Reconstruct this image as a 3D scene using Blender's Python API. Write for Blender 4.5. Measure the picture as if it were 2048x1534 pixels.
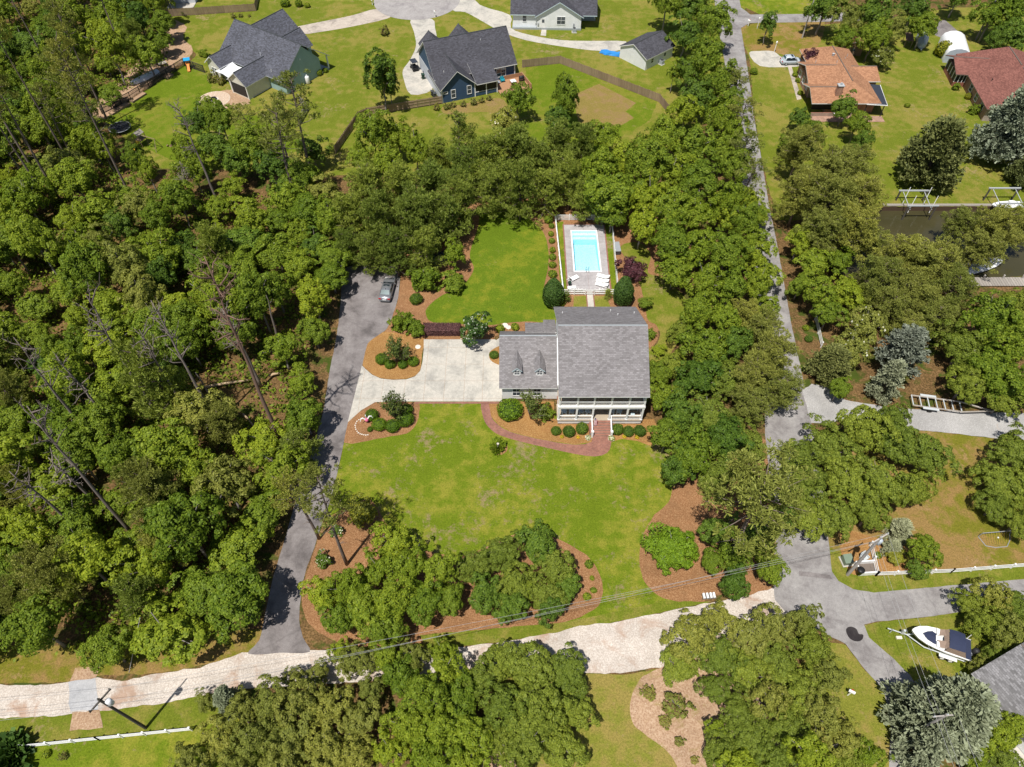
import bpy, bmesh, math, random
import numpy as np
from mathutils import Vector, Matrix, noise as mnoise
R = math.radians
for o in list(bpy.data.objects): bpy.data.objects.remove(o)
scene = bpy.context.scene
COL = scene.collection

# ------------------------------------------------------------------ camera, sky, sun, exposure
CAM_H, TILT, FPX = 76.0, R(51.5), 1421.0          # metres above ground, degrees below horizon, focal length in pixels of a 2048 px wide frame
cam = bpy.data.cameras.new('camera'); camo = bpy.data.objects.new('camera', cam); COL.objects.link(camo)
cam.sensor_fit = 'HORIZONTAL'; cam.sensor_width = 36.0; cam.lens = FPX / 2048 * 36.0
cam.clip_start = 1.0; cam.clip_end = 3000
camo.location = (0, 0, CAM_H); camo.rotation_euler = (R(90) - TILT, 0, 0)
scene.camera = camo
SUN_EL, SUN_DIR = R(67), Vector((-0.50, -0.87))    # the sun stands behind and left of the viewer
world = bpy.data.worlds.new('World'); scene.world = world; world.use_nodes = True
nt = world.node_tree; bg = nt.nodes['Background']
sky = nt.nodes.new('ShaderNodeTexSky'); sky.sky_type = 'NISHITA'; sky.sun_disc = False
sky.sun_elevation = SUN_EL; sky.sun_rotation = math.atan2(SUN_DIR.x, SUN_DIR.y)
nt.links.new(sky.outputs[0], bg.inputs[0]); bg.inputs[1].default_value = 0.068
sun = bpy.data.lights.new('sun', 'SUN'); sun.energy = 4.8; sun.angle = R(0.55); sun.color = (1.0, 0.955, 0.88)
suno = bpy.data.objects.new('sun', sun); COL.objects.link(suno); suno.location = (-60, -60, 120)
d = Vector((-SUN_DIR.x * math.cos(SUN_EL), -SUN_DIR.y * math.cos(SUN_EL), -math.sin(SUN_EL)))
suno.rotation_euler = d.to_track_quat('-Z', 'Y').to_euler()
scene.view_settings.view_transform = 'Standard'; scene.view_settings.look = 'None'
scene.view_settings.exposure = 0.2; scene.view_settings.gamma = 1.0
scene.render.engine = 'CYCLES'
scene.cycles.max_bounces = 6; scene.cycles.transparent_max_bounces = 6

def G(px, py, z=0.0):
    """surveyed photo point -> place on the level z"""
    u = (px - 1024) / FPX; v = (767 - py) / FPX; s, c = math.sin(TILT), math.cos(TILT)
    dz = -s + v * c; t = (z - CAM_H) / dz
    return Vector((u * t, (c + v * s) * t, z))
def V2P(x, y, z):
    s, c = math.sin(TILT), math.cos(TILT); dz = z - CAM_H
    f = y * c - dz * s
    return 1024 + FPX * x / f, 767 - FPX * (y * s + dz * c) / f
def ppm(px, py, z=0.0):
    p = G(px, py, z); s, c = math.sin(TILT), math.cos(TILT)
    return FPX / (p.y * c - (z - CAM_H) * s)

# ------------------------------------------------------------------ node helpers
class NT:
    def __init__(s, name):
        s.m = bpy.data.materials.new(name); s.m.use_nodes = True; s.t = s.m.node_tree
        s.b = s.t.nodes['Principled BSDF']; s.o = s.t.nodes['Material Output']
        s.b.inputs['Specular IOR Level'].default_value = 0.25
    def n(s, typ, **kw):
        nd = s.t.nodes.new('ShaderNode' + typ)
        for k, v in kw.items():
            if k in nd.inputs.keys() if isinstance(k, str) else False: s.put(nd.inputs[k], v)
            else: setattr(nd, k, v)
        return nd
    def put(s, inp, v):
        if hasattr(v, 'is_output') or isinstance(v, bpy.types.NodeSocket): s.t.links.new(v, inp)
        else: inp.default_value = (*v, 1.0) if isinstance(v, tuple) and len(v) == 3 and inp.type == 'RGBA' else v
    def co(s, kind='Object'): return s.n('TexCoord').outputs[kind]
    def noise(s, scale, detail=3, rough=0.55, co=None, dist=0.0):
        nd = s.n('TexNoise'); s.t.links.new(co if co is not None else s.co(), nd.inputs['Vector'])
        nd.inputs['Scale'].default_value = scale; nd.inputs['Detail'].default_value = detail
        nd.inputs['Roughness'].default_value = rough; nd.inputs['Distortion'].default_value = dist
        return nd.outputs['Fac']
    def ramp(s, fac, stops):
        nd = s.n('ValToRGB'); s.put(nd.inputs[0], fac); el = nd.color_ramp.elements
        while len(el) < len(stops): el.new(0.5)
        for e, (p, c) in zip(el, stops):
            e.position = p; e.color = (*c, 1) if isinstance(c, tuple) else (c, c, c, 1)
        return nd.outputs[0]
    def mix(s, fac, a, b, mode='MIX'):
        nd = s.n('MixRGB'); nd.blend_type = mode
        s.put(nd.inputs[0], fac); s.put(nd.inputs[1], a); s.put(nd.inputs[2], b); return nd.outputs[0]
    def math(s, op, a, b=0.0):
        nd = s.n('Math'); nd.operation = op; s.put(nd.inputs[0], a); s.put(nd.inputs[1], b); return nd.outputs[0]
    def bump(s, h, strength=0.3, dist=0.05):
        nd = s.n('Bump'); nd.inputs['Strength'].default_value = strength; nd.inputs['Distance'].default_value = dist
        s.put(nd.inputs['Height'], h); s.t.links.new(nd.outputs[0], s.b.inputs['Normal'])
    def col(s, c): s.put(s.b.inputs['Base Color'], c)
    def rough(s, r): s.put(s.b.inputs['Roughness'], r)
def sc(c, k): return tuple(min(1, x * k) for x in c)

M = {}
def plain(name, c, rough=0.6, var=0.12, scale=3.0, metal=0.0, spec=0.3, bump=0.0):
    m = NT(name); f = m.noise(scale, 4)
    m.col(m.ramp(f, [(0.3, sc(c, 1 - var)), (0.7, sc(c, 1 + var))])); m.rough(rough)
    m.b.inputs['Metallic'].default_value = metal; m.b.inputs['Specular IOR Level'].default_value = spec
    if bump: m.bump(m.noise(scale * 8, 2), bump, 0.03)
    M[name] = m.m; return m.m
def grass(name, lush, dry, bare, dry_pos, bare_pos, seed=0.0):
    m = NT(name); co = m.n('Mapping'); m.t.links.new(m.co(), co.inputs[0]); co.inputs['Location'].default_value = (seed, seed * 1.7, 0)
    co = co.outputs[0]
    big = m.noise(0.09, 5, 0.6, co); mid = m.noise(0.55, 5, 0.65, co); fine = m.noise(5.0, 3, 0.7, co); tiny = m.noise(16, 2, 0.6, co)
    f = m.math('ADD', m.math('MULTIPLY', big, 0.5), m.math('MULTIPLY', mid, 0.5))
    base = m.ramp(f, [(dry_pos - 0.13, lush), (dry_pos, sc(lush, 1.12)), (dry_pos + 0.1, dry)])
    b2 = m.math('ADD', m.math('MULTIPLY', m.noise(0.16, 6, 0.7, co, 0.6), 0.62), m.math('MULTIPLY', m.noise(1.6, 4, 0.7, co), 0.38))
    base = m.mix(m.ramp(b2, [(bare_pos, 0.0), (bare_pos + 0.07, 0.75)]), base, bare)
    base = m.mix(1.0, base, m.ramp(fine, [(0.25, (0.62, 0.66, 0.6)), (0.75, (1.3, 1.25, 1.3))]), 'MULTIPLY')
    base = m.mix(1.0, base, m.ramp(tiny, [(0.25, 0.68), (0.75, 1.28)]), 'MULTIPLY')
    m.col(base); m.rough(0.95); m.b.inputs['Specular IOR Level'].default_value = 0.04
    m.bump(m.math('ADD', tiny, fine), 0.8, 0.10); M[name] = m.m
def loose(name, cols, scale, bump=0.5, patch=None, speck=None):
    """mulch, straw, gravel: a lumpy loose surface"""
    m = NT(name); a = m.noise(scale, 4, 0.7); b = m.noise(0.25, 4, 0.6); v = m.n('TexVoronoi'); m.t.links.new(m.co(), v.inputs['Vector']); v.inputs['Scale'].default_value = scale * 1.2
    c = m.ramp(m.math('ADD', m.math('MULTIPLY', a, 0.6), m.math('MULTIPLY', v.outputs['Distance'], 0.5)), cols)
    if patch: c = m.mix(m.ramp(m.noise(patch[1], 5, 0.65, None, 0.8), [(patch[2], 0.0), (patch[2] + 0.12, patch[3])]), c, patch[0])
    if speck: c = m.mix(m.ramp(m.noise(speck[1], 1, 0.5), [(speck[2], 0.0), (speck[2] + 0.04, 1.0)]), c, speck[0])
    c = m.mix(1.0, c, m.ramp(b, [(0.3, 0.84), (0.7, 1.14)]), 'MULTIPLY')
    m.col(c); m.rough(0.95); m.b.inputs['Specular IOR Level'].default_value = 0.05; m.bump(a, bump, 0.06); M[name] = m.m
def paving(name, c, stain, crack=0.0, worn=None, fine=14.0):
    m = NT(name); a = m.noise(0.35, 6, 0.68, None, 0.4); f = m.noise(fine, 3, 0.7); g = m.noise(2.2, 5, 0.7)
    base = m.ramp(a, [(0.34, stain), (0.5, c), (0.68, worn or sc(c, 1.15))])
    base = m.mix(1.0, base, m.ramp(g, [(0.3, 0.86), (0.7, 1.1)]), 'MULTIPLY')
    base = m.mix(1.0, base, m.ramp(f, [(0.25, 0.8), (0.75, 1.2)]), 'MULTIPLY')
    if crack:
        v = m.n('TexVoronoi'); v.feature = 'DISTANCE_TO_EDGE'; v.inputs['Scale'].default_value = 0.11
        w = m.n('MixRGB'); w.inputs[0].default_value = 0.4; m.t.links.new(m.co(), w.inputs[1]); nn = m.n('TexNoise'); nn.inputs['Scale'].default_value = 0.9; nn.inputs['Detail'].default_value = 5
        m.t.links.new(m.co(), nn.inputs['Vector']); m.t.links.new(nn.outputs['Color'], w.inputs[2]); m.t.links.new(w.outputs[0], v.inputs['Vector'])
        base = m.mix(m.ramp(v.outputs['Distance'], [(0.0, crack), (0.006, 0.0)]), base, sc(stain, 0.5))
    m.col(base); m.rough(0.9); m.b.inputs['Specular IOR Level'].default_value = 0.12; m.bump(f, 0.25, 0.02); M[name] = m.m

grass('lush_grass', (0.128, 0.178, 0.012), (0.255, 0.255, 0.034), (0.31, 0.225, 0.13), 0.48, 0.535)
grass('deep_grass', (0.110, 0.168, 0.012), (0.210, 0.235, 0.022), (0.25, 0.22, 0.08), 0.50, 0.59, 31)
grass('yard_grass', (0.140, 0.172, 0.018), (0.255, 0.228, 0.050), (0.34, 0.25, 0.13), 0.47, 0.565, 7)
grass('fresh_grass', (0.120, 0.172, 0.012), (0.205, 0.215, 0.030), (0.29, 0.22, 0.10), 0.48, 0.57, 41)
grass('tan_grass', (0.165, 0.160, 0.020), (0.300, 0.195, 0.07), (0.36, 0.23, 0.11), 0.45, 0.55, 13)
grass('pale_grass', (0.19, 0.20, 0.03), (0.30, 0.24, 0.065), (0.36, 0.25, 0.13), 0.46, 0.56, 19)
grass('dry_patch_grass', (0.23, 0.18, 0.05), (0.29, 0.195, 0.085), (0.32, 0.215, 0.105), 0.45, 0.58, 23)
loose('pine_straw', [(0.25, (0.12, 0.05, 0.022)), (0.5, (0.25, 0.125, 0.058)), (0.8, (0.37, 0.215, 0.11))], 7, 0.6, ((0.21, 0.115, 0.055), 0.5, 0.5, 0.5), ((0.5, 0.36, 0.2), 9, 0.72))
loose('orange_straw', [(0.25, (0.16, 0.07, 0.022)), (0.5, (0.29, 0.15, 0.052)), (0.8, (0.41, 0.25, 0.10))], 8, 0.5, ((0.26, 0.13, 0.05), 0.5, 0.55, 0.5), ((0.55, 0.4, 0.22), 9, 0.74))
loose('leaf_litter', [(0.25, (0.05, 0.035, 0.017)), (0.55, (0.14, 0.085, 0.035)), (0.85, (0.25, 0.15, 0.07))], 4, 0.8, ((0.045, 0.075, 0.010), 0.35, 0.48, 0.9))
loose('pinkish_dirt', [(0.25, (0.24, 0.14, 0.085)), (0.55, (0.38, 0.25, 0.16)), (0.85, (0.48, 0.35, 0.24))], 5, 0.5, ((0.26, 0.2, 0.07), 0.6, 0.55, 0.6), ((0.62, 0.5, 0.38), 8, 0.7))
loose('white_gravel', [(0.2, (0.33, 0.28, 0.24)), (0.5, (0.49, 0.43, 0.375)), (0.85, (0.66, 0.60, 0.54))], 6, 0.6, ((0.36, 0.235, 0.165), 0.22, 0.53, 0.8))
loose('grey_gravel', [(0.2, (0.22, 0.21, 0.205)), (0.5, (0.34, 0.33, 0.32)), (0.85, (0.47, 0.46, 0.45))], 8, 0.5, ((0.38, 0.29, 0.22), 0.4, 0.64, 0.6))
paving('asphalt', (0.205, 0.185, 0.182), (0.125, 0.112, 0.11), 0.22, (0.26, 0.24, 0.235))
paving('street_asphalt', (0.27, 0.255, 0.25), (0.185, 0.17, 0.168), 0.25, (0.33, 0.315, 0.305))
paving('pale_asphalt', (0.33, 0.31, 0.30), (0.255, 0.235, 0.235), 0.2, (0.38, 0.36, 0.35))
paving('concrete', (0.47, 0.445, 0.395), (0.33, 0.315, 0.285), 0.0, (0.53, 0.49, 0.43))
paving('pink_concrete', (0.46, 0.40, 0.34), (0.30, 0.26, 0.225), 0.35, (0.52, 0.455, 0.39))
paving('deck_concrete', (0.39, 0.365, 0.365), (0.32, 0.30, 0.30), 0.0, (0.43, 0.41, 0.41))
paving('patch_concrete', (0.40, 0.40, 0.41), (0.33, 0.335, 0.35), 0.0, (0.45, 0.45, 0.46))
paving('wet_tar', (0.035, 0.03, 0.032), (0.02, 0.018, 0.02), 0.0, (0.06, 0.055, 0.055))
def brickmat(name, c1, c2, mortar, w=0.21, h=0.075):
    m = NT(name); b = m.n('TexBrick'); m.t.links.new(m.co(), b.inputs['Vector']); b.inputs['Scale'].default_value = 1.0
    b.inputs['Brick Width'].default_value = w; b.inputs['Row Height'].default_value = h; b.inputs['Mortar Size'].default_value = 0.008
    m.put(b.inputs['Color1'], c1); m.put(b.inputs['Color2'], c2); m.put(b.inputs['Mortar'], mortar)
    g = m.ramp(m.noise(1.2, 5, 0.7), [(0.3, 0.72), (0.7, 1.2)]); m.col(m.mix(1.0, b.outputs['Color'], g, 'MULTIPLY')); m.rough(0.9)
    m.bump(b.outputs['Fac'], -0.3, 0.01); M[name] = m.m
brickmat('brick_paving', (0.30, 0.125, 0.085), (0.22, 0.085, 0.065), (0.30, 0.22, 0.18), 0.21, 0.105)
brickmat('red_brick', (0.30, 0.10, 0.065), (0.22, 0.075, 0.05), (0.33, 0.25, 0.2))
brickmat('tan_brick', (0.40, 0.23, 0.15), (0.30, 0.15, 0.10), (0.4, 0.33, 0.28))
def shingle(name, c, warm=None, k=0.3):
    m = NT(name); uv = m.co('UV'); b = m.n('TexBrick'); m.t.links.new(uv, b.inputs['Vector']); b.inputs['Scale'].default_value = 1.0
    b.inputs['Brick Width'].default_value = 0.42; b.inputs['Row Height'].default_value = 0.21; b.inputs['Mortar Size'].default_value = 0.02; b.offset = 0.37
    m.put(b.inputs['Color1'], sc(c, 1 + k)); m.put(b.inputs['Color2'], sc(warm or c, 1 - k)); m.put(b.inputs['Mortar'], sc(c, 0.72))
    g = m.ramp(m.noise(9.0, 2, 0.6, uv), [(0.28, 0.88), (0.72, 1.12)]); g2 = m.ramp(m.noise(0.25, 4, 0.6, uv), [(0.3, 0.9), (0.7, 1.1)])
    m.col(m.mix(1.0, m.mix(1.0, b.outputs['Color'], g, 'MULTIPLY'), g2, 'MULTIPLY')); m.rough(0.92); m.b.inputs['Specular IOR Level'].default_value = 0.1
    m.bump(b.outputs['Fac'], -0.5, 0.02); M[name] = m.m
shingle('grey_shingle', (0.225, 0.212, 0.216), (0.215, 0.20, 0.20), 0.2)
shingle('charcoal_shingle', (0.078, 0.078, 0.092), (0.074, 0.072, 0.082), 0.26)
shingle('slate_shingle', (0.098, 0.102, 0.125), (0.09, 0.092, 0.105), 0.3)
shingle('orange_shingle', (0.37, 0.195, 0.112), (0.35, 0.175, 0.10), 0.2)
shingle('rust_shingle', (0.225, 0.098, 0.078), (0.20, 0.085, 0.07), 0.24)
shingle('weathered_shingle', (0.20, 0.195, 0.20), (0.18, 0.175, 0.175), 0.3)
def siding(name, c, step=0.17):
    m = NT(name); sx = m.n('SeparateXYZ'); m.t.links.new(m.co(), sx.inputs[0])
    z = m.math('FRACT', m.math('DIVIDE', sx.outputs['Z'], step))
    g = m.ramp(m.noise(0.9, 4, 0.6), [(0.3, 0.92), (0.7, 1.06)])
    m.col(m.mix(1.0, m.mix(m.ramp(z, [(0.0, 0.55), (0.14, 0.0)]), c, sc(c, 0.45)), g, 'MULTIPLY')); m.rough(0.6); m.bump(z, -0.6, 0.02); M[name] = m.m
siding('white_siding', (0.78, 0.79, 0.79)); siding('pale_blue_siding', (0.62, 0.70, 0.74)); siding('teal_siding', (0.30, 0.43, 0.43))
siding('navy_siding', (0.045, 0.085, 0.155)); siding('cream_siding', (0.66, 0.64, 0.56)); siding('light_grey_siding', (0.52, 0.55, 0.60)); siding('tan_siding', (0.30, 0.2, 0.12))
for a in [('white_paint', (0.80, 0.80, 0.79), 0.45), ('white_vinyl', (0.82, 0.82, 0.81), 0.35), ('blue_white_trim', (0.58, 0.70, 0.76), 0.5), ('porch_floor', (0.40, 0.33, 0.25), 0.6), ('shaded_porch_wall', (0.22, 0.19, 0.165), 0.7),
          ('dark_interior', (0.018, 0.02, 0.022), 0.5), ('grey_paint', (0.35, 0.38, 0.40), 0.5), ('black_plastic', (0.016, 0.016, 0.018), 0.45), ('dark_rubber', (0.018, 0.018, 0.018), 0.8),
          ('silver_paint', (0.27, 0.28, 0.30), 0.25), ('galvanised', (0.50, 0.53, 0.54), 0.42), ('aluminium', (0.40, 0.42, 0.43), 0.4), ('rust_steel', (0.16, 0.13, 0.11), 0.8), ('navy_canvas', (0.028, 0.036, 0.075), 0.8),
          ('tan_canvas', (0.30, 0.22, 0.17), 0.8), ('white_gelcoat', (0.82, 0.82, 0.80), 0.2), ('white_canvas', (0.72, 0.73, 0.75), 0.7), ('silver_tarp', (0.42, 0.47, 0.52), 0.35),
          ('blue_tarp', (0.03, 0.22, 0.55), 0.4), ('teal_plastic', (0.02, 0.26, 0.33), 0.4), ('orange_plastic', (0.75, 0.22, 0.02), 0.4), ('blue_plastic', (0.02, 0.30, 0.60), 0.4), ('green_metal', (0.17, 0.22, 0.16), 0.5),
          ('red_cloth', (0.45, 0.03, 0.05), 0.8), ('blue_cloth', (0.03, 0.04, 0.16), 0.8), ('white_cloth', (0.78, 0.76, 0.76), 0.8), ('pink_plastic', (0.70, 0.16, 0.28), 0.5), ('red_plastic', (0.5, 0.03, 0.02), 0.4), ('yellow_plastic', (0.75, 0.5, 0.04), 0.5),
          ('stone', (0.52, 0.47, 0.39), 0.85), ('pale_stone', (0.68, 0.63, 0.55), 0.85), ('beige_paver', (0.52, 0.40, 0.30), 0.9), ('dark_metal', (0.03, 0.03, 0.032), 0.5), ('pool_shell', (0.55, 0.79, 0.85), 0.4), ('pool_coping', (0.74, 0.76, 0.76), 0.5),
          ('bin_green', (0.02, 0.05, 0.035), 0.5), ('bin_grey', (0.06, 0.065, 0.07), 0.5), ('tail_red', (0.4, 0.015, 0.02), 0.25), ('black_mat', (0.02, 0.022, 0.03), 0.8), ('black_membrane', (0.035, 0.042, 0.058), 0.65),
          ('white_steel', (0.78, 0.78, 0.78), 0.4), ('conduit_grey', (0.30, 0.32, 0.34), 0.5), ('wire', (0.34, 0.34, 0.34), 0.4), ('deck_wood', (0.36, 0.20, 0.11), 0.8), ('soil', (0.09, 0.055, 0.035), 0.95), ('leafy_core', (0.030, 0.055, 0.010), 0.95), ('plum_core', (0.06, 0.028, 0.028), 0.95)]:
    plain(a[0], a[1], a[2], 0.06)
m = NT('pool_shell'); m.col(m.ramp(m.noise(5.5, 4, 0.75), [(0.36, (0.40, 0.66, 0.75)), (0.5, (0.60, 0.82, 0.87)), (0.7, (0.70, 0.86, 0.89))])); m.rough(0.6); M['pool_shell'] = m.m  # mottle puts the water's ripple light into the shell colour
M['silver_paint'].node_tree.nodes['Principled BSDF'].inputs['Metallic'].default_value = 0.5
def wood(name, c, c2, s=1.0):
    m = NT(name); mp = m.n('Mapping'); m.t.links.new(m.co(), mp.inputs[0]); mp.inputs['Scale'].default_value = (7 * s, 7 * s, 0.6 * s)
    f = m.noise(1.0, 5, 0.7, mp.outputs[0]); oi = m.n('ObjectInfo').outputs['Random']
    base = m.ramp(f, [(0.25, c2), (0.75, c)]); m.col(m.mix(1.0, base, m.ramp(oi, [(0, 0.85), (1, 1.15)]), 'MULTIPLY')); m.rough(0.9); m.bump(f, 0.3, 0.02); M[name] = m.m
wood('weathered_wood', (0.36, 0.265, 0.18), (0.19, 0.13, 0.085)); wood('grey_wood', (0.40, 0.37, 0.33), (0.24, 0.21, 0.185)); wood('pole_wood', (0.46, 0.43, 0.40), (0.30, 0.27, 0.25)); wood('dark_pole_wood', (0.11, 0.10, 0.085), (0.05, 0.045, 0.04))
wood('pine_bark', (0.235, 0.185, 0.155), (0.10, 0.075, 0.062)); wood('red_bark', (0.26, 0.155, 0.115), (0.11, 0.075, 0.06)); wood('dead_wood', (0.30, 0.25, 0.22), (0.12, 0.095, 0.08)); wood('grey_bark', (0.33, 0.30, 0.275), (0.16, 0.14, 0.125)); wood('bare_log', (0.62, 0.47, 0.30), (0.42, 0.29, 0.17)); wood('dark_fence', (0.055, 0.05, 0.05), (0.025, 0.023, 0.024))
def glassy(name, c, r=0.08):
    m = NT(name); m.col(m.ramp(m.noise(0.7, 2), [(0.3, sc(c, 0.7)), (0.7, sc(c, 1.3))])); m.rough(r); m.b.inputs['Specular IOR Level'].default_value = 0.7; M[name] = m.m
glassy('window_glass', (0.06, 0.075, 0.09)); glassy('car_glass', (0.018, 0.028, 0.034)); glassy('teal_glass', (0.03, 0.085, 0.095)); glassy('porcelain_dark', (0.03, 0.03, 0.03), 0.25)
# pool water and canal water
m = NT('pool_water'); gl = m.n('BsdfGlossy'); gl.inputs['Roughness'].default_value = 0.03; tp = m.n('BsdfTransparent'); tp.inputs[0].default_value = (0.97, 0.995, 1.0, 1); va = m.n('VolumeAbsorption'); va.inputs['Color'].default_value = (0.20, 0.86, 0.96, 1); va.inputs['Density'].default_value = 0.13; m.t.links.new(va.outputs[0], m.o.inputs['Volume'])
fr = m.n('Fresnel'); fr.inputs[0].default_value = 1.33; mx = m.n('MixShader'); bp = m.n('Bump'); bp.inputs['Strength'].default_value = 0.6; bp.inputs['Distance'].default_value = 0.08; m.t.links.new(m.noise(3.2, 2, 0.5), bp.inputs['Height'])
for q in (gl, fr): m.t.links.new(bp.outputs[0], q.inputs['Normal'])
m.t.links.new(fr.outputs[0], mx.inputs[0]); m.t.links.new(tp.outputs[0], mx.inputs[1]); m.t.links.new(gl.outputs[0], mx.inputs[2]); m.t.links.new(mx.outputs[0], m.o.inputs[0]); M['pool_water'] = m.m
m = NT('canal_water'); m.col(m.ramp(m.noise(0.12, 4, 0.6), [(0.3, (0.045, 0.042, 0.018)), (0.7, (0.066, 0.058, 0.028))])); m.rough(0.12); m.b.inputs['Specular IOR Level'].default_value = 0.45; m.bump(m.noise(2.5, 3, 0.6), 0.06, 0.04); M['canal_water'] = m.m
def leafmat(name, dark, light, trans=0.3, tint=None, rough=0.55, var=0.22):
    m = NT(name); isl = m.n('NewGeometry').outputs['Random Per Island']; oi = m.n('ObjectInfo').outputs['Random']
    c = m.ramp(isl, [(0.0, dark), (0.55, tuple((x + y) / 2 for x, y in zip(dark, light))), (1.0, light)])
    c = m.mix(1.0, c, m.ramp(oi, [(0.0, (1 - var, 1 - var * 0.7, 1 - var)), (0.5, (1, 1, 1)), (1.0, (1 + var * 1.1, 1 + var * 0.8, 1 + var * 0.2))]), 'MULTIPLY')
    m.col(c); m.rough(rough); m.b.inputs['Specular IOR Level'].default_value = 0.18
    tr = m.n('BsdfTranslucent'); m.t.links.new(m.mix(1.0, c, tint or (1.25, 1.25, 0.6), 'MULTIPLY'), tr.inputs[0])
    mx = m.n('MixShader'); mx.inputs[0].default_value = trans; m.t.links.new(m.b.outputs[0], mx.inputs[1]); m.t.links.new(tr.outputs[0], mx.inputs[2]); m.t.links.new(mx.outputs[0], m.o.inputs[0]); M[name] = m.m
leafmat('leaf_green', (0.090, 0.146, 0.012), (0.255, 0.328, 0.030))
leafmat('leaf_bright', (0.135, 0.196, 0.014), (0.325, 0.390, 0.034), 0.34)
leafmat('leaf_deep', (0.05, 0.098, 0.012), (0.15, 0.23, 0.026), 0.22)
leafmat('leaf_oak', (0.095, 0.135, 0.016), (0.255, 0.31, 0.042), 0.26)
leafmat('leaf_olive', (0.135, 0.155, 0.024), (0.315, 0.325, 0.066), 0.26)
leafmat('needle_olive', (0.150, 0.172, 0.030), (0.385, 0.400, 0.090), 0.25, (1.15, 1.1, 0.6))
leafmat('needle_green', (0.125, 0.172, 0.028), (0.335, 0.395, 0.075), 0.34)
leafmat('cedar_grey', (0.185, 0.205, 0.12), (0.42, 0.45, 0.30), 0.15, (1, 1, 0.8))
leafmat('cedar_dark', (0.095, 0.115, 0.036), (0.235, 0.255, 0.085), 0.15, (1, 1, 0.7))
leafmat('spruce_blue', (0.15, 0.185, 0.12), (0.34, 0.385, 0.28), 0.15, (1, 1, 0.9))
leafmat('holly', (0.028, 0.065, 0.014), (0.115, 0.195, 0.036), 0.15)
leafmat('boxwood', (0.07, 0.135, 0.008), (0.185, 0.295, 0.018), 0.22)
leafmat('myrtle', (0.06, 0.09, 0.018), (0.175, 0.21, 0.045), 0.2)
leafmat('plum', (0.040, 0.014, 0.020), (0.120, 0.045, 0.060), 0.2, (1.2, 0.8, 0.8))
leafmat('plum_hedge', (0.10, 0.045, 0.045), (0.26, 0.13, 0.12), 0.2, (1.2, 0.8, 0.8))
leafmat('silver_leaf', (0.17, 0.185, 0.14), (0.42, 0.43, 0.36), 0.2, (1, 1, 0.9))
leafmat('yellow_leaf', (0.16, 0.18, 0.010), (0.40, 0.38, 0.030), 0.3)
leafmat('petal_white', (0.72, 0.69, 0.55), (0.86, 0.84, 0.75), 0.2, (1, 1, 0.9))
leafmat('petal_yellow', (0.6, 0.42, 0.02), (0.8, 0.6, 0.05), 0.2)
leafmat('brown_grass_leaf', (0.14, 0.085, 0.035), (0.30, 0.20, 0.09), 0.15)

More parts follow.
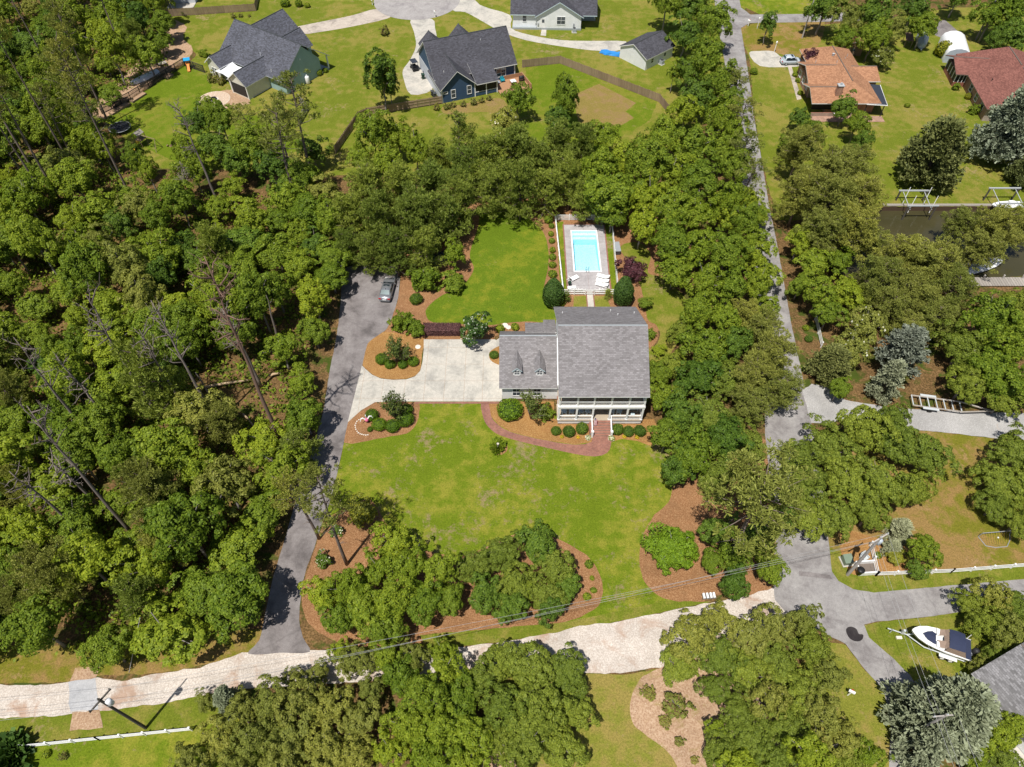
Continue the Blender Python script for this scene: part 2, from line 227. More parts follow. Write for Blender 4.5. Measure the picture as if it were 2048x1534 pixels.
# ------------------------------------------------------------------ mesh helpers
class MB:
    def __init__(s): s.v = []; s.f = []; s.uv = None; s.mi = []
    def add(s, vs, fs, mi=0):
        o = len(s.v); s.v += [tuple(v) for v in vs]; s.f += [tuple(i + o for i in f) for f in fs]; s.mi += [mi] * len(fs); return s
    def box(s, x0, x1, y0, y1, z0, z1, mi=0):
        return s.add([(x0, y0, z0), (x1, y0, z0), (x1, y1, z0), (x0, y1, z0), (x0, y0, z1), (x1, y0, z1), (x1, y1, z1), (x0, y1, z1)],
                     [(3, 2, 1, 0), (4, 5, 6, 7), (0, 1, 5, 4), (1, 2, 6, 5), (2, 3, 7, 6), (3, 0, 4, 7)], mi)
    def cbox(s, c, size, rz=0.0, rx=0.0, ry=0.0, mi=0):
        m = Matrix.Translation(c) @ Matrix.Rotation(rz, 4, 'Z') @ Matrix.Rotation(ry, 4, 'Y') @ Matrix.Rotation(rx, 4, 'X'); a, b, e = (x / 2 for x in size)
        vs = [m @ Vector(p) for p in [(-a, -b, -e), (a, -b, -e), (a, b, -e), (-a, b, -e), (-a, -b, e), (a, -b, e), (a, b, e), (-a, b, e)]]
        return s.add(vs, [(3, 2, 1, 0), (4, 5, 6, 7), (0, 1, 5, 4), (1, 2, 6, 5), (2, 3, 7, 6), (3, 0, 4, 7)], mi)
    def prism(s, poly, z0, z1, mi=0):
        n = len(poly); vs = [(p[0], p[1], z0) for p in poly] + [(p[0], p[1], z1) for p in poly]
        return s.add(vs, [tuple(range(n - 1, -1, -1)), tuple(range(n, 2 * n))] + [(i, (i + 1) % n, n + (i + 1) % n, n + i) for i in range(n)], mi)
    def tube(s, pts, rad, n=6, cap=True, mi=0):
        pts = [Vector(p) for p in pts]; k = len(pts); rad = [rad] * k if not hasattr(rad, '__len__') else rad; vs = []
        ref = Vector((0.31, 0.73, 0.6)).normalized()
        for i, p in enumerate(pts):
            t = (pts[min(i + 1, k - 1)] - pts[max(i - 1, 0)]).normalized(); a = t.cross(ref)
            if a.length < 0.05: a = t.cross(Vector((1, 0, 0)))
            a.normalize(); b = t.cross(a)
            for j in range(n):
                an = 2 * math.pi * j / n; vs.append(p + (a * math.cos(an) + b * math.sin(an)) * rad[i])
        fs = [(i * n + j, i * n + (j + 1) % n, (i + 1) * n + (j + 1) % n, (i + 1) * n + j) for i in range(k - 1) for j in range(n)]
        if cap: fs += [tuple(range(n - 1, -1, -1)), tuple(range((k - 1) * n, k * n))]
        return s.add(vs, fs, mi)
    def lathe(s, prof, n=12, c=(0, 0, 0), mi=0):
        vs = [(c[0] + r * math.cos(2 * math.pi * j / n), c[1] + r * math.sin(2 * math.pi * j / n), c[2] + z) for r, z in prof for j in range(n)]; k = len(prof)
        fs = [(i * n + j, i * n + (j + 1) % n, (i + 1) * n + (j + 1) % n, (i + 1) * n + j) for i in range(k - 1) for j in range(n)]
        fs += [tuple(range(n - 1, -1, -1)), tuple(range((k - 1) * n, k * n))]
        return s.add(vs, fs, mi)
    def loft(s, secs, closed=True, cap=True, mi=0):
        n = len(secs[0]); vs = [p for q in secs for p in q]; k = len(secs); r = n if closed else n - 1
        fs = [(i * n + j, i * n + (j + 1) % n, (i + 1) * n + (j + 1) % n, (i + 1) * n + j) for i in range(k - 1) for j in range(r)]
        if cap: fs += [tuple(range(n - 1, -1, -1)), tuple(range((k - 1) * n, k * n))]
        return s.add(vs, fs, mi)
    def mesh(s, name, mats, smooth=False):
        me = bpy.data.meshes.new(name); me.from_pydata(s.v, [], s.f); me.update()
        for m in (mats if isinstance(mats, (list, tuple)) else [mats]): me.materials.append(M[m])
        if any(s.mi): me.polygons.foreach_set('material_index', s.mi)
        if smooth: me.polygons.foreach_set('use_smooth', [True] * len(me.polygons))
        bm = bmesh.new(); bm.from_mesh(me); bmesh.ops.recalc_face_normals(bm, faces=bm.faces); bm.to_mesh(me); bm.free()
        return me
def link(name, me, parent=None, label=None):
    o = bpy.data.objects.new(name, me); COL.objects.link(o)
    if parent: o.parent = parent
    if label: o['label'] = label
    return o
def part(name, mb, mat, parent, smooth=False, label=None): return link(name, mb.mesh(name, mat, smooth), parent, label)
def tag(o, label, cat, group=None):
    o['label'] = label; o['category'] = cat
    if group: o['group'] = group
    return o
def thing(name, label, cat, loc=(0, 0, 0), rz=0.0, group=None):
    o = bpy.data.objects.new(name, None); COL.objects.link(o); o.location = loc; o.rotation_euler = (0, 0, rz); o.empty_display_size = 0.3
    return tag(o, label, cat, group)
def one(name, label, cat, mb, mat, loc=(0, 0, 0), rz=0.0, group=None, smooth=False):
    o = part(name, mb, mat, None, smooth); o.location = loc; o.rotation_euler = (0, 0, rz); return tag(o, label, cat, group)
def copy_tree(o, parent=None):
    c = o.copy(); COL.objects.link(c); c.parent = parent
    for ch in list(o.children): copy_tree(ch, c)
    return c
def flatp(poly): return [(G(*p).x, G(*p).y) for p in poly]
def spline(poly, sub=6):
    n = len(poly); out = []
    for i in range(n):
        p0, p1, p2, p3 = (poly[(i + k - 1) % n] for k in range(4))
        for j in range(sub):
            t = j / sub; out.append(tuple(0.5 * ((2 * b) + (c - a) * t + (2 * a - 5 * b + 4 * c - dd) * t * t + (3 * b - a - 3 * c + dd) * t ** 3) for a, b, c, dd in zip(p0, p1, p2, p3)))
    return out
def ragged(poly, amp, step=0.6, seed=0.0):
    out = []; n = len(poly)
    for i in range(n):
        a, b = Vector(poly[i]), Vector(poly[(i + 1) % n]); k = max(1, int((b - a).length / step)); nrm = Vector((b.y - a.y, a.x - b.x)); nrm = nrm.normalized() if nrm.length > 1e-6 else nrm
        for j in range(k):
            p = a.lerp(b, j / k); f = mnoise.noise(Vector((p.x * 0.9, p.y * 0.9, seed))) + 0.5 * mnoise.noise(Vector((p.x * 2.6, p.y * 2.6, seed + 5)))
            out.append(tuple(p + nrm * f * amp))
    return out
def sheet(name, outer, z, mat, holes=(), kind='structure', parent=None, thick=0.0):
    bm = bmesh.new(); loops = [outer] + list(holes)
    for lp in loops:
        vs = [bm.verts.new((p[0], p[1], z)) for p in lp]
        for i in range(len(vs)): bm.edges.new((vs[i], vs[(i + 1) % len(vs)]))
    bmesh.ops.triangle_fill(bm, use_beauty=True, use_dissolve=False, edges=list(bm.edges))
    bmesh.ops.recalc_face_normals(bm, faces=bm.faces)
    if bm.faces and sum(f.normal.z * f.calc_area() for f in bm.faces) < 0: bmesh.ops.reverse_faces(bm, faces=bm.faces)
    me = bpy.data.meshes.new(name); bm.to_mesh(me); bm.free(); me.materials.append(M[mat]); o = link(name, me, parent)
    if kind: o['kind'] = kind
    return o
def clip(poly, axis, lim, keep_less):
    out = []; n = len(poly)
    for i in range(n):
        a, b = poly[i], poly[(i + 1) % n]; ia = (a[axis] <= lim) == keep_less; ib = (b[axis] <= lim) == keep_less
        if ia: out.append(a)
        if ia != ib:
            t = (lim - a[axis]) / (b[axis] - a[axis]); out.append(tuple(x + (y - x) * t for x, y in zip(a, b)))
    return out
def area(p): return abs(sum(p[i][0] * p[(i + 1) % len(p)][1] - p[(i + 1) % len(p)][0] * p[i][1] for i in range(len(p)))) / 2
def slabs(parent, name, poly, xs, ys, z0, z1, mat, gap=0.012):
    """cast slabs with open joints, one object each"""
    for i in range(len(xs) - 1):
        for j in range(len(ys) - 1):
            p = clip(clip(clip(clip(poly, 0, xs[i] + gap, False), 0, xs[i + 1] - gap, True), 1, ys[j] + gap, False), 1, ys[j + 1] - gap, True)
            if len(p) > 2 and area(p) > 0.05: part(name, MB().prism(p, z0, z1), mat, parent)
def path_strip(pts, w):
    """centre line -> outline of a band"""
    pts = [Vector(p[:2]) for p in pts]; l, r = [], []
    for i, p in enumerate(pts):
        t = (pts[min(i + 1, len(pts) - 1)] - pts[max(i - 1, 0)]).normalized(); nn = Vector((-t.y, t.x)) * w / 2; l.append(tuple(p + nn)); r.append(tuple(p - nn))
    return l + r[::-1]
def ordn(i): return ['first', 'second', 'third', 'fourth', 'fifth', 'sixth', 'seventh', 'eighth', 'ninth', 'tenth', 'eleventh', 'twelfth', 'thirteenth', 'fourteenth', 'fifteenth', 'sixteenth'][i]

# ------------------------------------------------------------------ ground, lawns, beds, roads, water
POOL = [(9.85, 92.5), (13.80, 92.5), (13.80, 82.9), (9.85, 82.9)]
canal = ragged(flatp([(1652, 512), (1690, 478), (1768, 413), (2048, 413), (2200, 413), (2200, 570), (2048, 551), (1900, 566), (1750, 580), (1690, 552), (1655, 536)]), 0.0, 3)
ground = sheet('ground', [(-420, -60), (420, -60), (420, 620), (-420, 620)], 0.0, 'leaf_litter', [canal, POOL])
sheet('canal_water', [(p[0] * 1.0, p[1]) for p in flatp([(1630, 520), (1690, 460), (1760, 400), (2230, 400), (2230, 600), (1740, 600), (1640, 560)])], -0.9, 'canal_water')
b = MB()
for i in range(len(canal)):
    p, q = canal[i], canal[(i + 1) % len(canal)]; b.add([(p[0], p[1], 0), (q[0], q[1], 0), (q[0], q[1], -1.6), (p[0], p[1], -1.6)], [(0, 1, 2, 3)])
part('canal_bank', b, 'soil', None)['kind'] = 'structure'
L1, L2, L3, L4, L5 = 0.006, 0.012, 0.018, 0.024, 0.030
def lawn(name, poly, mat, z, amp=0.12, sm=True, holes=()):
    p = flatp(poly); p = spline(p, 4) if sm else p
    return sheet(name, ragged(p, amp, 0.35, len(name)), z, mat, holes)
back_mulch = lawn('pine_straw_bed', [(795, 515), (801, 549), (796, 596), (778, 650), (762, 668), (738, 684), (846, 684), (975, 695), (1000, 668), (1110, 668), (1300, 664), (1335, 640), (1335, 560), (1310, 420), (1240, 395), (950, 400), (880, 470)], 'pine_straw', L1, 0.11, True, [POOL])
lawn('back_lawn', [(961, 428), (985, 421), (1015, 420), (1045, 427), (1066, 443), (1084, 461), (1093, 480), (1097, 505), (1096, 535), (1091, 560), (1086, 590), (1098, 610), (1112, 622), (1112, 648), (1060, 643), (1010, 646), (985, 650), (950, 650), (920, 648), (866, 645), (852, 628), (856, 614), (871, 600), (886, 590), (914, 578), (934, 562), (945, 545), (947, 532), (940, 516), (942, 496), (951, 470), (958, 445)], 'deep_grass', L2, 0.06)
for nm, q in [('pool_lawn', [(7.4, 77.8), (8.45, 77.8), (8.55, 95.0), (7.35, 95.0)]), ('pool_lawn', [(15.2, 77.8), (16.0, 78.2), (16.5, 94.8), (15.35, 94.8)]), ('path_lawn', [(8.9, 72.2), (11.3, 72.2), (11.3, 77.4), (9.4, 77.4)]), ('path_lawn', [(12.35, 72.2), (15.4, 72.2), (14.2, 77.4), (12.35, 77.4)])]:
    sheet(nm, ragged(q, 0.08, 0.5, 3), L2, 'lush_grass' if nm[1] == 'o' else 'pale_grass')
lawn('side_lawn', [(1240, 497), (1262, 484), (1287, 490), (1302, 512), (1296, 545), (1325, 556), (1372, 598), (1380, 650), (1345, 700), (1330, 740), (1298, 730), (1290, 700), (1312, 690), (1320, 668), (1312, 650), (1296, 640), (1290, 612), (1280, 570), (1262, 530)], 'yard_grass', L2)
lawn('front_lawn', [(645, 1060), (660, 1002), (676, 940), (690, 878), (700, 850), (760, 810), (860, 800), (1000, 800), (1150, 840), (1310, 860), (1345, 930), (1350, 1010), (1330, 1120), (1340, 1196), (1420, 1203), (1380, 1211), (1300, 1229), (1200, 1243), (1100, 1268), (900, 1290), (700, 1290), (640, 1250), (632, 1150)], 'lush_grass', L1, 0.05)
lawn('pine_straw_bed', [(738, 682), (731, 698), (725, 727), (731, 737), (744, 748), (762, 756), (786, 758.5), (813, 757.5), (830, 751), (839, 741), (843, 724), (845.5, 700), (846, 676), (800, 668), (765, 664)], 'orange_straw', L2, 0.11)
lawn('pine_straw_bed', [(693, 846), (722, 822), (750, 805), (800, 803.5), (836, 806), (838, 826), (834, 846), (823, 861), (806, 869), (757, 877), (718, 885), (697, 886), (688, 881)], 'pine_straw', L2, 0.11)
lawn('pine_straw_bed', [(975, 803), (982, 832), (996, 849), (1020, 863), (1060, 874), (1100, 882), (1150, 889), (1186, 884), (1186, 838), (1108, 838), (1108, 803)], 'orange_straw', L2, 0.06, False)
lawn('pine_straw_bed', [(1220, 838), (1220, 884), (1245, 878), (1275, 882), (1302, 892), (1318, 862), (1308, 838)], 'orange_straw', L2, 0.06, False)
lawn('pine_straw_bed', [(1296, 648), (1306, 650), (1317, 668), (1310, 688), (1298, 696)], 'pine_straw', L3, 0.03)
lawn('flower_bed', [(981, 893), (989, 882), (1002, 880), (1013, 888), (1015, 900), (1004, 909), (989, 907)], 'pine_straw', L2, 0.11)
lawn('pine_straw_bed', [(1345, 975), (1336, 1005), (1310, 1030), (1290, 1060), (1280, 1100), (1281, 1140), (1296, 1172), (1326, 1196), (1370, 1204), (1405, 1205), (1430, 1190), (1560, 1160), (1560, 900), (1420, 880), (1345, 905), (1338, 940)], 'pine_straw', L2, 0.11)
lawn('pine_straw_bed', [(1060, 1060), (1110, 1075), (1150, 1096), (1180, 1117), (1200, 1150), (1206, 1182), (1196, 1210), (1172, 1229), (1120, 1246), (1000, 1266), (840, 1288), (700, 1290), (620, 1250), (604, 1185), (628, 1105), (650, 1045), (690, 1015), (740, 1000), (768, 1040), (790, 1070), (850, 1100), (930, 1110), (1000, 1080)], 'pine_straw', L2, 0.11)
lawn('verge', [(840, 1270), (1000, 1256), (1120, 1246), (1220, 1226), (1330, 1202), (1420, 1204), (1380, 1212), (1250, 1240), (1110, 1268), (1000, 1284), (850, 1300)], 'yard_grass', L2 + 0.003, 0.1, False)
# north yards
lawn('north_lawn', [(330, 30), (345, -60), (1440, -60), (1455, 60), (1440, 160), (1400, 260), (1300, 310), (900, 350), (650, 350), (430, 340), (300, 330), (240, 265), (212, 240), (268, 196), (372, 128), (390, 105), (350, 70)], 'yard_grass', L1, 0.3)
lawn('dry_patch', [(1146, 190), (1198, 168), (1272, 206), (1251, 223), (1268, 236), (1244, 250), (1160, 262)], 'dry_patch_grass', L2, 0.05, False)
lawn('dry_patch', [(885, 214), (930, 208), (990, 196), (1012, 205), (1008, 226), (960, 224), (895, 229)], 'dry_patch_grass', L2, 0.1)
lawn('fenced_lawn', [(1050, 134), (1122, 113), (1315, 203), (1300, 240), (1200, 300), (1000, 300), (1060, 190)], 'fresh_grass', L2 - 0.003, 0.35, False)
lawn('fenced_lawn', [(215, 237), (265, 200), (370, 130), (420, 150), (430, 215), (560, 240), (600, 300), (400, 330), (300, 300), (250, 262)], 'fresh_grass', L2, 0.35)
lawn('bare_dirt', [(340, 40), (372, 52), (366, 75), (385, 105), (330, 150), (262, 196), (205, 240), (170, 235), (235, 165), (290, 110), (330, 80)], 'pinkish_dirt', L2, 0.3)
# east yards
lawn('east_lawn', [(1478, 62), (1640, 50), (1760, 40), (1900, 15), (2200, 15), (2200, 413), (1768, 413), (1690, 440), (1560, 440), (1535, 370), (1520, 300), (1506, 200), (1500, 120)], 'yard_grass', L1, 0.2, False)
lawn('north_east_lawn', [(1466, -60), (1480, 10), (1520, 29), (1640, 28), (1720, -20), (1720, -60)], 'lush_grass', L2, 0.0, False)
lawn('tan_lawn', [(1640, 30), (1520, 45), (1480, 60), (1500, 100), (1560, 108), (1600, 118), (1640, 85)], 'tan_grass', L2, 0.2)
lawn('tan_lawn', [(1690, 840), (1780, 855), (1892, 866), (2000, 878), (2200, 890), (2200, 1160), (1915, 1172), (1820, 1180), (1748, 1187), (1706, 1180), (1677, 1164), (1664, 1145), (1658, 1098), (1650, 1000)], 'tan_grass', L1, 0.15, False)
lawn('verge', [(1660, 1100), (1664, 1143), (1678, 1163), (1706, 1179), (1748, 1186), (1820, 1179), (1915, 1171), (2100, 1150), (2100, 1128), (1900, 1140), (1770, 1152), (1735, 1146), (1700, 1112)], 'yard_grass', L2, 0.08)
lawn('pine_straw_bed', [(1700, 1146), (1742, 1148), (1830, 1142), (1830, 1085), (1770, 1080), (1690, 1060), (1680, 1090)], 'orange_straw', L3, 0.1)
lawn('south_east_lawn', [(1728, 1250), (1754, 1244), (1857, 1234), (2048, 1205), (2200, 1190), (2200, 1420), (1900, 1420), (1819, 1352), (1786, 1318), (1738, 1276)], 'yard_grass', L1, 0.08, False)
lawn('south_verge', [(1691, 1290), (1722, 1332), (1770, 1383), (1788, 1470), (1770, 1600), (1500, 1600), (1540, 1400), (1640, 1280)], 'pale_grass', L1, 0.1, False)
lawn('pinkish_bed', [(1300, 1345), (1276, 1366), (1263, 1395), (1260, 1424), (1268, 1450), (1295, 1473), (1327, 1496), (1356, 1536), (1380, 1620), (1560, 1620), (1560, 1340), (1400, 1310)], 'pinkish_dirt', L2, 0.08)
lawn('south_lawn', [(1000, 1345), (1190, 1347), (1250, 1350), (1330, 1335), (1420, 1310), (1450, 1640), (900, 1640), (1010, 1480)], 'pale_grass', L1, 0.1, False)
lawn('dirt_path', [(970, 1515), (1010, 1498), (1040, 1515), (1040, 1600), (960, 1600)], 'pinkish_dirt', L2, 0.08)
lawn('verge', [(-150, 1300), (0, 1290), (200, 1290), (400, 1270), (520, 1260), (505, 1300), (400, 1332), (313, 1346), (195, 1352), (136, 1363), (0, 1367), (-150, 1370)], 'tan_grass', L1, 0.15)
lawn('verge', [(-150, 1438), (0, 1435), (130, 1425), (330, 1404), (430, 1385), (520, 1430), (300, 1478), (0, 1505), (-150, 1510)], 'yard_grass', L1, 0.12)
lawn('south_west_lawn', [(-150, 1505), (0, 1495), (300, 1470), (480, 1436), (620, 1540), (560, 1640), (-150, 1640)], 'lush_grass', L2, 0.1, False)
# roads
G1 = flatp([(-200, 1376), (0, 1369), (70, 1371), (136, 1365), (195, 1356), (244, 1362), (313, 1348), (400, 1334), (470, 1311), (498, 1304), (618, 1300), (760, 1306), (900, 1296), (1000, 1285), (1110, 1266), (1160, 1252), (1230, 1244), (1310, 1229), (1370, 1214), (1420, 1206), (1500, 1190), (1560, 1170),
            (1620, 1220), (1560, 1262), (1480, 1290), (1400, 1312), (1320, 1334), (1240, 1347), (1190, 1347), (1130, 1342), (1000, 1350), (800, 1360), (600, 1370), (480, 1379), (400, 1391), (330, 1406), (250, 1416), (130, 1430), (0, 1437), (-200, 1446)])
sheet('gravel_road', ragged(G1, 0.16, 0.5, 2), L3, 'white_gravel')
sheet('gravel_patch', ragged(flatp([(137, 1364), (192, 1355), (196, 1420), (140, 1424)]), 0.12, 0.4, 4), L4, 'patch_concrete')
sheet('bare_dirt', ragged(flatp([(145, 1424), (200, 1419), (206, 1455), (140, 1462)]), 0.15, 0.4, 8), L4, 'pinkish_dirt')
sheet('bare_dirt', ragged(flatp([(138, 1366), (192, 1357), (200, 1330), (150, 1336)]), 0.15, 0.4, 9), L2, 'pinkish_dirt')
sheet('asphalt_driveway', ragged(spline(flatp([(700, 532), (752, 531), (799, 535), (800, 549), (796, 596), (778, 650), (762, 667), (739, 683), (732, 698), (725, 728), (696, 845), (688, 881), (676, 940), (661, 1000), (645, 1045), (625, 1105), (609, 1150), (601, 1200), (599, 1240), (606, 1275), (620, 1304), (560, 1306), (496, 1308), (519, 1280), (530, 1230), (545, 1160), (560, 1110), (575, 1060), (592, 1000), (615, 925), (640, 850), (652, 790), (660, 738), (672, 680), (680, 620), (683, 575), (684, 549)]), 3), 0.05, 0.5, 6), L3 + 0.003, 'asphalt')
street = flatp([(1435, -60), (1466, -60), (1482, 15), (1500, 29), (1640, 28), (1760, 20), (1760, 40), (1640, 44), (1500, 46), (1482, 56), (1501, 177), (1509, 240), (1527, 342), (1539, 417), (1552, 477), (1568, 566), (1582, 645), (1602, 740), (1620, 830), (1645, 980), (1659, 1098), (1664, 1143), (1677, 1162), (1706, 1178.5), (1748, 1185), (1819, 1178.5), (1915, 1170), (2200, 1145), (2200, 1190), (2048, 1206), (1857, 1233), (1754, 1243), (1728, 1249), (1738, 1275), (1786, 1317), (1819, 1349), (1848, 1400), (1850, 1620), (1772, 1620), (1782, 1450), (1768, 1383), (1722, 1330), (1691, 1288), (1640, 1262), (1580, 1235), (1550, 1200), (1544, 1150), (1552, 1080), (1540, 960), (1530, 870), (1530, 740), (1522, 645), (1511, 566), (1480, 342), (1459, 177), (1438, 63), (1420, -60)])
sheet('street', ragged(street, 0.07, 0.6, 5), L4, 'street_asphalt')
sheet('street_patch', ragged(flatp([(1598, 1142), (1660, 1150), (1664, 1158), (1598, 1152)]), 0.05, 0.4, 3), L5, 'asphalt')
sheet('wet_stain', ragged(spline(flatp([(1692, 1258), (1702, 1253), (1713, 1258), (1717, 1268), (1726, 1270), (1724, 1280), (1714, 1283), (1702, 1279), (1694, 1270)]), 4), 0.06, 0.3, 3), L5, 'wet_tar')
sheet('gravel_drive', ragged(flatp([(1604, 781), (1623, 768), (1653, 774), (1690, 800), (1780, 815), (1862, 821), (2200, 832), (2200, 890), (1979, 876), (1890, 865), (1780, 857), (1690, 842), (1640, 846), (1622, 846)]), 0.15, 0.5, 7), L5, 'grey_gravel')
cc = G(834, 0); CR = 10.3
sheet('cul_de_sac', [(cc.x + CR * math.cos(a * R(6)), cc.y + CR * math.sin(a * R(6))) for a in range(60)], L4, 'pale_asphalt')
def concrete_run(name, poly, mat='concrete', nseg=8, sm=False):
    """a cast drive: root plus one slab for each bay"""
    root = sheet(name, flatp(poly), L3, mat if not sm else mat)
    return root
for nm, q in [('concrete_driveway', [(752, 18), (700, 32), (600, 52), (588, 58), (604, 68), (640, 64), (700, 54), (772, 38), (778, 30)])]:
    sheet(nm, spline(flatp(q), 3), L3, 'pink_concrete')
sheet('concrete_driveway', spline(flatp([(822, 38), (864, 38), (870, 56), (872, 80), (850, 110), (858, 150), (864, 180), (822, 189), (808, 160), (806, 140), (820, 120), (832, 92), (828, 64)]), 3), L3, 'concrete')
sheet('concrete_driveway', spline(flatp([(905, 20), (918, -10), (935, -20), (960, 10), (1020, 30), (1022, 56), (1060, 70), (1120, 80), (1180, 82), (1252, 83), (1240, 100), (1200, 102), (1130, 94), (1050, 80), (1000, 62), (960, 40), (930, 24)]), 3), L3, 'concrete')
sheet('doorstep_path', flatp([(1084, 55), (1093, 56), (1092, 72), (1081, 71)]), L3 + .004, 'concrete')
sheet('concrete_driveway', spline(flatp([(1498, 106), (1520, 102), (1547, 103), (1566, 116), (1600, 124), (1598, 132), (1577, 134), (1520, 132)]), 3), L3, 'concrete')
sheet('garden_path', flatp([(1575, 132), (1583, 133), (1603, 198), (1594, 200)]), L3 + .004, 'pink_concrete')
sheet('asphalt_drive', ragged(flatp([(1862, 45), (1890, 40), (1920, 66), (1908, 88), (1870, 70)]), 0.1, 0.5), L3, 'asphalt')
# south-west corner of the neighbour's drive
# main concrete forecourt in cast bays
fore = [(724, 731)] + [(731.5, 738.5), (744, 749.5), (762, 757.5), (786, 760), (813, 759), (830, 753), (840.5, 742), (845, 724), (847.5, 700), (847.5, 679), (990, 679), (1004, 690), (1004, 803), (830, 803), (800, 803), (750, 804.5), (722, 821), (695.5, 845)]
fp = flatp(fore)
sheet('driveway_base', fp, L3 + 0.001, 'pinkish_dirt')
drive = thing('concrete_driveway', 'pale concrete forecourt cast in square bays beside the grey-roofed house', 'driveway')
xs = [-27.5, -22.6, -19.6, -16.6, -13.6, -10.9, -8.2, -5.5, -2.9, 1.0]; ys = [40, 57.6, 60.2, 63.0, 66.0, 69.0, 74]
xs = [-30, -20.4, -17.6, -14.6, -11.9, -9.2, -6.5, -4.0, 1.0]; ys = [45, 57.9, 60.9, 63.9, 67.0, 75]
slabs(drive, 'slab', fp, xs, ys, 0.02, 0.034, 'concrete', 0.016)
sheet('service_path', path_strip(spline(flatp([(940, 712), (960, 706), (978, 696), (1000, 684), (1010, 676)]), 1), 1.2)[:], L5, 'concrete')
lawn('planting_pocket', [(978, 708), (984, 700), (1000, 692), (1004, 700), (1004, 728), (990, 727), (980, 719)], 'orange_straw', 0.038, 0.02)
sheet('brick_walk', spline(flatp([(962, 804), (964, 826), (971, 846), (984, 861), (1002, 871.5), (1040, 883), (1100, 897), (1150, 908), (1190, 913), (1214, 906), (1222, 890), (1222, 866), (1203, 866), (1185, 868), (1183, 884), (1150, 889.5), (1100, 882.5), (1060, 874.5), (1020, 863.5), (996, 849.5), (982, 832), (977, 804)]), 2), L3, 'brick_paving')
b = MB()   # brick soldier edge of the forecourt
ed = [Vector(p) for p in flatp([(830, 803.6), (1000, 803.6)])]; b.box(ed[0].x, ed[1].x, ed[0].y - 0.32, ed[0].y - 0.02, 0, 0.05)
part('brick_edging', b, 'brick_paving', None)['kind'] = 'structure'
# pool terrace
pad = [(8.62, 94.1), (15.25, 94.1), (14.95, 78.3), (8.58, 78.3)]
sheet('terrace_base', [(8.4, 94.3), (15.47, 94.3), (15.17, 77.7), (8.36, 77.7)], L3, 'brick_paving', [POOL])
terrace = thing('pool_terrace', 'grey concrete pool terrace of cast slabs inside the white picket fence', 'terrace')
cop = (9.62, 14.03, 82.68, 92.72)
ysl = [78.0, 79.6, 81.1, 82.68, 84.1, 85.5, 86.9, 88.3, 89.7, 91.1, 92.72, 95.0]
for j in range(len(ysl) - 1):
    y0, y1 = ysl[j], ysl[j + 1]
    for xx in ([8, 11.8, 16] if (y1 <= 82.7 or y0 >= 92.7) else [8, 9.62, None, 14.03, 16]):
        pass
    xx = [(8, 11.8), (11.8, 16)] if (y1 <= 82.7 or y0 >= 92.7) else [(8, 9.62), (14.03, 16)]
    for x0, x1 in xx: slabs(terrace, 'slab', pad, [x0, x1], [y0, y1], 0.02, 0.045, 'deck_concrete', 0.012)
pool = thing('swimming_pool', 'rectangular turquoise swimming pool with white coping behind the house', 'pool')
x0, x1, y0, y1 = 9.85, 13.80, 82.9, 92.5
b = MB(); D0, D1 = -1.1, -2.1
vs = [(x0, y0, 0.04), (x1, y0, 0.04), (x1, y1, 0.04), (x0, y1, 0.04), (x0, y0, D0), (x1, y0, D0), (x1, y1, D1), (x0, y1, D1)]
b.add(vs, [(0, 1, 5, 4), (1, 2, 6, 5), (2, 3, 7, 6), (3, 0, 4, 7), (4, 5, 6, 7)])
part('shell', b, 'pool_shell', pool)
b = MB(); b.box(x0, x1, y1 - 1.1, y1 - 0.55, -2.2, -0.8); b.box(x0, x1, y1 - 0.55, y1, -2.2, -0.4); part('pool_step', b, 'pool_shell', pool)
b = MB(); b.box(cop[0], x0 + .02, cop[2], cop[3], 0.0, 0.07); b.box(x1 - .02, cop[1], cop[2], cop[3], 0.0, 0.07); b.box(x0 + .02, x1 - .02, cop[2], y0 + .02, 0.0, 0.07); b.box(x0 + .02, x1 - .02, y1 - .02, cop[3], 0.0, 0.07); part('coping', b, 'pool_coping', pool)
b = MB(); b.box(x0 - .0, x1, y0, y1, -0.11, -0.10); w = MB()
w.box(x0 - .01, x1 + .01, y0 - .01, y1 + .01, -2.3, -0.1); part('water', w, 'pool_water', pool)
b = MB()
for k in (-0.2, 0.2):
    b.tube([(11.75 + k, 82.55, 0.05), (11.75 + k, 82.6, 0.75), (11.75 + k, 82.8, 0.92), (11.75 + k, 83.1, 0.8), (11.75 + k, 83.4, -0.3), (11.75 + k, 83.45, -0.7)], 0.03, 6)
for z in (-0.15, -0.4): b.tube([(11.55, 83.41, z), (11.95, 83.41, z)], 0.03, 5)
part('ladder', b, 'conduit_grey', pool, True)
terr_path = sheet('garden_path', [(11.38, 72.0), (12.26, 72.0), (12.26, 78.3), (11.38, 78.3)], L5, 'concrete')
sheet('brick_path_edge', [(11.2, 72.0), (12.44, 72.0), (12.44, 77.6), (11.2, 77.6)], L4, 'brick_paving')
# seawall
sw = thing('seawall', 'timber seawall with pale cap along the far bank of the canal', 'seawall')
wa, wb = G(1764, 409), G(2200, 409)
b = MB(); b.box(wa.x, wb.x, wa.y - 0.5, wa.y + 0.05, 0.0, 0.16); part('cap', b, 'grey_wood', sw)
pm = MB().box(-0.13, 0.13, -0.12, 0.12, -1.7, 0.0).mesh('pile', 'dark_fence'); bm_ = MB().box(-0.36, 0.36, -0.04, 0.04, -1.7, 0.0).mesh('sheet_pile', 'weathered_wood')
x = wa.x
while x < wb.x:
    o = link('pile', pm, sw); o.location = (x, wa.y - 0.36, 0); o = link('board', bm_, sw); o.location = (x + 0.5, wa.y - 0.2, 0); x += 1.0

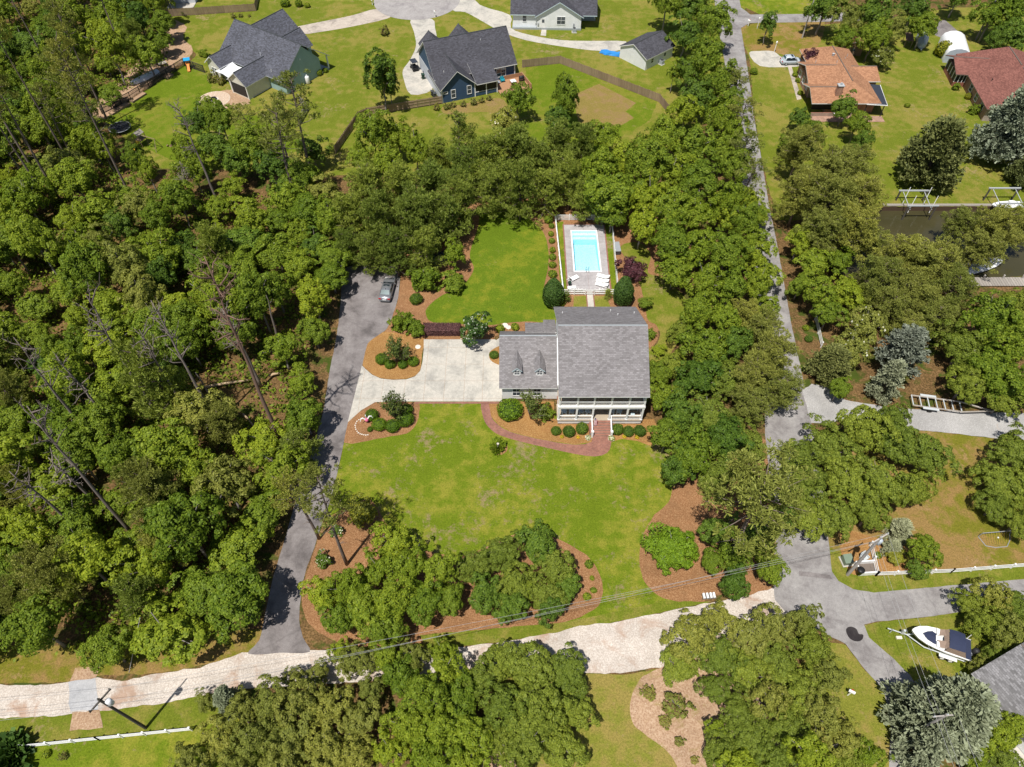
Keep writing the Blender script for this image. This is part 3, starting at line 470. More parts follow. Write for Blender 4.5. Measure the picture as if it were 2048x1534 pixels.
# ------------------------------------------------------------------ vegetation
def leaves(name, cen, nrm, size, mats, aspect=0.62, mi=None, seed=0, tri=False):
    """leaf faces: one small quad (or needle triangle) each, numpy -> mesh"""
    rs = np.random.RandomState(seed); n = len(cen); nrm = nrm / (np.linalg.norm(nrm, axis=1, keepdims=True) + 1e-9)
    t = rs.normal(size=(n, 3)); t -= (t * nrm).sum(1, keepdims=True) * nrm; t /= np.linalg.norm(t, axis=1, keepdims=True) + 1e-9
    b = np.cross(nrm, t); s = size[:, None] * 0.5
    bend = nrm * (s * 0.25)
    v = np.stack([cen - t * s - bend, cen + b * s * aspect, cen + t * s - bend, cen - b * s * aspect], 1).reshape(-1, 3)
    return quads(name, v, n, mats, mi)
def quads(name, v, n, mats, mi=None, k=4):
    me = bpy.data.meshes.new(name); me.vertices.add(n * k); me.vertices.foreach_set('co', v.astype(np.float32).ravel()); me.loops.add(n * k); me.loops.foreach_set('vertex_index', np.arange(n * k, dtype=np.int32))
    me.polygons.add(n); me.polygons.foreach_set('loop_start', np.arange(0, n * k, k, dtype=np.int32)); me.polygons.foreach_set('loop_total', np.full(n, k, dtype=np.int32))
    for mm in mats: me.materials.append(M[mm])
    if mi is not None: me.polygons.foreach_set('material_index', mi.astype(np.int32))
    me.update(calc_edges=True); return me
def sphere_pts(rs, n):
    d = rs.normal(size=(n, 3)); return d / np.linalg.norm(d, axis=1, keepdims=True)
def lobed(seed, lobes, per_area, size, jitter=0.42, inner=0.12):
    """leaf positions on many drooping, ragged sprays that tilt outwards from the crown's middle"""
    rs = np.random.RandomState(seed); C, N = [], []
    mz = sum(l[2] for l in lobes) / len(lobes)
    for (x, y, z, r, sq) in lobes:
        n = int(per_area * r * r * 3.2 * 1.25); a = rs.uniform(0, 6.283, n); ph = rs.uniform(0, 6.283, 3)
        edge = r * 1.0 * (1 + 0.22 * np.sin(3 * a + ph[0]) + 0.16 * np.sin(5 * a + ph[1]) + 0.10 * np.sin(9 * a + ph[2])); u = np.sqrt(rs.uniform(0, 1, n)); q = edge * u
        p = np.c_[q * np.cos(a), q * np.sin(a), -sq * 0.85 * r * u ** 2 + rs.normal(0, 0.06 * r + 0.03, n)]
        nn = np.c_[np.cos(a) * u * 1.3, np.sin(a) * u * 1.3, np.ones(n)]
        d = Vector((x, y, (z - mz) * 0.9 + 0.75 * math.hypot(x, y) + 0.5)).normalized(); m = np.array(Vector((0, 0, 1)).rotation_difference(d).to_matrix())
        C.append(p @ m.T + (x, y, z)); N.append(nn @ m.T)
    C = np.concatenate(C); N = np.concatenate(N)
    N = N + rs.normal(0, jitter, N.shape) + (-0.08, -0.1, 0.25)
    return C, N, size * rs.uniform(0.6, 1.4, len(C))
def broad_lobes(rs, Rr, base, top, n, low=0.0, lr=(0.24, 0.40), sq=0.8):
    out = []; cz = (base + top) / 2; hz = (top - base) / 2; gold = 2.39996; f1, f2, f3 = rs.uniform(0, 6.28, 3)
    for i in range(n):
        u = (i + 0.5) / n; z = 1 - u * (1.45 - low); rr = math.sqrt(max(0, 1 - z * z)) if z > -0.5 else 0.8; a = i * gold + rs.uniform(-0.5, 0.5)
        k = rs.uniform(0.72, 1.0) if rs.rand() < 0.62 else rs.uniform(0.3, 0.72); r = Rr * rs.uniform(*lr) * (1.15 - 0.35 * k)
        k *= 1 + 0.20 * math.sin(2 * a + f1) + 0.14 * math.sin(3 * a + f2) + 0.10 * math.sin(5 * a + f3 + z * 3)
        out.append((rr * math.cos(a) * Rr * k, rr * math.sin(a) * Rr * k, cz + z * hz * k, r, sq))
    return out
def limbs(b, rs, trunk_top, lobes, n, r0):
    for i in rs.choice(len(lobes), min(n, len(lobes)), False):
        x, y, z, r, s = lobes[i]; st = Vector((0, 0, trunk_top * rs.uniform(0.55, 1.0))); e = Vector((x, y, z)); mid = st.lerp(e, 0.5) + Vector((0, 0, 0.12 * (e - st).length)); b.tube([st, mid, e], [r0, r0 * 0.65, r0 * 0.25], 5)
def make_broad(seed, Rr, base, top, n, mats, per=15, size=0.30, bark='grey_bark', squash=0.8, lr=(0.24, 0.40), flowers=0.0, low=0.0, tr=0.045, inner=0.12):
    rs = np.random.RandomState(seed); lb = broad_lobes(rs, Rr, base, top, n, low, lr, squash); C, N, S = lobed(seed + 1, lb, per, size, inner=inner); mi = None
    if flowers:
        mi = (rs.rand(len(C)) < flowers).astype(int); S = np.where(mi == 1, S * 1.3, S)
    cr = leaves('crown', C, N, S, mats, 0.66, mi, seed)
    b = MB(); k = Rr * tr; wob = [(rs.uniform(-.2, .2), rs.uniform(-.2, .2)) for _ in range(3)]
    b.tube([(0, 0, -0.1), (wob[0][0] * .4, wob[0][1] * .4, base * 0.5), (wob[1][0], wob[1][1], base), (0, 0, (base + top) * 0.5), (0, 0, top * 0.85)], [k * 1.5, k * 1.1, k, k * 0.6, k * 0.2], 7)
    limbs(b, rs, base + (top - base) * 0.4, lb, 9, k * 0.5)
    return b.mesh('trunk', bark, True), cr, (base + top) / 2, Rr, top
def tuft_mesh(name, cen, axis, size, mats, k=9, seed=0, width=0.10, spread=0.85):
    """needle tufts: k thin blades fanning out of each centre"""
    rs = np.random.RandomState(seed); n = len(cen); c = np.repeat(cen, k, 0); s = np.repeat(size, k)[:, None] * rs.uniform(0.7, 1.15, (n * k, 1))
    d = np.repeat(axis, k, 0) + rs.normal(0, spread, (n * k, 3)); d /= np.linalg.norm(d, axis=1, keepdims=True) + 1e-9
    w = np.cross(d, rs.normal(size=(n * k, 3))); w /= np.linalg.norm(w, axis=1, keepdims=True) + 1e-9
    v = np.stack([c - w * s * width * 0.6, c + d * s - w * s * width, c + d * s * 1.05 + w * s * width, c + w * s * width * 0.6], 1).reshape(-1, 3)
    return quads(name, v, n * k, mats)
def make_pine(seed, h, crown_from, spread, mats, nb=26, pads=2, per=26, size=0.55, bark='pine_bark', r0=0.24, dead=0, lean=0.3, padr=(0.5, 1.0), cone=False):
    rs = np.random.RandomState(seed); b = MB(); lx, ly = rs.uniform(-lean, lean, 2)
    def ax(z): t = z / h; return Vector((lx * t * t * 2, ly * t * t * 2, z))
    b.tube([ax(z) - Vector((0, 0, 0.15 if z == 0 else 0)) for z in np.linspace(0, h, 8)], [r0 * (1.15 - 0.95 * i / 7) for i in range(8)], 7)
    C, A = [], []
    for i in range(nb):
        t = (i + rs.rand()) / nb; z = h * (crown_from + (1 - crown_from) * t); prof = math.sin(math.pi * min(1, 0.25 + 0.75 * t) ** 0.8) ** 0.7 if t < 0.98 else 0.3
        if cone: prof = (1 - t * 0.96) ** 0.75 * 1.1
        ln = spread * (0.35 + 0.65 * prof) * rs.uniform(0.6, 1.1); a = i * 2.39996 + rs.uniform(-0.6, 0.6); up = rs.uniform(0.0, 0.45) + t * 0.35
        st = ax(z); e = st + Vector((math.cos(a), math.sin(a), up)) * ln; mid = st.lerp(e, 0.5) + Vector((0, 0, -0.06 * ln)); b.tube([st, mid, e], [0.07, 0.05, 0.02], 4)
        for j in range(pads):
            f = 1.0 - 0.33 * j + rs.uniform(-0.1, 0.1); c = np.array(st.lerp(e, f)) + rs.normal(0, 0.25, 3); pr = rs.uniform(*padr) * (1 - 0.15 * j)
            n = int(per * pr * pr + 4); dd = sphere_pts(rs, n); p = dd * pr * rs.uniform(0.55, 1, (n, 1)); p[:, 2] *= 0.5; C.append(p + c); A.append(dd * 0.8 + (-0.1, -0.15, 1.1))
    for i in range(dead):
        z = h * rs.uniform(crown_from * 0.45, crown_from); a = rs.uniform(0, 6.28); ln = spread * rs.uniform(0.25, 0.6); st = ax(z); e = st + Vector((math.cos(a), math.sin(a), rs.uniform(-0.1, 0.4))) * ln; b.tube([st, st.lerp(e, .6) + Vector((0, 0, .1)), e], [0.05, 0.035, 0.012], 4)
    C = np.concatenate(C); A = np.concatenate(A)
    cr = tuft_mesh('crown', C, A, size * rs.uniform(0.7, 1.25, len(C)), mats, 7, seed, 0.11)
    return b.mesh('trunk', bark, True), cr, h * (crown_from + 1) / 2, spread, h
def make_cone(seed, h, Rr, mats, size=0.4, n=1500, low=0.06, bark='pine_bark', ragged_=0.25, k=7, up=0.2, power=0.8):
    """cedar / spruce: feathery sprays on a cone"""
    rs = np.random.RandomState(seed); b = MB(); b.tube([(0, 0, -.1), (0, 0, h * 0.5), (0, 0, h * 0.97)], [Rr * 0.09, Rr * 0.055, 0.02], 7)
    C, A = [], []; nb = int(n / 16)
    for i in range(nb):
        t = rs.rand() ** 0.9; z = h * (low + (1 - low) * (1 - t) ** 1.0 * 0.98 if False else low + (1 - low) * t * 0.98); rr = Rr * (1 - t * 0.97) ** power * rs.uniform(1 - ragged_, 1 + ragged_ * 0.5); a = rs.uniform(0, 6.283)
        e = Vector((math.cos(a) * rr, math.sin(a) * rr, z + rr * up)); st = Vector((0, 0, z))
        if i % 4 == 0: b.tube([st, e], [0.05, 0.012], 4)
        m = 16; f = rs.uniform(0.45, 1.03, m); p = np.array([list(st.lerp(e, q)) for q in f]) + rs.normal(0, 0.05 * Rr + 0.08, (m, 3)); C.append(p); A.append(np.tile((math.cos(a), math.sin(a), 0.55), (m, 1)))
    C = np.concatenate(C); A = np.concatenate(A)
    return b.mesh('trunk', bark, True), tuft_mesh('crown', C, A, size * rs.uniform(0.6, 1.3, len(C)), mats, k, seed, 0.16, 0.6), h * 0.45, Rr, h
def make_dead(seed, h, nb, r0, bark='dead_wood', fork=True, twig=2, spread=2.4):
    rs = np.random.RandomState(seed); b = MB(); lx, ly = rs.uniform(-0.5, 0.5, 2); wob = rs.uniform(-0.22, 0.22, (9, 2))
    def ax(z): t = z / h; i = min(8, int(t * 8)); f = t * 8 - i; w = wob[i] * (1 - f) + wob[min(8, i + 1)] * f; return Vector((lx * t * t * 2 + w[0] * t, ly * t * t * 2 + w[1] * t, z))
    b.tube([ax(z) for z in np.linspace(0, h, 9)], [r0 * (1.1 - 0.9 * i / 8) for i in range(9)], 7)
    for i in range(nb):
        z = h * rs.uniform(0.55, 0.97); a = rs.uniform(0, 6.28); ln = spread * rs.uniform(0.3, 1.0); st = ax(z); e = st + Vector((math.cos(a), math.sin(a), rs.uniform(0.0, 0.8))) * ln; m_ = st.lerp(e, 0.5) + Vector(rs.uniform(-0.25, 0.25, 3))
        b.tube([st, m_, e], [r0 * 0.34, r0 * 0.22, 0.02], 5)
        for j in range(twig):
            s2 = m_.lerp(e, rs.uniform(0, 0.9)); b.tube([s2, s2 + Vector(rs.uniform(-0.7, 0.7, 3)) + Vector((0, 0, 0.2))], [0.035, 0.012], 4)
    return b.mesh('trunk', bark, True), None, h * 0.7, 2.0, h
def make_ball(seed, rx, rz, mats, per=150, size=0.13, squash=1.0, shape=None, flowers=0.0, bark='grey_bark'):
    rs = np.random.RandomState(seed); n = int(per * rx * (rx + rz) * 6); d = sphere_pts(rs, n); d = d[d[:, 2] > -0.75]; n = len(d)
    rad = (1 - np.abs(rs.normal(0, 0.05, n))) * (1 + 0.045 * np.sin(d[:, 0] * 6 + seed) * np.cos(d[:, 1] * 7) + 0.03 * np.sin(d[:, 2] * 9))
    p = d * rad[:, None] * (rx, rx, rz)
    if shape: f = np.array([shape((z + 1) / 2) for z in d[:, 2]]); p[:, 0] *= f; p[:, 1] *= f
    p[:, 2] += rz * 0.92; mi = (rs.rand(n) < flowers).astype(int) if flowers else None
    cr = leaves('crown', p, d + rs.normal(0, 0.5, d.shape), size * rs.uniform(0.6, 1.4, n) * (1.0 if mi is None else np.where(mi == 1, 1.5, 1.0)), mats, 0.7, mi, seed)
    b = MB(); b.tube([(0, 0, -.05), (0, 0, rz * 0.9)], [rx * 0.08, rx * 0.04], 6)
    for a in range(5): b.tube([(0, 0, 0.1), (math.cos(a * 1.26) * rx * .55, math.sin(a * 1.26) * rx * .55, rz * 1.1)], [rx * 0.04, rx * 0.015], 4)
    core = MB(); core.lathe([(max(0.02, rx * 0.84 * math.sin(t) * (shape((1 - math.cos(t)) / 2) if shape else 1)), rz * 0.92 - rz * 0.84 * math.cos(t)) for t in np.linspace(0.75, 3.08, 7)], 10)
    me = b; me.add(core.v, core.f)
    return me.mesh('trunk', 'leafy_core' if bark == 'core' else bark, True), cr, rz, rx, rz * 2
def make_vase(seed, h, Rr, mats, size=0.26, stems=9, per=60):
    """crape myrtle: many upright stems with leaf sprays"""
    rs = np.random.RandomState(seed); b = MB(); C, N = [], []
    for i in range(stems * 3):
        a = i * 2.4 + rs.uniform(-.3, .3); k = rs.uniform(0.15, 1.0); e = Vector((math.cos(a) * Rr * k, math.sin(a) * Rr * k, h * (1.05 - 0.42 * k * k) * rs.uniform(0.8, 1.05))); mid = e * 0.45 + Vector((0, 0, h * 0.08))
        b.tube([(0, 0, 0), mid, e], [0.05, 0.035, 0.01], 4); n = int(per); t = rs.uniform(0.35, 1.08, n)
        p = np.array([list(mid.lerp(e, (q - 0.35) / 0.65)) for q in t]) + rs.normal(0, 0.16, (n, 3)); C.append(p); N.append(rs.normal(0, 0.7, (n, 3)) + (math.cos(a) * .3, math.sin(a) * .3, 0.6))
    C = np.concatenate(C); N = np.concatenate(N)
    return b.mesh('trunk', 'grey_bark', True), leaves('crown', C, N, size * rs.uniform(0.6, 1.3, len(C)), mats, 0.5, None, seed), h * 0.6, Rr, h
def make_tuftplant(seed, h, Rr, mats, n=60, flowers=0.0):
    rs = np.random.RandomState(seed); C = np.c_[rs.normal(0, Rr * 0.3, (n, 2)), rs.uniform(0, h * 0.3, n)]; A = np.c_[C[:, :2] * 2.2 / Rr, np.ones(n) * 1.0]
    cr = tuft_mesh('foliage', C, A, np.full(n, h * 0.8), mats[:1], 6, seed, 0.14, 0.5); b = MB(); b.tube([(0, 0, 0), (0, 0, h * 0.4)], [0.03, 0.02], 4)
    return b.mesh('stem', 'grey_bark'), cr, h * 0.5, Rr, h

VAR = {
 'green': [make_broad(10 + i, 3.0, 1.8 + 0.4 * (i % 3), 7.4 + 0.7 * (i % 3), 78 + 6 * (i % 3), ['leaf_green'], 72, 0.25, lr=(0.15, 0.33), inner=0.17) for i in range(6)],
 'bright': [make_broad(30 + i, 3.0, 2.0, 7.2 + 0.8 * i, 76, ['leaf_bright'], 72, 0.25, lr=(0.14, 0.31), inner=0.18) for i in range(4)],
 'deep': [make_broad(40 + i, 3.0, 1.4, 7.0, 78, ['leaf_deep'], 72, 0.25, lr=(0.15, 0.32), inner=0.17) for i in range(2)],
 'oak': [make_broad(50 + i, 4.2, 2.0, 7.8, 125, ['leaf_oak'], 70, 0.25, lr=(0.11, 0.24), squash=0.75, inner=0.2) for i in range(3)],
 'olive': [make_broad(57 + i, 3.4, 2.0, 8.0, 80, ['leaf_olive'], 66, 0.25, lr=(0.11, 0.27), squash=0.7, inner=0.22) for i in range(3)],
 'pine': [make_pine(60 + i, 17 + i, 0.58, 3.6, ['needle_olive'], 32, 2, 44, 0.36, dead=6) for i in range(4)],
 'tallpine': [make_pine(66 + i, 26, 0.74, 3.0, ['needle_olive'], 26, 2, 34, 0.36, dead=9, padr=(0.4, 0.85), lean=0.5, r0=0.25) for i in range(3)],
 'loosepine': [make_pine(70 + i, 16 + i, 0.55, 3.4, ['needle_olive'], 24, 2, 32, 0.34, dead=10, padr=(0.4, 0.85), lean=0.8) for i in range(2)],
 'youngpine': [make_pine(80 + i, 9.5, 0.14, 2.9, ['needle_green'], 52, 3, 42, 0.34, dead=0, padr=(0.42, 0.8), r0=0.16, cone=True) for i in range(3)],
 'bigpine': [make_pine(90 + i, 12.5, 0.30, 4.4, ['needle_olive'], 58, 3, 40, 0.36, dead=2, padr=(0.55, 1.05), r0=0.26) for i in range(3)],
 'slimpine': [make_pine(96, 8, 0.1, 1.3, ['needle_green'], 30, 2, 22, 0.4, padr=(0.3, 0.6), r0=0.1)],
 'cedar': [make_cone(100, 10, 3.4, ['cedar_grey'], 0.5, 4200, 0.03, ragged_=0.3, power=0.62), make_cone(101, 8, 2.2, ['cedar_grey'], 0.42, 2200, 0.04, ragged_=0.3, power=0.6)],
 'darkcedar': [make_cone(104, 8.5, 4.0, ['cedar_dark'], 0.55, 3800, 0.03, ragged_=0.35, power=0.55, up=0.3)],
 'spruce': [make_cone(106, 10, 4.4, ['spruce_blue'], 0.55, 4600, 0.02, ragged_=0.3, power=0.6)],
 'silver': [make_cone(108, 8, 2.9, ['silver_leaf'], 0.42, 2200, 0.15, ragged_=0.4, power=0.55, up=0.55)],
 'holly': [make_ball(110, 1.55, 2.5, ['holly'], 190, 0.17, shape=lambda t: 1.12 - 0.45 * t ** 1.6, bark='core')],
 'box': [make_ball(112, 1.0, 0.72, ['boxwood'], 260, 0.10, bark='core')],
 'bush': [make_broad(114 + i, 1.0, 0.05, 1.6, 44, ['leaf_green'], 420, 0.13, lr=(0.2, 0.36), low=-0.5) for i in range(2)],
 'darkbush': [make_ball(117, 1.0, 0.75, ['leaf_deep'], 200, 0.13, bark='core')],
 'paleball': [make_ball(118, 1.0, 0.85, ['yellow_leaf'], 120, 0.16, bark='core')],
 'roundoak': [make_broad(120, 3.0, 0.4, 5.2, 130, ['boxwood'], 90, 0.20, lr=(0.17, 0.26), low=-0.4)],
 'yellowtree': [make_broad(122, 2.2, 0.6, 4.6, 60, ['yellow_leaf', 'leaf_olive'], 110, 0.19, lr=(0.2, 0.32), flowers=0.45)],
 'magnolia': [make_broad(124, 2.2, 0.4, 6.2, 64, ['holly', 'petal_white'], 100, 0.22, lr=(0.2, 0.34), flowers=0.035, low=-0.3), make_broad(125, 2.6, 0.8, 6.5, 70, ['leaf_olive', 'petal_white'], 70, 0.25, lr=(0.18, 0.32), flowers=0.012)],
 'camellia': [make_broad(127, 1.0, 0.05, 1.8, 40, ['leaf_deep', 'petal_white'], 300, 0.15, lr=(0.2, 0.36), low=-0.5, flowers=0.05)],
 'plum': [make_broad(130, 2.0, 0.5, 3.9, 54, ['plum'], 90, 0.2, lr=(0.2, 0.34), low=-0.1)],
 'myrtle': [make_vase(134 + i, 4.6, 2.0, ['myrtle'], 0.27, 9, 62) for i in range(3)],
 'pear': [make_broad(138, 2.2, 1.4, 8.2, 60, ['leaf_deep'], 80, 0.25, lr=(0.2, 0.36))],
 'linden': [make_broad(139, 1.8, 1.0, 5.4, 54, ['leaf_bright'], 90, 0.22, lr=(0.2, 0.36), low=-0.1)],
 'slim': [make_broad(140, 1.3, 1.2, 7.0, 40, ['leaf_green'], 90, 0.22, lr=(0.25, 0.4))],
 'dead': [make_dead(150 + i, 15 + i, 15 + i, 0.25, spread=2.4, twig=5) for i in range(4)],
 'reddead': [make_dead(160, 21, 24, 0.28, 'red_bark', twig=6, spread=2.8)],
 'snag': [make_dead(164, 9, 1, 0.26, twig=0, spread=1.2), make_dead(165, 9, 2, 0.24, twig=0, spread=1.0)],
 'liriope': [make_tuftplant(170, 0.7, 0.6, ['leaf_bright'])], 'shrublet': [make_ball(171, 0.6, 0.42, ['leaf_bright'], 150, 0.15, bark='core')], 'dryshrub': [make_broad(172, 0.6, 0.05, 1.0, 30, ['brown_grass_leaf', 'leaf_olive'], 420, 0.11, lr=(0.18, 0.36), low=-0.5, flowers=0.6)],
 'yellowflower': [make_ball(173, 0.3, 0.18, ['petal_yellow'], 400, 0.1, bark='core')], 'whiteflower': [make_ball(174, 0.45, 0.3, ['leaf_bright', 'petal_white'], 250, 0.14, flowers=0.35, bark='core')], 'palm': [make_tuftplant(176, 2.4, 2.0, ['holly'], 160)],
}
CAT = {'pine': 'pine tree', 'tallpine': 'pine tree', 'loosepine': 'pine tree', 'youngpine': 'pine tree', 'bigpine': 'pine tree', 'slimpine': 'pine tree', 'dead': 'dead tree', 'reddead': 'dead tree', 'snag': 'dead tree', 'holly': 'shrub', 'box': 'shrub', 'bush': 'shrub', 'darkbush': 'shrub', 'paleball': 'shrub', 'camellia': 'shrub', 'liriope': 'plant', 'shrublet': 'shrub', 'dryshrub': 'shrub', 'yellowflower': 'flowers', 'whiteflower': 'flowers', 'palm': 'plant', 'plum': 'tree', 'cedar': 'conifer', 'darkcedar': 'conifer', 'spruce': 'conifer', 'silver': 'tree'}
NAME = {'green': 'broadleaf_tree', 'bright': 'broadleaf_tree', 'deep': 'broadleaf_tree', 'oak': 'oak_tree', 'olive': 'oak_tree', 'pine': 'pine_tree', 'tallpine': 'pine_tree', 'loosepine': 'pine_tree', 'youngpine': 'young_pine_tree', 'bigpine': 'pine_tree', 'slimpine': 'young_pine_tree', 'cedar': 'cedar_tree', 'darkcedar': 'cedar_tree', 'spruce': 'spruce_tree', 'silver': 'silver_leaved_tree', 'holly': 'clipped_holly', 'box': 'clipped_boxwood', 'bush': 'round_shrub', 'darkbush': 'round_shrub', 'paleball': 'round_shrub', 'roundoak': 'round_tree', 'yellowtree': 'yellow_green_tree', 'magnolia': 'magnolia_tree', 'camellia': 'flowering_shrub', 'plum': 'purple_leaved_tree', 'myrtle': 'crape_myrtle', 'pear': 'broadleaf_tree', 'linden': 'broadleaf_tree', 'slim': 'slender_tree', 'dead': 'dead_pine', 'reddead': 'dead_pine', 'snag': 'broken_snag', 'liriope': 'tufted_plant', 'shrublet': 'small_shrub', 'dryshrub': 'small_shrub', 'yellowflower': 'yellow_flowers', 'whiteflower': 'white_flowers', 'palm': 'spiky_plant'}
rv = random.Random(5)
def plant(kind, loc, sxy, sz, label, group=None, cat=None, var=None, rz=None):
    tr, cr, cz, Rr, top = VAR[kind][(rv.randrange(len(VAR[kind])) if var is None else var) % len(VAR[kind])]
    o = thing(NAME[kind], label, cat or CAT.get(kind, 'tree'), (loc[0], loc[1], 0), rv.uniform(0, 6.28) if rz is None else rz, group); o.scale = (sxy * rv.uniform(0.88, 1.1), sxy * rv.uniform(0.88, 1.1), sz)
    link('trunk', tr, o)
    if cr: link('crown', cr, o)
    return o
def crown_at(kind, px, py, rpx, label, group=None, var=None, hk=1.0, rz=None):
    """tree whose crown centre is seen at px, py with radius rpx"""
    v = (rv.randrange(len(VAR[kind])) if var is None else var) % len(VAR[kind]); tr, cr, cz, Rr, top = VAR[kind][v]; s = 1.0
    for _ in range(4):
        z = cz * s * hk; s = rpx / ppm(px, py, z) / Rr
    p = G(px, py, cz * s * hk); return plant(kind, p, s, s * hk, label, group, None, v, rz)
def trunk_at(kind, base, top, label, group=None, var=None, z0=0.0, sxy=None):
    """tall tree by the visible foot (at height z0) and the visible top"""
    p = G(base[0], base[1], z0); v = (rv.randrange(len(VAR[kind])) if var is None else var) % len(VAR[kind]); h0 = VAR[kind][v][4]; best = min((abs(V2P(p.x, p.y, z)[1] - top[1]) + abs(V2P(p.x, p.y, z)[0] - top[0]), z) for z in np.arange(4, 32, 0.25))[1]
    s = best / h0; return plant(kind, p, sxy or max(0.75, min(1.15, s)), s, label, group, None, v)
def row(kind, pts, desc, place, group, hk=1.0, order='left'):
    """neighbours of one kind; each is told apart by its place in the row"""
    key = {'left': lambda q: q[0], 'right': lambda q: -q[0], 'top': lambda q: q[1], 'bottom': lambda q: -q[1]}[order]; word = {'left': 'from the left', 'right': 'from the right', 'top': 'from the far end', 'bottom': 'from the near end'}[order]
    pts = sorted(pts, key=key)
    for i, q in enumerate(pts):
        lab = f'{desc}, {ordn(i)} {word} {place}' if len(pts) > 1 else f'{desc} {place}'
        crown_at(kind if isinstance(kind, str) else kind[i % len(kind)], q[0], q[1], q[2], lab, group, None, q[3] if len(q) > 3 else hk * rv.uniform(0.85, 1.22))

# ------------------------------------------------------------------ buildings
def roof(parent, planes, mat, trim='white_paint', th=0.16, name='roof'):
    """sloped planes (eave edge first) with thickness, fascia and metre UVs"""
    me = bpy.data.meshes.new(name); bm = bmesh.new(); uvl = bm.loops.layers.uv.new('UVMap')
    for pl in planes:
        P_ = [Vector(p) for p in pl]; u = (P_[1] - P_[0]).normalized(); nn = u.cross(P_[-1] - P_[0]).normalized()
        if nn.z < 0: nn = -nn
        vv = nn.cross(u); top = [bm.verts.new(p) for p in P_]; bot = [bm.verts.new(p - Vector((0, 0, th))) for p in P_]
        f = bm.faces.new(top); f.material_index = 0
        for lp in f.loops: q = lp.vert.co; lp[uvl].uv = (q.dot(u), q.dot(vv))
        if f.normal.dot(nn) < 0: f.normal_flip()
        g = bm.faces.new(bot[::-1]); g.material_index = 1
        for i in range(len(top)):
            k = (i + 1) % len(top); s = bm.faces.new((top[i], bot[i], bot[k], top[k])); s.material_index = 1
    bm.normal_update(); bm.to_mesh(me); bm.free(); me.materials.append(M[mat]); me.materials.append(M[trim]); return link(name, me, parent)
def gable_x(parent, x0, x1, y0, y1, ze, zr, mat, yr=None, ze1=None, trim='white_paint', cap=True):
    """ridge along local x; eaves at y0 and y1"""
    yr = (y0 + y1) / 2 if yr is None else yr; z1 = ze if ze1 is None else ze1
    r = roof(parent, [[(x0, y0, ze), (x1, y0, ze), (x1, yr, zr), (x0, yr, zr)], [(x1, y1, z1), (x0, y1, z1), (x0, yr, zr), (x1, yr, zr)]], mat, trim)
    if cap: part('ridge_cap', MB().tube([(x0 + .05, yr, zr + .01), (x1 - .05, yr, zr + .01)], 0.09, 6), mat if False else 'grey_paint' if 'grey' in mat else 'bin_grey' if mat[0] in 'cs' else 'rust_steel', r)
    return r
def gable_y(parent, x0, x1, y0, y1, ze, zr, mat, xr=None, trim='white_paint', cap=True):
    xr = (x0 + x1) / 2 if xr is None else xr
    r = roof(parent, [[(x0, y1, ze), (x0, y0, ze), (xr, y0, zr), (xr, y1, zr)], [(x1, y0, ze), (x1, y1, ze), (xr, y1, zr), (xr, y0, zr)]], mat, trim)
    if cap: part('ridge_cap', MB().tube([(xr, y0 + .05, zr + .01), (xr, y1 - .05, zr + .01)], 0.09, 6), 'grey_paint' if 'grey' in mat else 'bin_grey' if mat[0] in 'cs' else 'rust_steel', r)
    return r
def walls_x(parent, x0, x1, y0, y1, z0, ze, zr, mat, yr=None):
    yr = (y0 + y1) / 2 if yr is None else yr; prof = [(y0, z0), (y1, z0), (y1, ze), (yr, zr), (y0, ze)]
    return part('wall', MB().loft([[(x0, a, c) for a, c in prof], [(x1, a, c) for a, c in prof]]), mat, parent)
def walls_y(parent, x0, x1, y0, y1, z0, ze, zr, mat, xr=None):
    xr = (x0 + x1) / 2 if xr is None else xr; prof = [(x0, z0), (x1, z0), (x1, ze), (xr, zr), (x0, ze)]
    return part('wall', MB().loft([[(a, y0, c) for a, c in prof], [(a, y1, c) for a, c in prof]]), mat, parent)
def window(parent, x, y, z, w, h, face='-y', nx=1, nz=2, frame='white_paint', glass='window_glass', name='window'):
    """casing, glazing bars and a pane set into a wall face; x, y is the foot of its centre line"""
    rz = {'-y': 0, '+x': R(90), '+y': R(180), '-x': R(-90)}[face]; b = MB(); t = 0.09
    b.box(-w / 2 - t, -w / 2, -.06, .05, -t, h + t); b.box(w / 2, w / 2 + t, -.06, .05, -t, h + t); b.box(-w / 2, w / 2, -.06, .05, h, h + t); b.box(-w / 2, w / 2, -.08, .05, -t, 0)
    for i in range(1, nx): b.box(-w / 2 + w * i / nx - .025, -w / 2 + w * i / nx + .025, -.045, .04, 0, h)
    for i in range(1, nz): b.box(-w / 2, w / 2, -.044, .039, h * i / nz - .025, h * i / nz + .025)
    o = part(name, b, frame, parent); o.location = (x, y, z); o.rotation_euler = (0, 0, rz)
    part('pane', MB().box(-w / 2, w / 2, -.025, .03, 0, h), glass, o); return o
def door(parent, x, y, z, w, h, face='-y', mat='white_paint'):
    rz = {'-y': 0, '+x': R(90), '+y': R(180), '-x': R(-90)}[face]; b = MB(); b.box(-w / 2, w / 2, -.05, .03, 0, h)
    for s in (-1, 1): b.box(s * (w / 2 + .05) - .05, s * (w / 2 + .05) + .05, -.07, .03, 0, h + .1)
    b.box(-w / 2, w / 2, -.07, .03, h, h + .1); o = part('door', b, mat, parent); o.location = (x, y, z); o.rotation_euler = (0, 0, rz)
    part('handle', MB().tube([(w * .38, -.05, 1.0), (w * .38, -.12, 1.0)], .03, 6), 'dark_metal', o); part('pane', MB().box(-w * .3, w * .3, -.06, -.05, h * .55, h * .9), 'window_glass', o); return o
def vents(parent, pts, mat='white_steel', h=0.35, r=0.06):
    for p in pts: part('vent_pipe', MB().tube([(p[0], p[1], p[2] - .25), (p[0], p[1], p[2] + h)], r, 7), mat, parent)
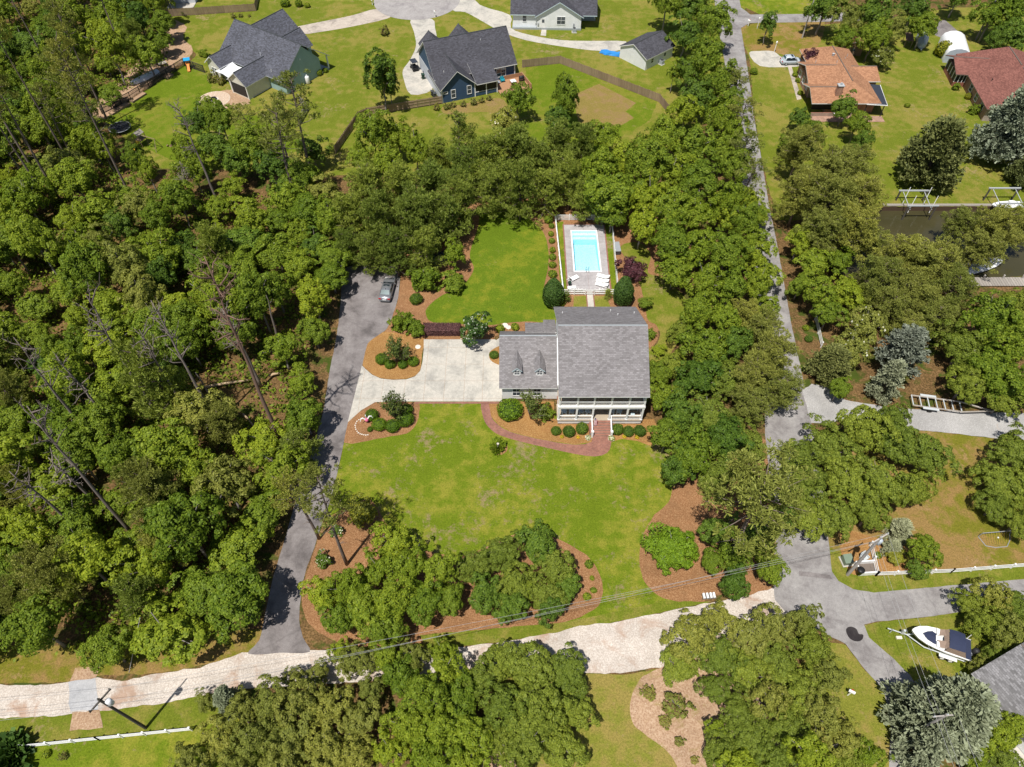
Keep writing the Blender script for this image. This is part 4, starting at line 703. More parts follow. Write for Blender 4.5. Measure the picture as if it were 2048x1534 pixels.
def ac_unit(label, x, y, rz=0.0):
    t = thing('air_conditioner', label, 'air conditioner', (x, y, 0), rz); part('base', MB().box(-.55, .55, -.55, .55, 0, .08), 'concrete', t); part('casing', MB().box(-.4, .4, -.4, .4, .08, .9), 'grey_paint', t); part('fan_grille', MB().lathe([(.36, .9), (.36, .95), (.1, .97)], 12), 'dark_metal', t)

# main house
mh = thing('house', 'white two-storey house with grey shingle roof and double front porch', 'house', (0, 0, 0))
walls_x(mh, 6.15, 16.5, 56.2, 68.4, 0.9, 6.2, 10.3, 'white_siding', 61.0)
part('shaded_porch_wall', MB().box(6.2, 16.45, 56.13, 56.2, .95, 3.66).box(6.2, 16.45, 56.13, 56.2, 3.94, 6.48), 'shaded_porch_wall', mh)  # deep porch shade put into a dark panel over the white siding
part('foundation', MB().box(6.0, 16.65, 56.0, 68.5, 0, .9).box(-1.25, 5.8, 57.7, 67.0, 0, .25), 'red_brick', mh)
walls_x(mh, -1.3, 6.1, 57.65, 67.0, 0.25, 3.15, 6.1, 'white_siding', 63.3)
r1 = gable_x(mh, 5.72, 17.0, 53.1, 69.0, 6.6, 11.0, 'grey_shingle', 61.0, 6.2); r1['label'] = 'large grey shingle roof of the main block'
gable_x(mh, -1.68, 5.9, 57.2, 67.3, 3.1, 6.45, 'grey_shingle', 63.4, 3.1)['label'] = 'lower grey shingle roof of the garage wing'
roof(mh, [[(6.1, 69.6, 3.0), (4.4, 69.6, 3.0), (4.4, 66.0, 4.25), (6.1, 66.0, 4.25)], [(4.4, 69.05, 3.0), (1.82, 69.05, 3.0), (1.82, 66.0, 4.25), (4.4, 66.0, 4.25)]], 'grey_shingle')
part('rear_wall', MB().box(4.5, 6.05, 66.5, 69.3, 0, 2.9).box(1.95, 4.5, 66.5, 68.8, 0, 2.9), 'white_siding', mh)
vents(mh, [(6.7, 66.0, 7.9), (13.2, 66.9, 7.4), (16.2, 66.0, 7.9), (13.9, 65.2, 8.4)])
part('porch_floor', MB().box(5.85, 16.85, 53.55, 56.2, .82, 1.0), 'porch_floor', mh); part('porch_skirt', MB().box(5.95, 16.75, 53.62, 55.9, .25, .82), 'white_paint', mh); part('porch_base', MB().box(6.0, 16.7, 53.75, 55.9, 0, .25), 'red_brick', mh)
part('balcony_floor', MB().box(5.85, 16.85, 53.9, 56.2, 3.70, 3.93), 'porch_floor', mh); part('balcony_fascia', MB().box(5.82, 16.88, 53.52, 53.9, 3.68, 3.92), 'white_paint', mh); part('porch_ceiling', MB().box(5.9, 16.8, 53.6, 56.2, 6.5, 6.6), 'blue_white_trim', mh)
part('porch_beam', MB().box(5.87, 16.83, 53.57, 53.85, 3.46, 3.68).box(5.87, 16.83, 53.57, 53.85, 6.3, 6.56), 'white_paint', mh)
CX = [6.0, 8.28, 10.36, 12.55, 14.78, 16.7]
for zb, zt in ((1.0, 3.46), (3.92, 6.3)):
    for x in CX:
        c = part('column', MB().box(x - .11, x + .11, 53.6, 53.82, zb, zt), 'white_paint', mh); part('capital', MB().box(x - .15, x + .15, 53.56, 53.86, zt - .14, zt - .02).box(x - .15, x + .15, 53.56, 53.86, zb, zb + .16), 'white_paint', c)
def railing(parent, p, q, z, h=0.9, gap=0.125):
    p, q = Vector(p), Vector(q); n = max(2, int((q - p).length / gap)); b = MB(); mid = (p + q) / 2; an = math.atan2(q.y - p.y, q.x - p.x); L = (q - p).length
    for zz, hh, w in ((z + .09, .06, .06), (z + h - .06, .07, .09)): b.cbox((mid.x, mid.y, zz), (L, w, hh), an)
    o = part('railing', b, 'white_paint', parent); b = MB()
    for i in range(1, n): c = p.lerp(q, i / n); b.cbox((c.x, c.y, z + h / 2), (.035, .035, h - .16), an)
    part('balusters', b, 'white_paint', o)
for i in range(5):
    railing(mh, (CX[i] + .11, 53.71), (CX[i + 1] - .11, 53.71), 3.92)
    if i != 2: railing(mh, (CX[i] + .11, 53.71), (CX[i + 1] - .11, 53.71), 1.0)
for z in (1.0, 3.92):
    for x in (6.0, 16.7): railing(mh, (x, 53.85), (x, 56.15), z)
for z, hh in ((1.0, 2.0), (3.92, 1.95)):
    for x in (7.2, 9.2, 13.7, 15.6): window(mh, x, 56.13, z + .35, .95, 1.55, '-y', 2, 2)
    door(mh, 11.45, 56.13, z, 1.05, 2.1, '-y', 'grey_paint')
for x in (0.6, 3.3): window(mh, x, 57.65, 1.0, .95, 1.45, '-y', 2, 2)
window(mh, -1.3, 66.0, 1.0, .8, 1.2, '-x')
for y in (59.6, 62.8): 
    o = part('garage_door', MB().box(-1.37, -1.3, y - 1.3, y + 1.3, .1, 2.3), 'white_paint', mh)
    for k in range(1, 4): part('groove', MB().box(-1.375, -1.37, y - 1.3, y + 1.3, .1 + .55 * k - .015, .1 + .55 * k + .015), 'grey_paint', o)
part('wall_lantern', MB().box(-1.55, -1.3, 61.1, 61.3, 2.3, 2.7), 'dark_metal', mh)
for x in (0.65, 3.62):   # dormers
    d_ = walls_y(mh, x - .5, x + .5, 58.75, 61.6, 3.7, 4.95, 5.45, 'white_paint'); d_.name = 'dormer'
    gable_y(mh, x - .68, x + .68, 58.55, 62.0, 4.9, 5.58, 'grey_shingle', None, 'blue_white_trim', False).parent = d_
    w_ = window(mh, x, 58.75, 4.02, .62, .8, '-y', 2, 2); w_.parent = d_
for i in range(6):
    part('step', MB().box(10.35, 12.72, 51.75 + i * .3, 53.6, i * .165, (i + 1) * .165), 'red_brick', mh)
part('stair_cheek', MB().box(10.0, 10.32, 51.9, 53.6, 0, .55).box(12.75, 13.05, 51.9, 53.6, 0, .55), 'red_brick', mh)
for x in (10.3, 12.76):
    part('newel_post', MB().box(x - .12, x + .12, 51.55, 51.79, 0, 1.15).box(x - .16, x + .16, 51.51, 51.83, 1.15, 1.25), 'white_paint', mh)
    part('handrail', MB().tube([(x, 51.7, 1.05), (x, 53.65, 1.9)], .06, 6).tube([(x, 51.7, .45), (x, 53.65, 1.2)], .04, 5), 'white_paint', mh)
for i in range(3):
    for x in (7.2 + (i > 0) * 6.4 + (i > 1) * 1.9,): part('foundation_vent', MB().box(x - .7, x + .7, 53.70, 53.75, .03, .2), 'white_paint', mh)
def rocking_chair(label, x, y, rz):
    t = thing('rocking_chair', label, 'chair', (x, y, 1.0), rz, 'rocking chairs on the lower porch')
    part('seat', MB().box(-.26, .26, -.25, .25, .38, .42), 'blue_white_trim', t)
    b = MB()
    for k in range(6): b.cbox((-.2 + .08 * k, .33, .8), (.05, .02, .8), 0, R(-14))
    b.cbox((0, .44, 1.2), (.54, .03, .1), 0, R(-14)); part('backrest', b, 'blue_white_trim', t)
    for s in (-1, 1):
        part('rocker', MB().tube([(s * .25, -.45, .1), (s * .25, -.1, .03), (s * .25, .3, .03), (s * .25, .55, .12)], .025, 5), 'blue_white_trim', t); part('armrest', MB().box(s * .3 - .05, s * .3 + .05, -.3, .28, .62, .65), 'blue_white_trim', t)
        for yy in (-.24, .24): part('leg', MB().box(s * .25 - .025, s * .25 + .025, yy - .025, yy + .025, .03, .62), 'blue_white_trim', t)
for i, (x, a) in enumerate([(6.75, 10), (7.75, -12), (8.95, 14), (9.85, 28), (13.0, -14), (13.95, -22)]): rocking_chair(f'pale rocking chair, {ordn(i)} from the left on the lower porch', x, 54.7, R(a))
t = thing('porch_bench', 'pale slatted bench at the right end of the lower porch', 'bench', (15.75, 55.2, 1.0)); part('seat', MB().box(-.7, .7, -.25, .25, .4, .45), 'blue_white_trim', t)
b = MB()
for k in range(12): b.box(-.66 + .12 * k - .02, -.66 + .12 * k + .02, .22, .25, .45, .95)
b.box(-.7, .7, .21, .26, .95, 1.03); part('backrest', b, 'blue_white_trim', t)
for x in (-.66, .66):
    for y in (-.2, .2): part('leg', MB().box(x - .03, x + .03, y - .03, y + .03, 0, .4), 'blue_white_trim', t)
t = thing('side_table', 'small pale table in front of the porch bench', 'table', (15.65, 54.3, 1.0)); part('top', MB().box(-.25, .25, -.2, .2, .45, .49), 'blue_white_trim', t)
for x in (-.2, .2):
    for y in (-.15, .15): part('leg', MB().box(x - .02, x + .02, y - .02, y + .02, 0, .45), 'blue_white_trim', t)
# flag on the left stair rail
t = thing('flag', 'red and white striped flag on a pole by the left stair rail', 'flag', (10.52, 52.75, .5)); part('pole', MB().tube([(0, 0, 0), (.05, .3, 2.0)], .02, 6), 'white_steel', t)
for k in range(9):
    b = MB(); x0 = .02 + .045 * k; b.add([(x0, .25 + .02 * math.sin(k), 1.75 - .2 * k * .12), (x0 + .045, .25 + .02 * math.sin(k + 1), 1.72 - .2 * k * .12), (x0 + .045 + .02, .1 + .03 * math.sin(k + 1), .35), (x0 + .02, .1 + .03 * math.sin(k), .38)], [(0, 1, 2, 3)]); part('stripe', b, 'red_cloth' if k % 2 == 0 else 'white_cloth', t)
part('canton', MB().cbox((.13, .235, 1.55), (.2, .012, .42), 0, R(-6)), 'blue_cloth', t)

# grey house (upper left)
h = thing('house', 'grey-roofed house with blue-green gable wall in the upper left', 'house', (-45.3, 135.1, 0), R(-34.5))
walls_x(h, -18.4, 0, 0, 9.9, 0, 3.35, 7.55, 'teal_siding', 5.9); part('wall', MB().box(-18.3, -5, 9.9, 11.8, 0, 3.0), 'teal_siding', h)
gable_x(h, -18.9, .35, -.7, 12.5, 2.95, 7.85, 'slate_shingle', 5.9, trim='light_grey_siding')['label'] = 'main dark grey shingle roof'
for x0, x1, y0, zr in ((-18.9, -14.3, -4.1, 4.75), (-9.9, -4.4, -6.1, 5.0)):
    walls_y(h, x0 + .4, x1 - .4, y0 + .4, 1.0, 0, 2.9, zr - .2, 'cream_siding'); gable_y(h, x0, x1, y0, 3.2 if x0 < -12 else 3.6, 2.9, zr, 'slate_shingle')
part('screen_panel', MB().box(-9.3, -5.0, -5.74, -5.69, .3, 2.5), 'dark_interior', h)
for x in (-9.45, -4.85): part('porch_post', MB().box(x - .1, x + .1, -5.85, -5.68, 0, 2.9), 'white_paint', h)
for x in (-17.1, -16.3): window(h, x, -3.7, 1.1, .5, 1.1)
gable_y(h, -20.6, -10.6, 7.0, 16.2, 3.0, 7.0, 'slate_shingle', -15.6, 'light_grey_siding'); walls_y(h, -20.1, -11.1, 10, 15.8, 0, 3.0, 6.7, 'teal_siding', -15.6)
gable_y(h, -11.4, -5.6, 8.0, 13.8, 3.0, 5.9, 'slate_shingle', -8.5, 'light_grey_siding'); walls_y(h, -11.0, -6.0, 9, 13.4, 0, 3.0, 5.6, 'teal_siding', -8.5)
part('porch_floor', MB().box(-4.9, 0, 9.9, 12.1, 0, .35), 'grey_paint', h); part('porch_post', MB().box(-.2, .05, 11.9, 12.15, .35, 3.0), 'white_paint', h)
vents(h, [(-8.0, 2.0, 5.1), (-3.5, .2, 3.8)]); part('wall_lamp', MB().box(.0, .1, 4.9, 5.1, 5.0, 5.3), 'white_paint', h)
t = thing('shade_sail', 'pale grey triangular shade sail beside the grey house', 'shade sail', (-45.3, 135.1, 0), R(-34.5))
b = MB(); pts = [(-14.2, -.8, 2.9), (-10.0, -1.0, 2.9), (-10.6, -5.2, 2.6), (-15.4, -4.6, 2.3)]; c = Vector((-12.5, -2.9, 2.25)); vs = [Vector(p) for p in pts] + [(Vector(pts[i]) + Vector(pts[(i + 1) % 4])) / 2 * .85 + c * .15 for i in range(4)] + [c]
b.add(vs, [(0, 4, 8, 7), (4, 1, 5, 8), (5, 2, 6, 8), (6, 3, 7, 8)]); part('canopy', b, 'white_canvas', t, True); part('post', MB().tube([(-15.4, -4.6, 0), (-15.45, -4.65, 2.35)], .05, 6).tube([(-10.6, -5.2, 0), (-10.6, -5.2, 2.65)], .05, 6), 'white_steel', t)
t = thing('gas_tank', 'white upright gas tank against the blue-green gable', 'tank', (-41.9, 139.3, 0)); part('tank', MB().lathe([(.38, .1), (.45, .2), (.45, 1.35), (.38, 1.55), (.15, 1.65)], 14), 'white_paint', t, True); part('valve_cap', MB().lathe([(.14, 1.62), (.14, 1.85), (.05, 1.88)], 10), 'white_paint', t)

# navy house
h = thing('house', 'navy blue house with charcoal roof and white-framed windows', 'house', (-13.8, 131.7, 0), R(21.8))
walls_x(h, 0, 17, 3.9, 15, 0, 3.2, 7.95, 'navy_siding', 9.4); walls_y(h, 0, 6.9, 0, 9, 0, 2.95, 6.0, 'navy_siding', 3.3)
gable_x(h, -.4, 17.4, 3.4, 15.6, 3.15, 8.2, 'charcoal_shingle', 9.4)['label'] = 'main charcoal roof with long ridge'
gable_y(h, -.42, 7.2, -.45, 8.0, 2.85, 6.2, 'charcoal_shingle', 3.3)
roof(h, [[(7.15, -.55, 2.75), (11.9, -.55, 2.75), (11.9, 5.2, 4.6), (7.15, 5.2, 4.6)]], 'charcoal_shingle')
part('side_wall', MB().box(-.06, 0, .1, 14.9, 0, 2.9), 'light_grey_siding', h)
for x, z in ((2.35, .75), (5.7, .95)): window(h, x, 0, z, .8, 1.6)
window(h, .75, 0, 1.9, .8, .35, '-y', 1, 1); window(h, 14.0, 3.9, .9, 1.9, 1.6, '-y', 2, 2); part('corner_board', MB().box(-.1, .12, -.05, .1, 0, 2.8).box(6.8, 7.0, -.05, .1, 0, 2.8).box(16.9, 17.1, 3.82, 4, 0, 3.0), 'white_paint', h)
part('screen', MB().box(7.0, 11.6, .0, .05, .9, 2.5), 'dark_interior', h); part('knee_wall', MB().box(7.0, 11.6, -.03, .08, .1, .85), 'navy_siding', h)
for x in (9.3, 11.6): part('porch_post', MB().box(x - .09, x + .09, -.15, .03, 0, 2.7), 'white_paint', h)
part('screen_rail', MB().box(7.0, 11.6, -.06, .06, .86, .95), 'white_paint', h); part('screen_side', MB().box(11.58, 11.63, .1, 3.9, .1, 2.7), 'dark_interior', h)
for x0, x1 in ((1.2, 6.2), (6.5, 13.2)): gable_y(h, x0, x1, 12, 19.5 if x0 < 5 else 18, 3.0, 5.3 if x0 < 5 else 6.3, 'charcoal_shingle'); walls_y(h, x0 + .4, x1 - .4, 14, 19 if x0 < 5 else 17.6, 0, 3.0, 5.0 if x0 < 5 else 6.0, 'navy_siding')
vents(h, [(1.6, 3.0, 4.6), (11.2, 8.0, 6.9)]); part('deck', MB().box(11.8, 18.6, -1.6, 3.7, .15, .3), 'deck_wood', h); part('deck_rail', MB().box(18.4, 18.55, -1.6, 3.7, .3, 1.1).box(14.5, 18.4, 3.4, 3.5, .3, 1.1), 'deck_wood', h)
hx = Matrix.Rotation(R(21.8), 3, 'Z'); HO = Vector((-13.8, 131.7, 0))
def lo(x, y, z=0): return HO + hx @ Vector((x, y, z))
t = thing('grill', 'black barbecue grill on the navy house deck', 'grill', lo(17.6, 1.6, .3), R(22)); part('body', MB().box(-.5, .5, -.3, .3, .5, .85), 'dark_metal', t); part('lid', MB().tube([(-.48, 0, .85), (.48, 0, .85)], .3, 10), 'dark_metal', t, True)
for x in (-.45, .45): part('leg', MB().box(x - .03, x + .03, -.28, .28, 0, .5), 'dark_metal', t)
def lounge(name, label, loc, rz, mat, group=None):
    t = thing(name, label, 'chair', loc, rz, group); part('seat', MB().box(-.35, .35, -.3, .35, .3, .42), mat, t); part('backrest', MB().cbox((0, .42, .68), (.7, .1, .6), 0, R(-12)), mat, t)
    for s in (-1, 1): part('armrest', MB().box(s * .38 - .05, s * .38 + .05, -.3, .38, .12, .6), mat, t)
lounge('armchair', 'teal armchair below the navy house\'s double window', lo(13.9, 2.8, .3), R(22), 'teal_plastic'); lounge('armchair', 'pale armchair left of the teal one on the deck', lo(12.6, 2.3, .3), R(35), 'silver_tarp')
t = thing('patio_table', 'pale square table on the navy house deck', 'table', lo(15.6, 1.2, .3), R(22)); part('top', MB().box(-.55, .55, -.55, .55, .68, .73), 'white_canvas', t)
for x in (-.5, .5):
    for y in (-.5, .5): part('leg', MB().box(x - .03, x + .03, y - .03, y + .03, 0, .68), 'dark_metal', t)
for i, (x, y) in enumerate([(-.75, 2.6), (-.95, 3.5), (-.75, 10.5)]):
    t = thing('wheelie_bin', ['dark wheelie bin nearest the wooden fence beside the navy house', 'dark wheelie bin second from the fence beside the navy house', 'green wheelie bin farther back along the navy house wall'][i], 'bin', lo(x, y), R(20), 'bins beside the navy house'); mt = 'bin_green' if i == 2 else 'bin_grey'
    part('body', MB().loft([[(-.25, -.28, .05), (.25, -.28, .05), (.25, .28, .05), (-.25, .28, .05)], [(-.3, -.36, 1.0), (.3, -.36, 1.0), (.3, .36, 1.0), (-.3, .36, 1.0)]]), mt, t); part('lid', MB().box(-.32, .32, -.4, .4, 1.0, 1.08), mt, t)
    for s in (-1, 1): part('wheel', MB().tube([(s * .26, .32, .12), (s * .32, .32, .12)], .12, 10), 'dark_rubber', t)

# white house at the top
h = thing('house', 'white-sided house with dark roof cut by the top edge', 'house', (0, 163.2, 0), R(-2))
walls_x(h, 0.2, 15.5, .6, 13, 0, 3.2, 7.4, 'white_siding', 7.0); walls_y(h, 5.6, 15.5, -.2, 8, 0, 3.1, 6.0, 'white_siding')
gable_x(h, -.4, 19.0, .1, 13.6, 3.1, 7.7, 'charcoal_shingle', 7.0, trim='blue_white_trim'); gable_y(h, 5.1, 16.0, -.65, 7.5, 2.95, 6.2, 'charcoal_shingle', None, 'blue_white_trim')
part('porch_floor', MB().box(15.6, 19, 4.5, 9, 0, .5), 'grey_paint', h); part('screen', MB().box(16.6, 18.8, 4.55, 4.6, .9, 2.7), 'window_glass', h); part('porch_post', MB().box(18.7, 18.95, 4.45, 4.65, .5, 3.1).box(16.3, 16.5, 4.45, 4.65, .5, 3.1), 'white_paint', h)
part('foundation', MB().box(0.1, 15.6, -.26, 10, 0, .45), 'grey_paint', h); door(h, 7.0, -.2, .45, .95, 2.05); window(h, 11.0, -.2, 1.3, 1.8, 1.6, '-y', 2, 2); window(h, 2.8, .6, 1.4, .8, 1.3)
for x in (5.4, 5.9, 13.9): part('meter_box', MB().box(x - .12, x + .12, -.35, -.25, 1.0, 1.5), 'conduit_grey', h)
ac_unit('round-topped grey air conditioner beside the white house wall', 14.0, 161.6)
# white garage
h = thing('garage', 'small white garage with dark gable roof beside the blue tarp', 'garage', (23.1, 150.1, 0), R(-48.3)); walls_y(h, 0, 7.3, 0, 8.6, 0, 2.55, 4.1, 'white_siding'); gable_y(h, -.35, 7.65, -.3, 8.9, 2.45, 4.3, 'charcoal_shingle'); door(h, 7.3, 6.0, 0, .9, 2.0, '+x'); window(h, 7.3, 2.0, 1.0, .7, .9, '+x'); part('louvre_vent', MB().box(3.45, 3.85, -.03, .01, 3.2, 3.6), 'grey_paint', h)
ac_unit('small white air conditioner behind the white garage', *(Vector((23.1, 150.1)) + Vector((.665, -.746)) * 7.9 + Vector((.746, .665)) * 4.6)[:], R(-48))
# orange-roofed house
h = thing('house', 'low brick house with broad orange-brown hip roof', 'house', (0, 0, 0)); OR = 'orange_shingle'
part('wall', MB().box(61.2, 70.4, 128.2, 147.0, 0, 2.6).box(59.2, 66, 133.8, 142.5, 0, 2.6).box(66, 73.0, 135.8, 140.2, 0, 2.6), 'tan_brick', h)
roof(h, [[(60.6, 127.0, 2.7), (60.6, 148.4, 2.7), (65.7, 144.8, 5.1), (65.7, 131.0, 5.1)], [(71.0, 148.4, 2.7), (71.0, 127.0, 2.7), (65.7, 131.0, 5.1), (65.7, 144.8, 5.1)], [(71.0, 127.0, 2.7), (60.6, 127.0, 2.7), (65.7, 131.0, 5.1)], [(60.6, 148.4, 2.7), (71.0, 148.4, 2.7), (65.7, 144.8, 5.1)]], OR)
gable_x(h, 58.6, 66.0, 133.2, 143.0, 2.72, 4.6, OR, 138.0, cap=True); gable_x(h, 57.6, 66.0, 127.0, 134.4, 2.73, 4.2, OR, 130.4); gable_x(h, 65.8, 73.4, 135.1, 140.9, 2.74, 3.9, OR, 138.9)
part('ridge_cap', MB().tube([(65.7, 131, 5.12), (65.7, 144.8, 5.12)], .1, 6), 'rust_steel', h)
ch = part('chimney', MB().box(62.2, 63.2, 128.3, 129.2, 3.2, 5.4), 'tan_brick', h); part('chimney_cap', MB().box(62.1, 63.3, 128.2, 129.3, 5.4, 5.55).tube([(62.7, 128.75, 5.5), (62.7, 128.75, 5.9)], .2, 8), 'aluminium', ch)
part('porch_roof', MB().prism([(68.1, 127.0), (71.9, 126.5), (72.9, 133.9), (69.0, 134.6)], 2.55, 2.66), 'black_membrane', h); part('porch_fascia', MB().tube([(68.1, 126.9, 2.6), (71.95, 126.42, 2.6), (72.97, 133.95, 2.6)], .09, 4), 'white_paint', h)
for p in ((71.6, 126.8), (72.5, 133.4), (68.4, 127.2)): part('porch_post', MB().box(p[0] - .07, p[0] + .07, p[1] - .07, p[1] + .07, 0, 2.55), 'dark_metal', h)
part('carport_shade_panel', MB().box(58.2, 62.5, 128.0, 128.1, .9, 2.5), 'dark_interior', h); part('low_wall', MB().box(58.0, 66.0, 126.9, 127.1, 0, .8), 'red_brick', h); part('patio', MB().box(58.0, 72.0, 125.0, 127.0, 0, .1), 'tan_brick', h)  # near-black sheet paints the shade inside the open carport
part('patio_rail', MB().tube([(62.3, 127.0, .9), (62.6, 125.2, .9), (64.0, 124.9, .9)], .07, 5), 'white_paint', h)
for y in (135.5, 138.0, 140.5): window(h, 59.2, y, .9, 1.0, 1.2, '-x')
for y in (130, 132): window(h, 61.2, y, .9, .8, 1.2, '-x')
vents(h, [(68.6, 143, 4.0), (67.5, 141.2, 4.3), (61.5, 140.5, 4.0), (64.9, 138.6, 4.9)], 'aluminium', .3); part('roof_vent', MB().lathe([(.22, 5.0), (.22, 5.35), (.3, 5.4), (.05, 5.5)], 10, (65.0, 141.5, -.2)), 'aluminium', h)
# shed
h = thing('shed', 'small tan timber shed under the trees by the orange roof', 'shed', (73.6, 152.6, 0), R(-12)); walls_y(h, -1.9, 1.9, -1.5, 2.2, 0, 2.0, 2.8, 'tan_siding'); gable_y(h, -2.2, 2.2, -1.7, 2.5, 1.95, 2.95, 'orange_shingle', cap=False); door(h, 0, -1.5, 0, 1.4, 1.7, '-y', 'weathered_wood')
# red-brown roofed house
h = thing('house', 'house with red-brown shingle roof and screened porch at the right edge', 'house', (90.3, 124.9, 0), R(-6.3)); RR = 'rust_shingle'
part('wall', MB().box(.5, 16.5, .6, 20.5, 0, 2.7).box(-1.6, 5, 13.4, 19.6, .9, 2.6), 'tan_brick', h)
roof(h, [[(0, 21.3, 2.8), (0, 0, 2.8), (8.6, 4.5, 5.7), (8.6, 19.5, 5.7)], [(17.2, 0, 2.8), (17.2, 21.3, 2.8), (8.6, 19.5, 5.7), (8.6, 4.5, 5.7)], [(0, 0, 2.8), (17.2, 0, 2.8), (8.6, 4.5, 5.7)], [(17.2, 21.3, 2.8), (0, 21.3, 2.8), (8.6, 19.5, 5.7)]], RR, 'rust_steel')
gable_x(h, -2.3, 6.0, 12.7, 20.6, 2.82, 4.3, RR, 16.9, trim='rust_steel'); part('ridge_cap', MB().tube([(8.6, 4.5, 5.73), (8.6, 11.0, 5.73)], .12, 6).tube([(8.6, 12.0, 5.73), (8.6, 19.4, 5.73)], .12, 6), 'rust_steel', h)
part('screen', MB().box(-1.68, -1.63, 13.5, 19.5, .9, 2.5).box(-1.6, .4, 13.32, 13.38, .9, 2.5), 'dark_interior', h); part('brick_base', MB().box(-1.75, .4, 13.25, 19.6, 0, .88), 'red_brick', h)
for y in (13.4, 14.9, 16.4, 17.9, 19.5): part('porch_post', MB().box(-1.8, -1.65, y - .06, y + .06, .88, 2.6), 'white_paint', h)
for x in (-1.0, -.3, .3): part('porch_post', MB().box(x - .05, x + .05, 13.2, 13.3, .88, 2.6), 'white_paint', h)
for y in (3, 6.5, 10): window(h, .5, y, .9, 1.2, 1.3, '-x')
vents(h, [(3.0, 9, 3.9)], 'dark_metal', .3, .1)
t = thing('boat_canopy', 'white ribbed fabric shelter behind the red-brown roof', 'shelter', (95.2, 151.5, 0), R(-14))
for k, (n_, m_) in enumerate((('roof_cover', 'white_canvas'), ('end_cover', 'silver_tarp'))):
    b = MB(); arc = [(-2.4, 0), (-2.4, 1.7), (-2.0, 2.5), (-1.0, 3.0), (0, 3.15), (1.0, 3.0), (2.0, 2.5), (2.4, 1.7), (2.4, 0)]
    if k == 0: b.loft([[(x, y, z) for x, z in arc] for y in (-4.2, 0, 4.2)], False, False)
    else: b.add([(x, -4.2, z) for x, z in arc], [tuple(range(9))])
    part(n_, b, m_, t, k == 0)
# grey-roofed house, lower right
h = thing('house', 'weathered grey roof of a house in the lower right corner', 'house', (47.9, 16.6, 0), R(25)); walls_y(h, .4, 9.6, -7, 4.9, 0, 2.9, 5.0, 'white_siding'); gable_y(h, 0, 10, -7.5, 5.3, 2.85, 5.2, 'weathered_shingle'); part('side_porch', MB().box(-1.7, .3, -4.5, 3.0, 0, .35), 'concrete', h); window(h, .4, 0, 1.0, 1.0, 1.2, '-x')
# house top left
h = thing('house', 'small grey house corner at the upper left edge', 'house', (-78.2, 176.0, 0), R(2)); walls_x(h, -3, 3, 0, 8, 0, 2.8, 5.2, 'light_grey_siding'); gable_x(h, -3.5, 3.5, -.5, 8.5, 2.75, 5.4, 'charcoal_shingle'); window(h, 1.2, 0, 1.0, .9, 1.2); part('patio', MB().box(-3.2, 3.0, -2.6, 0, 0, .12), 'concrete', h)

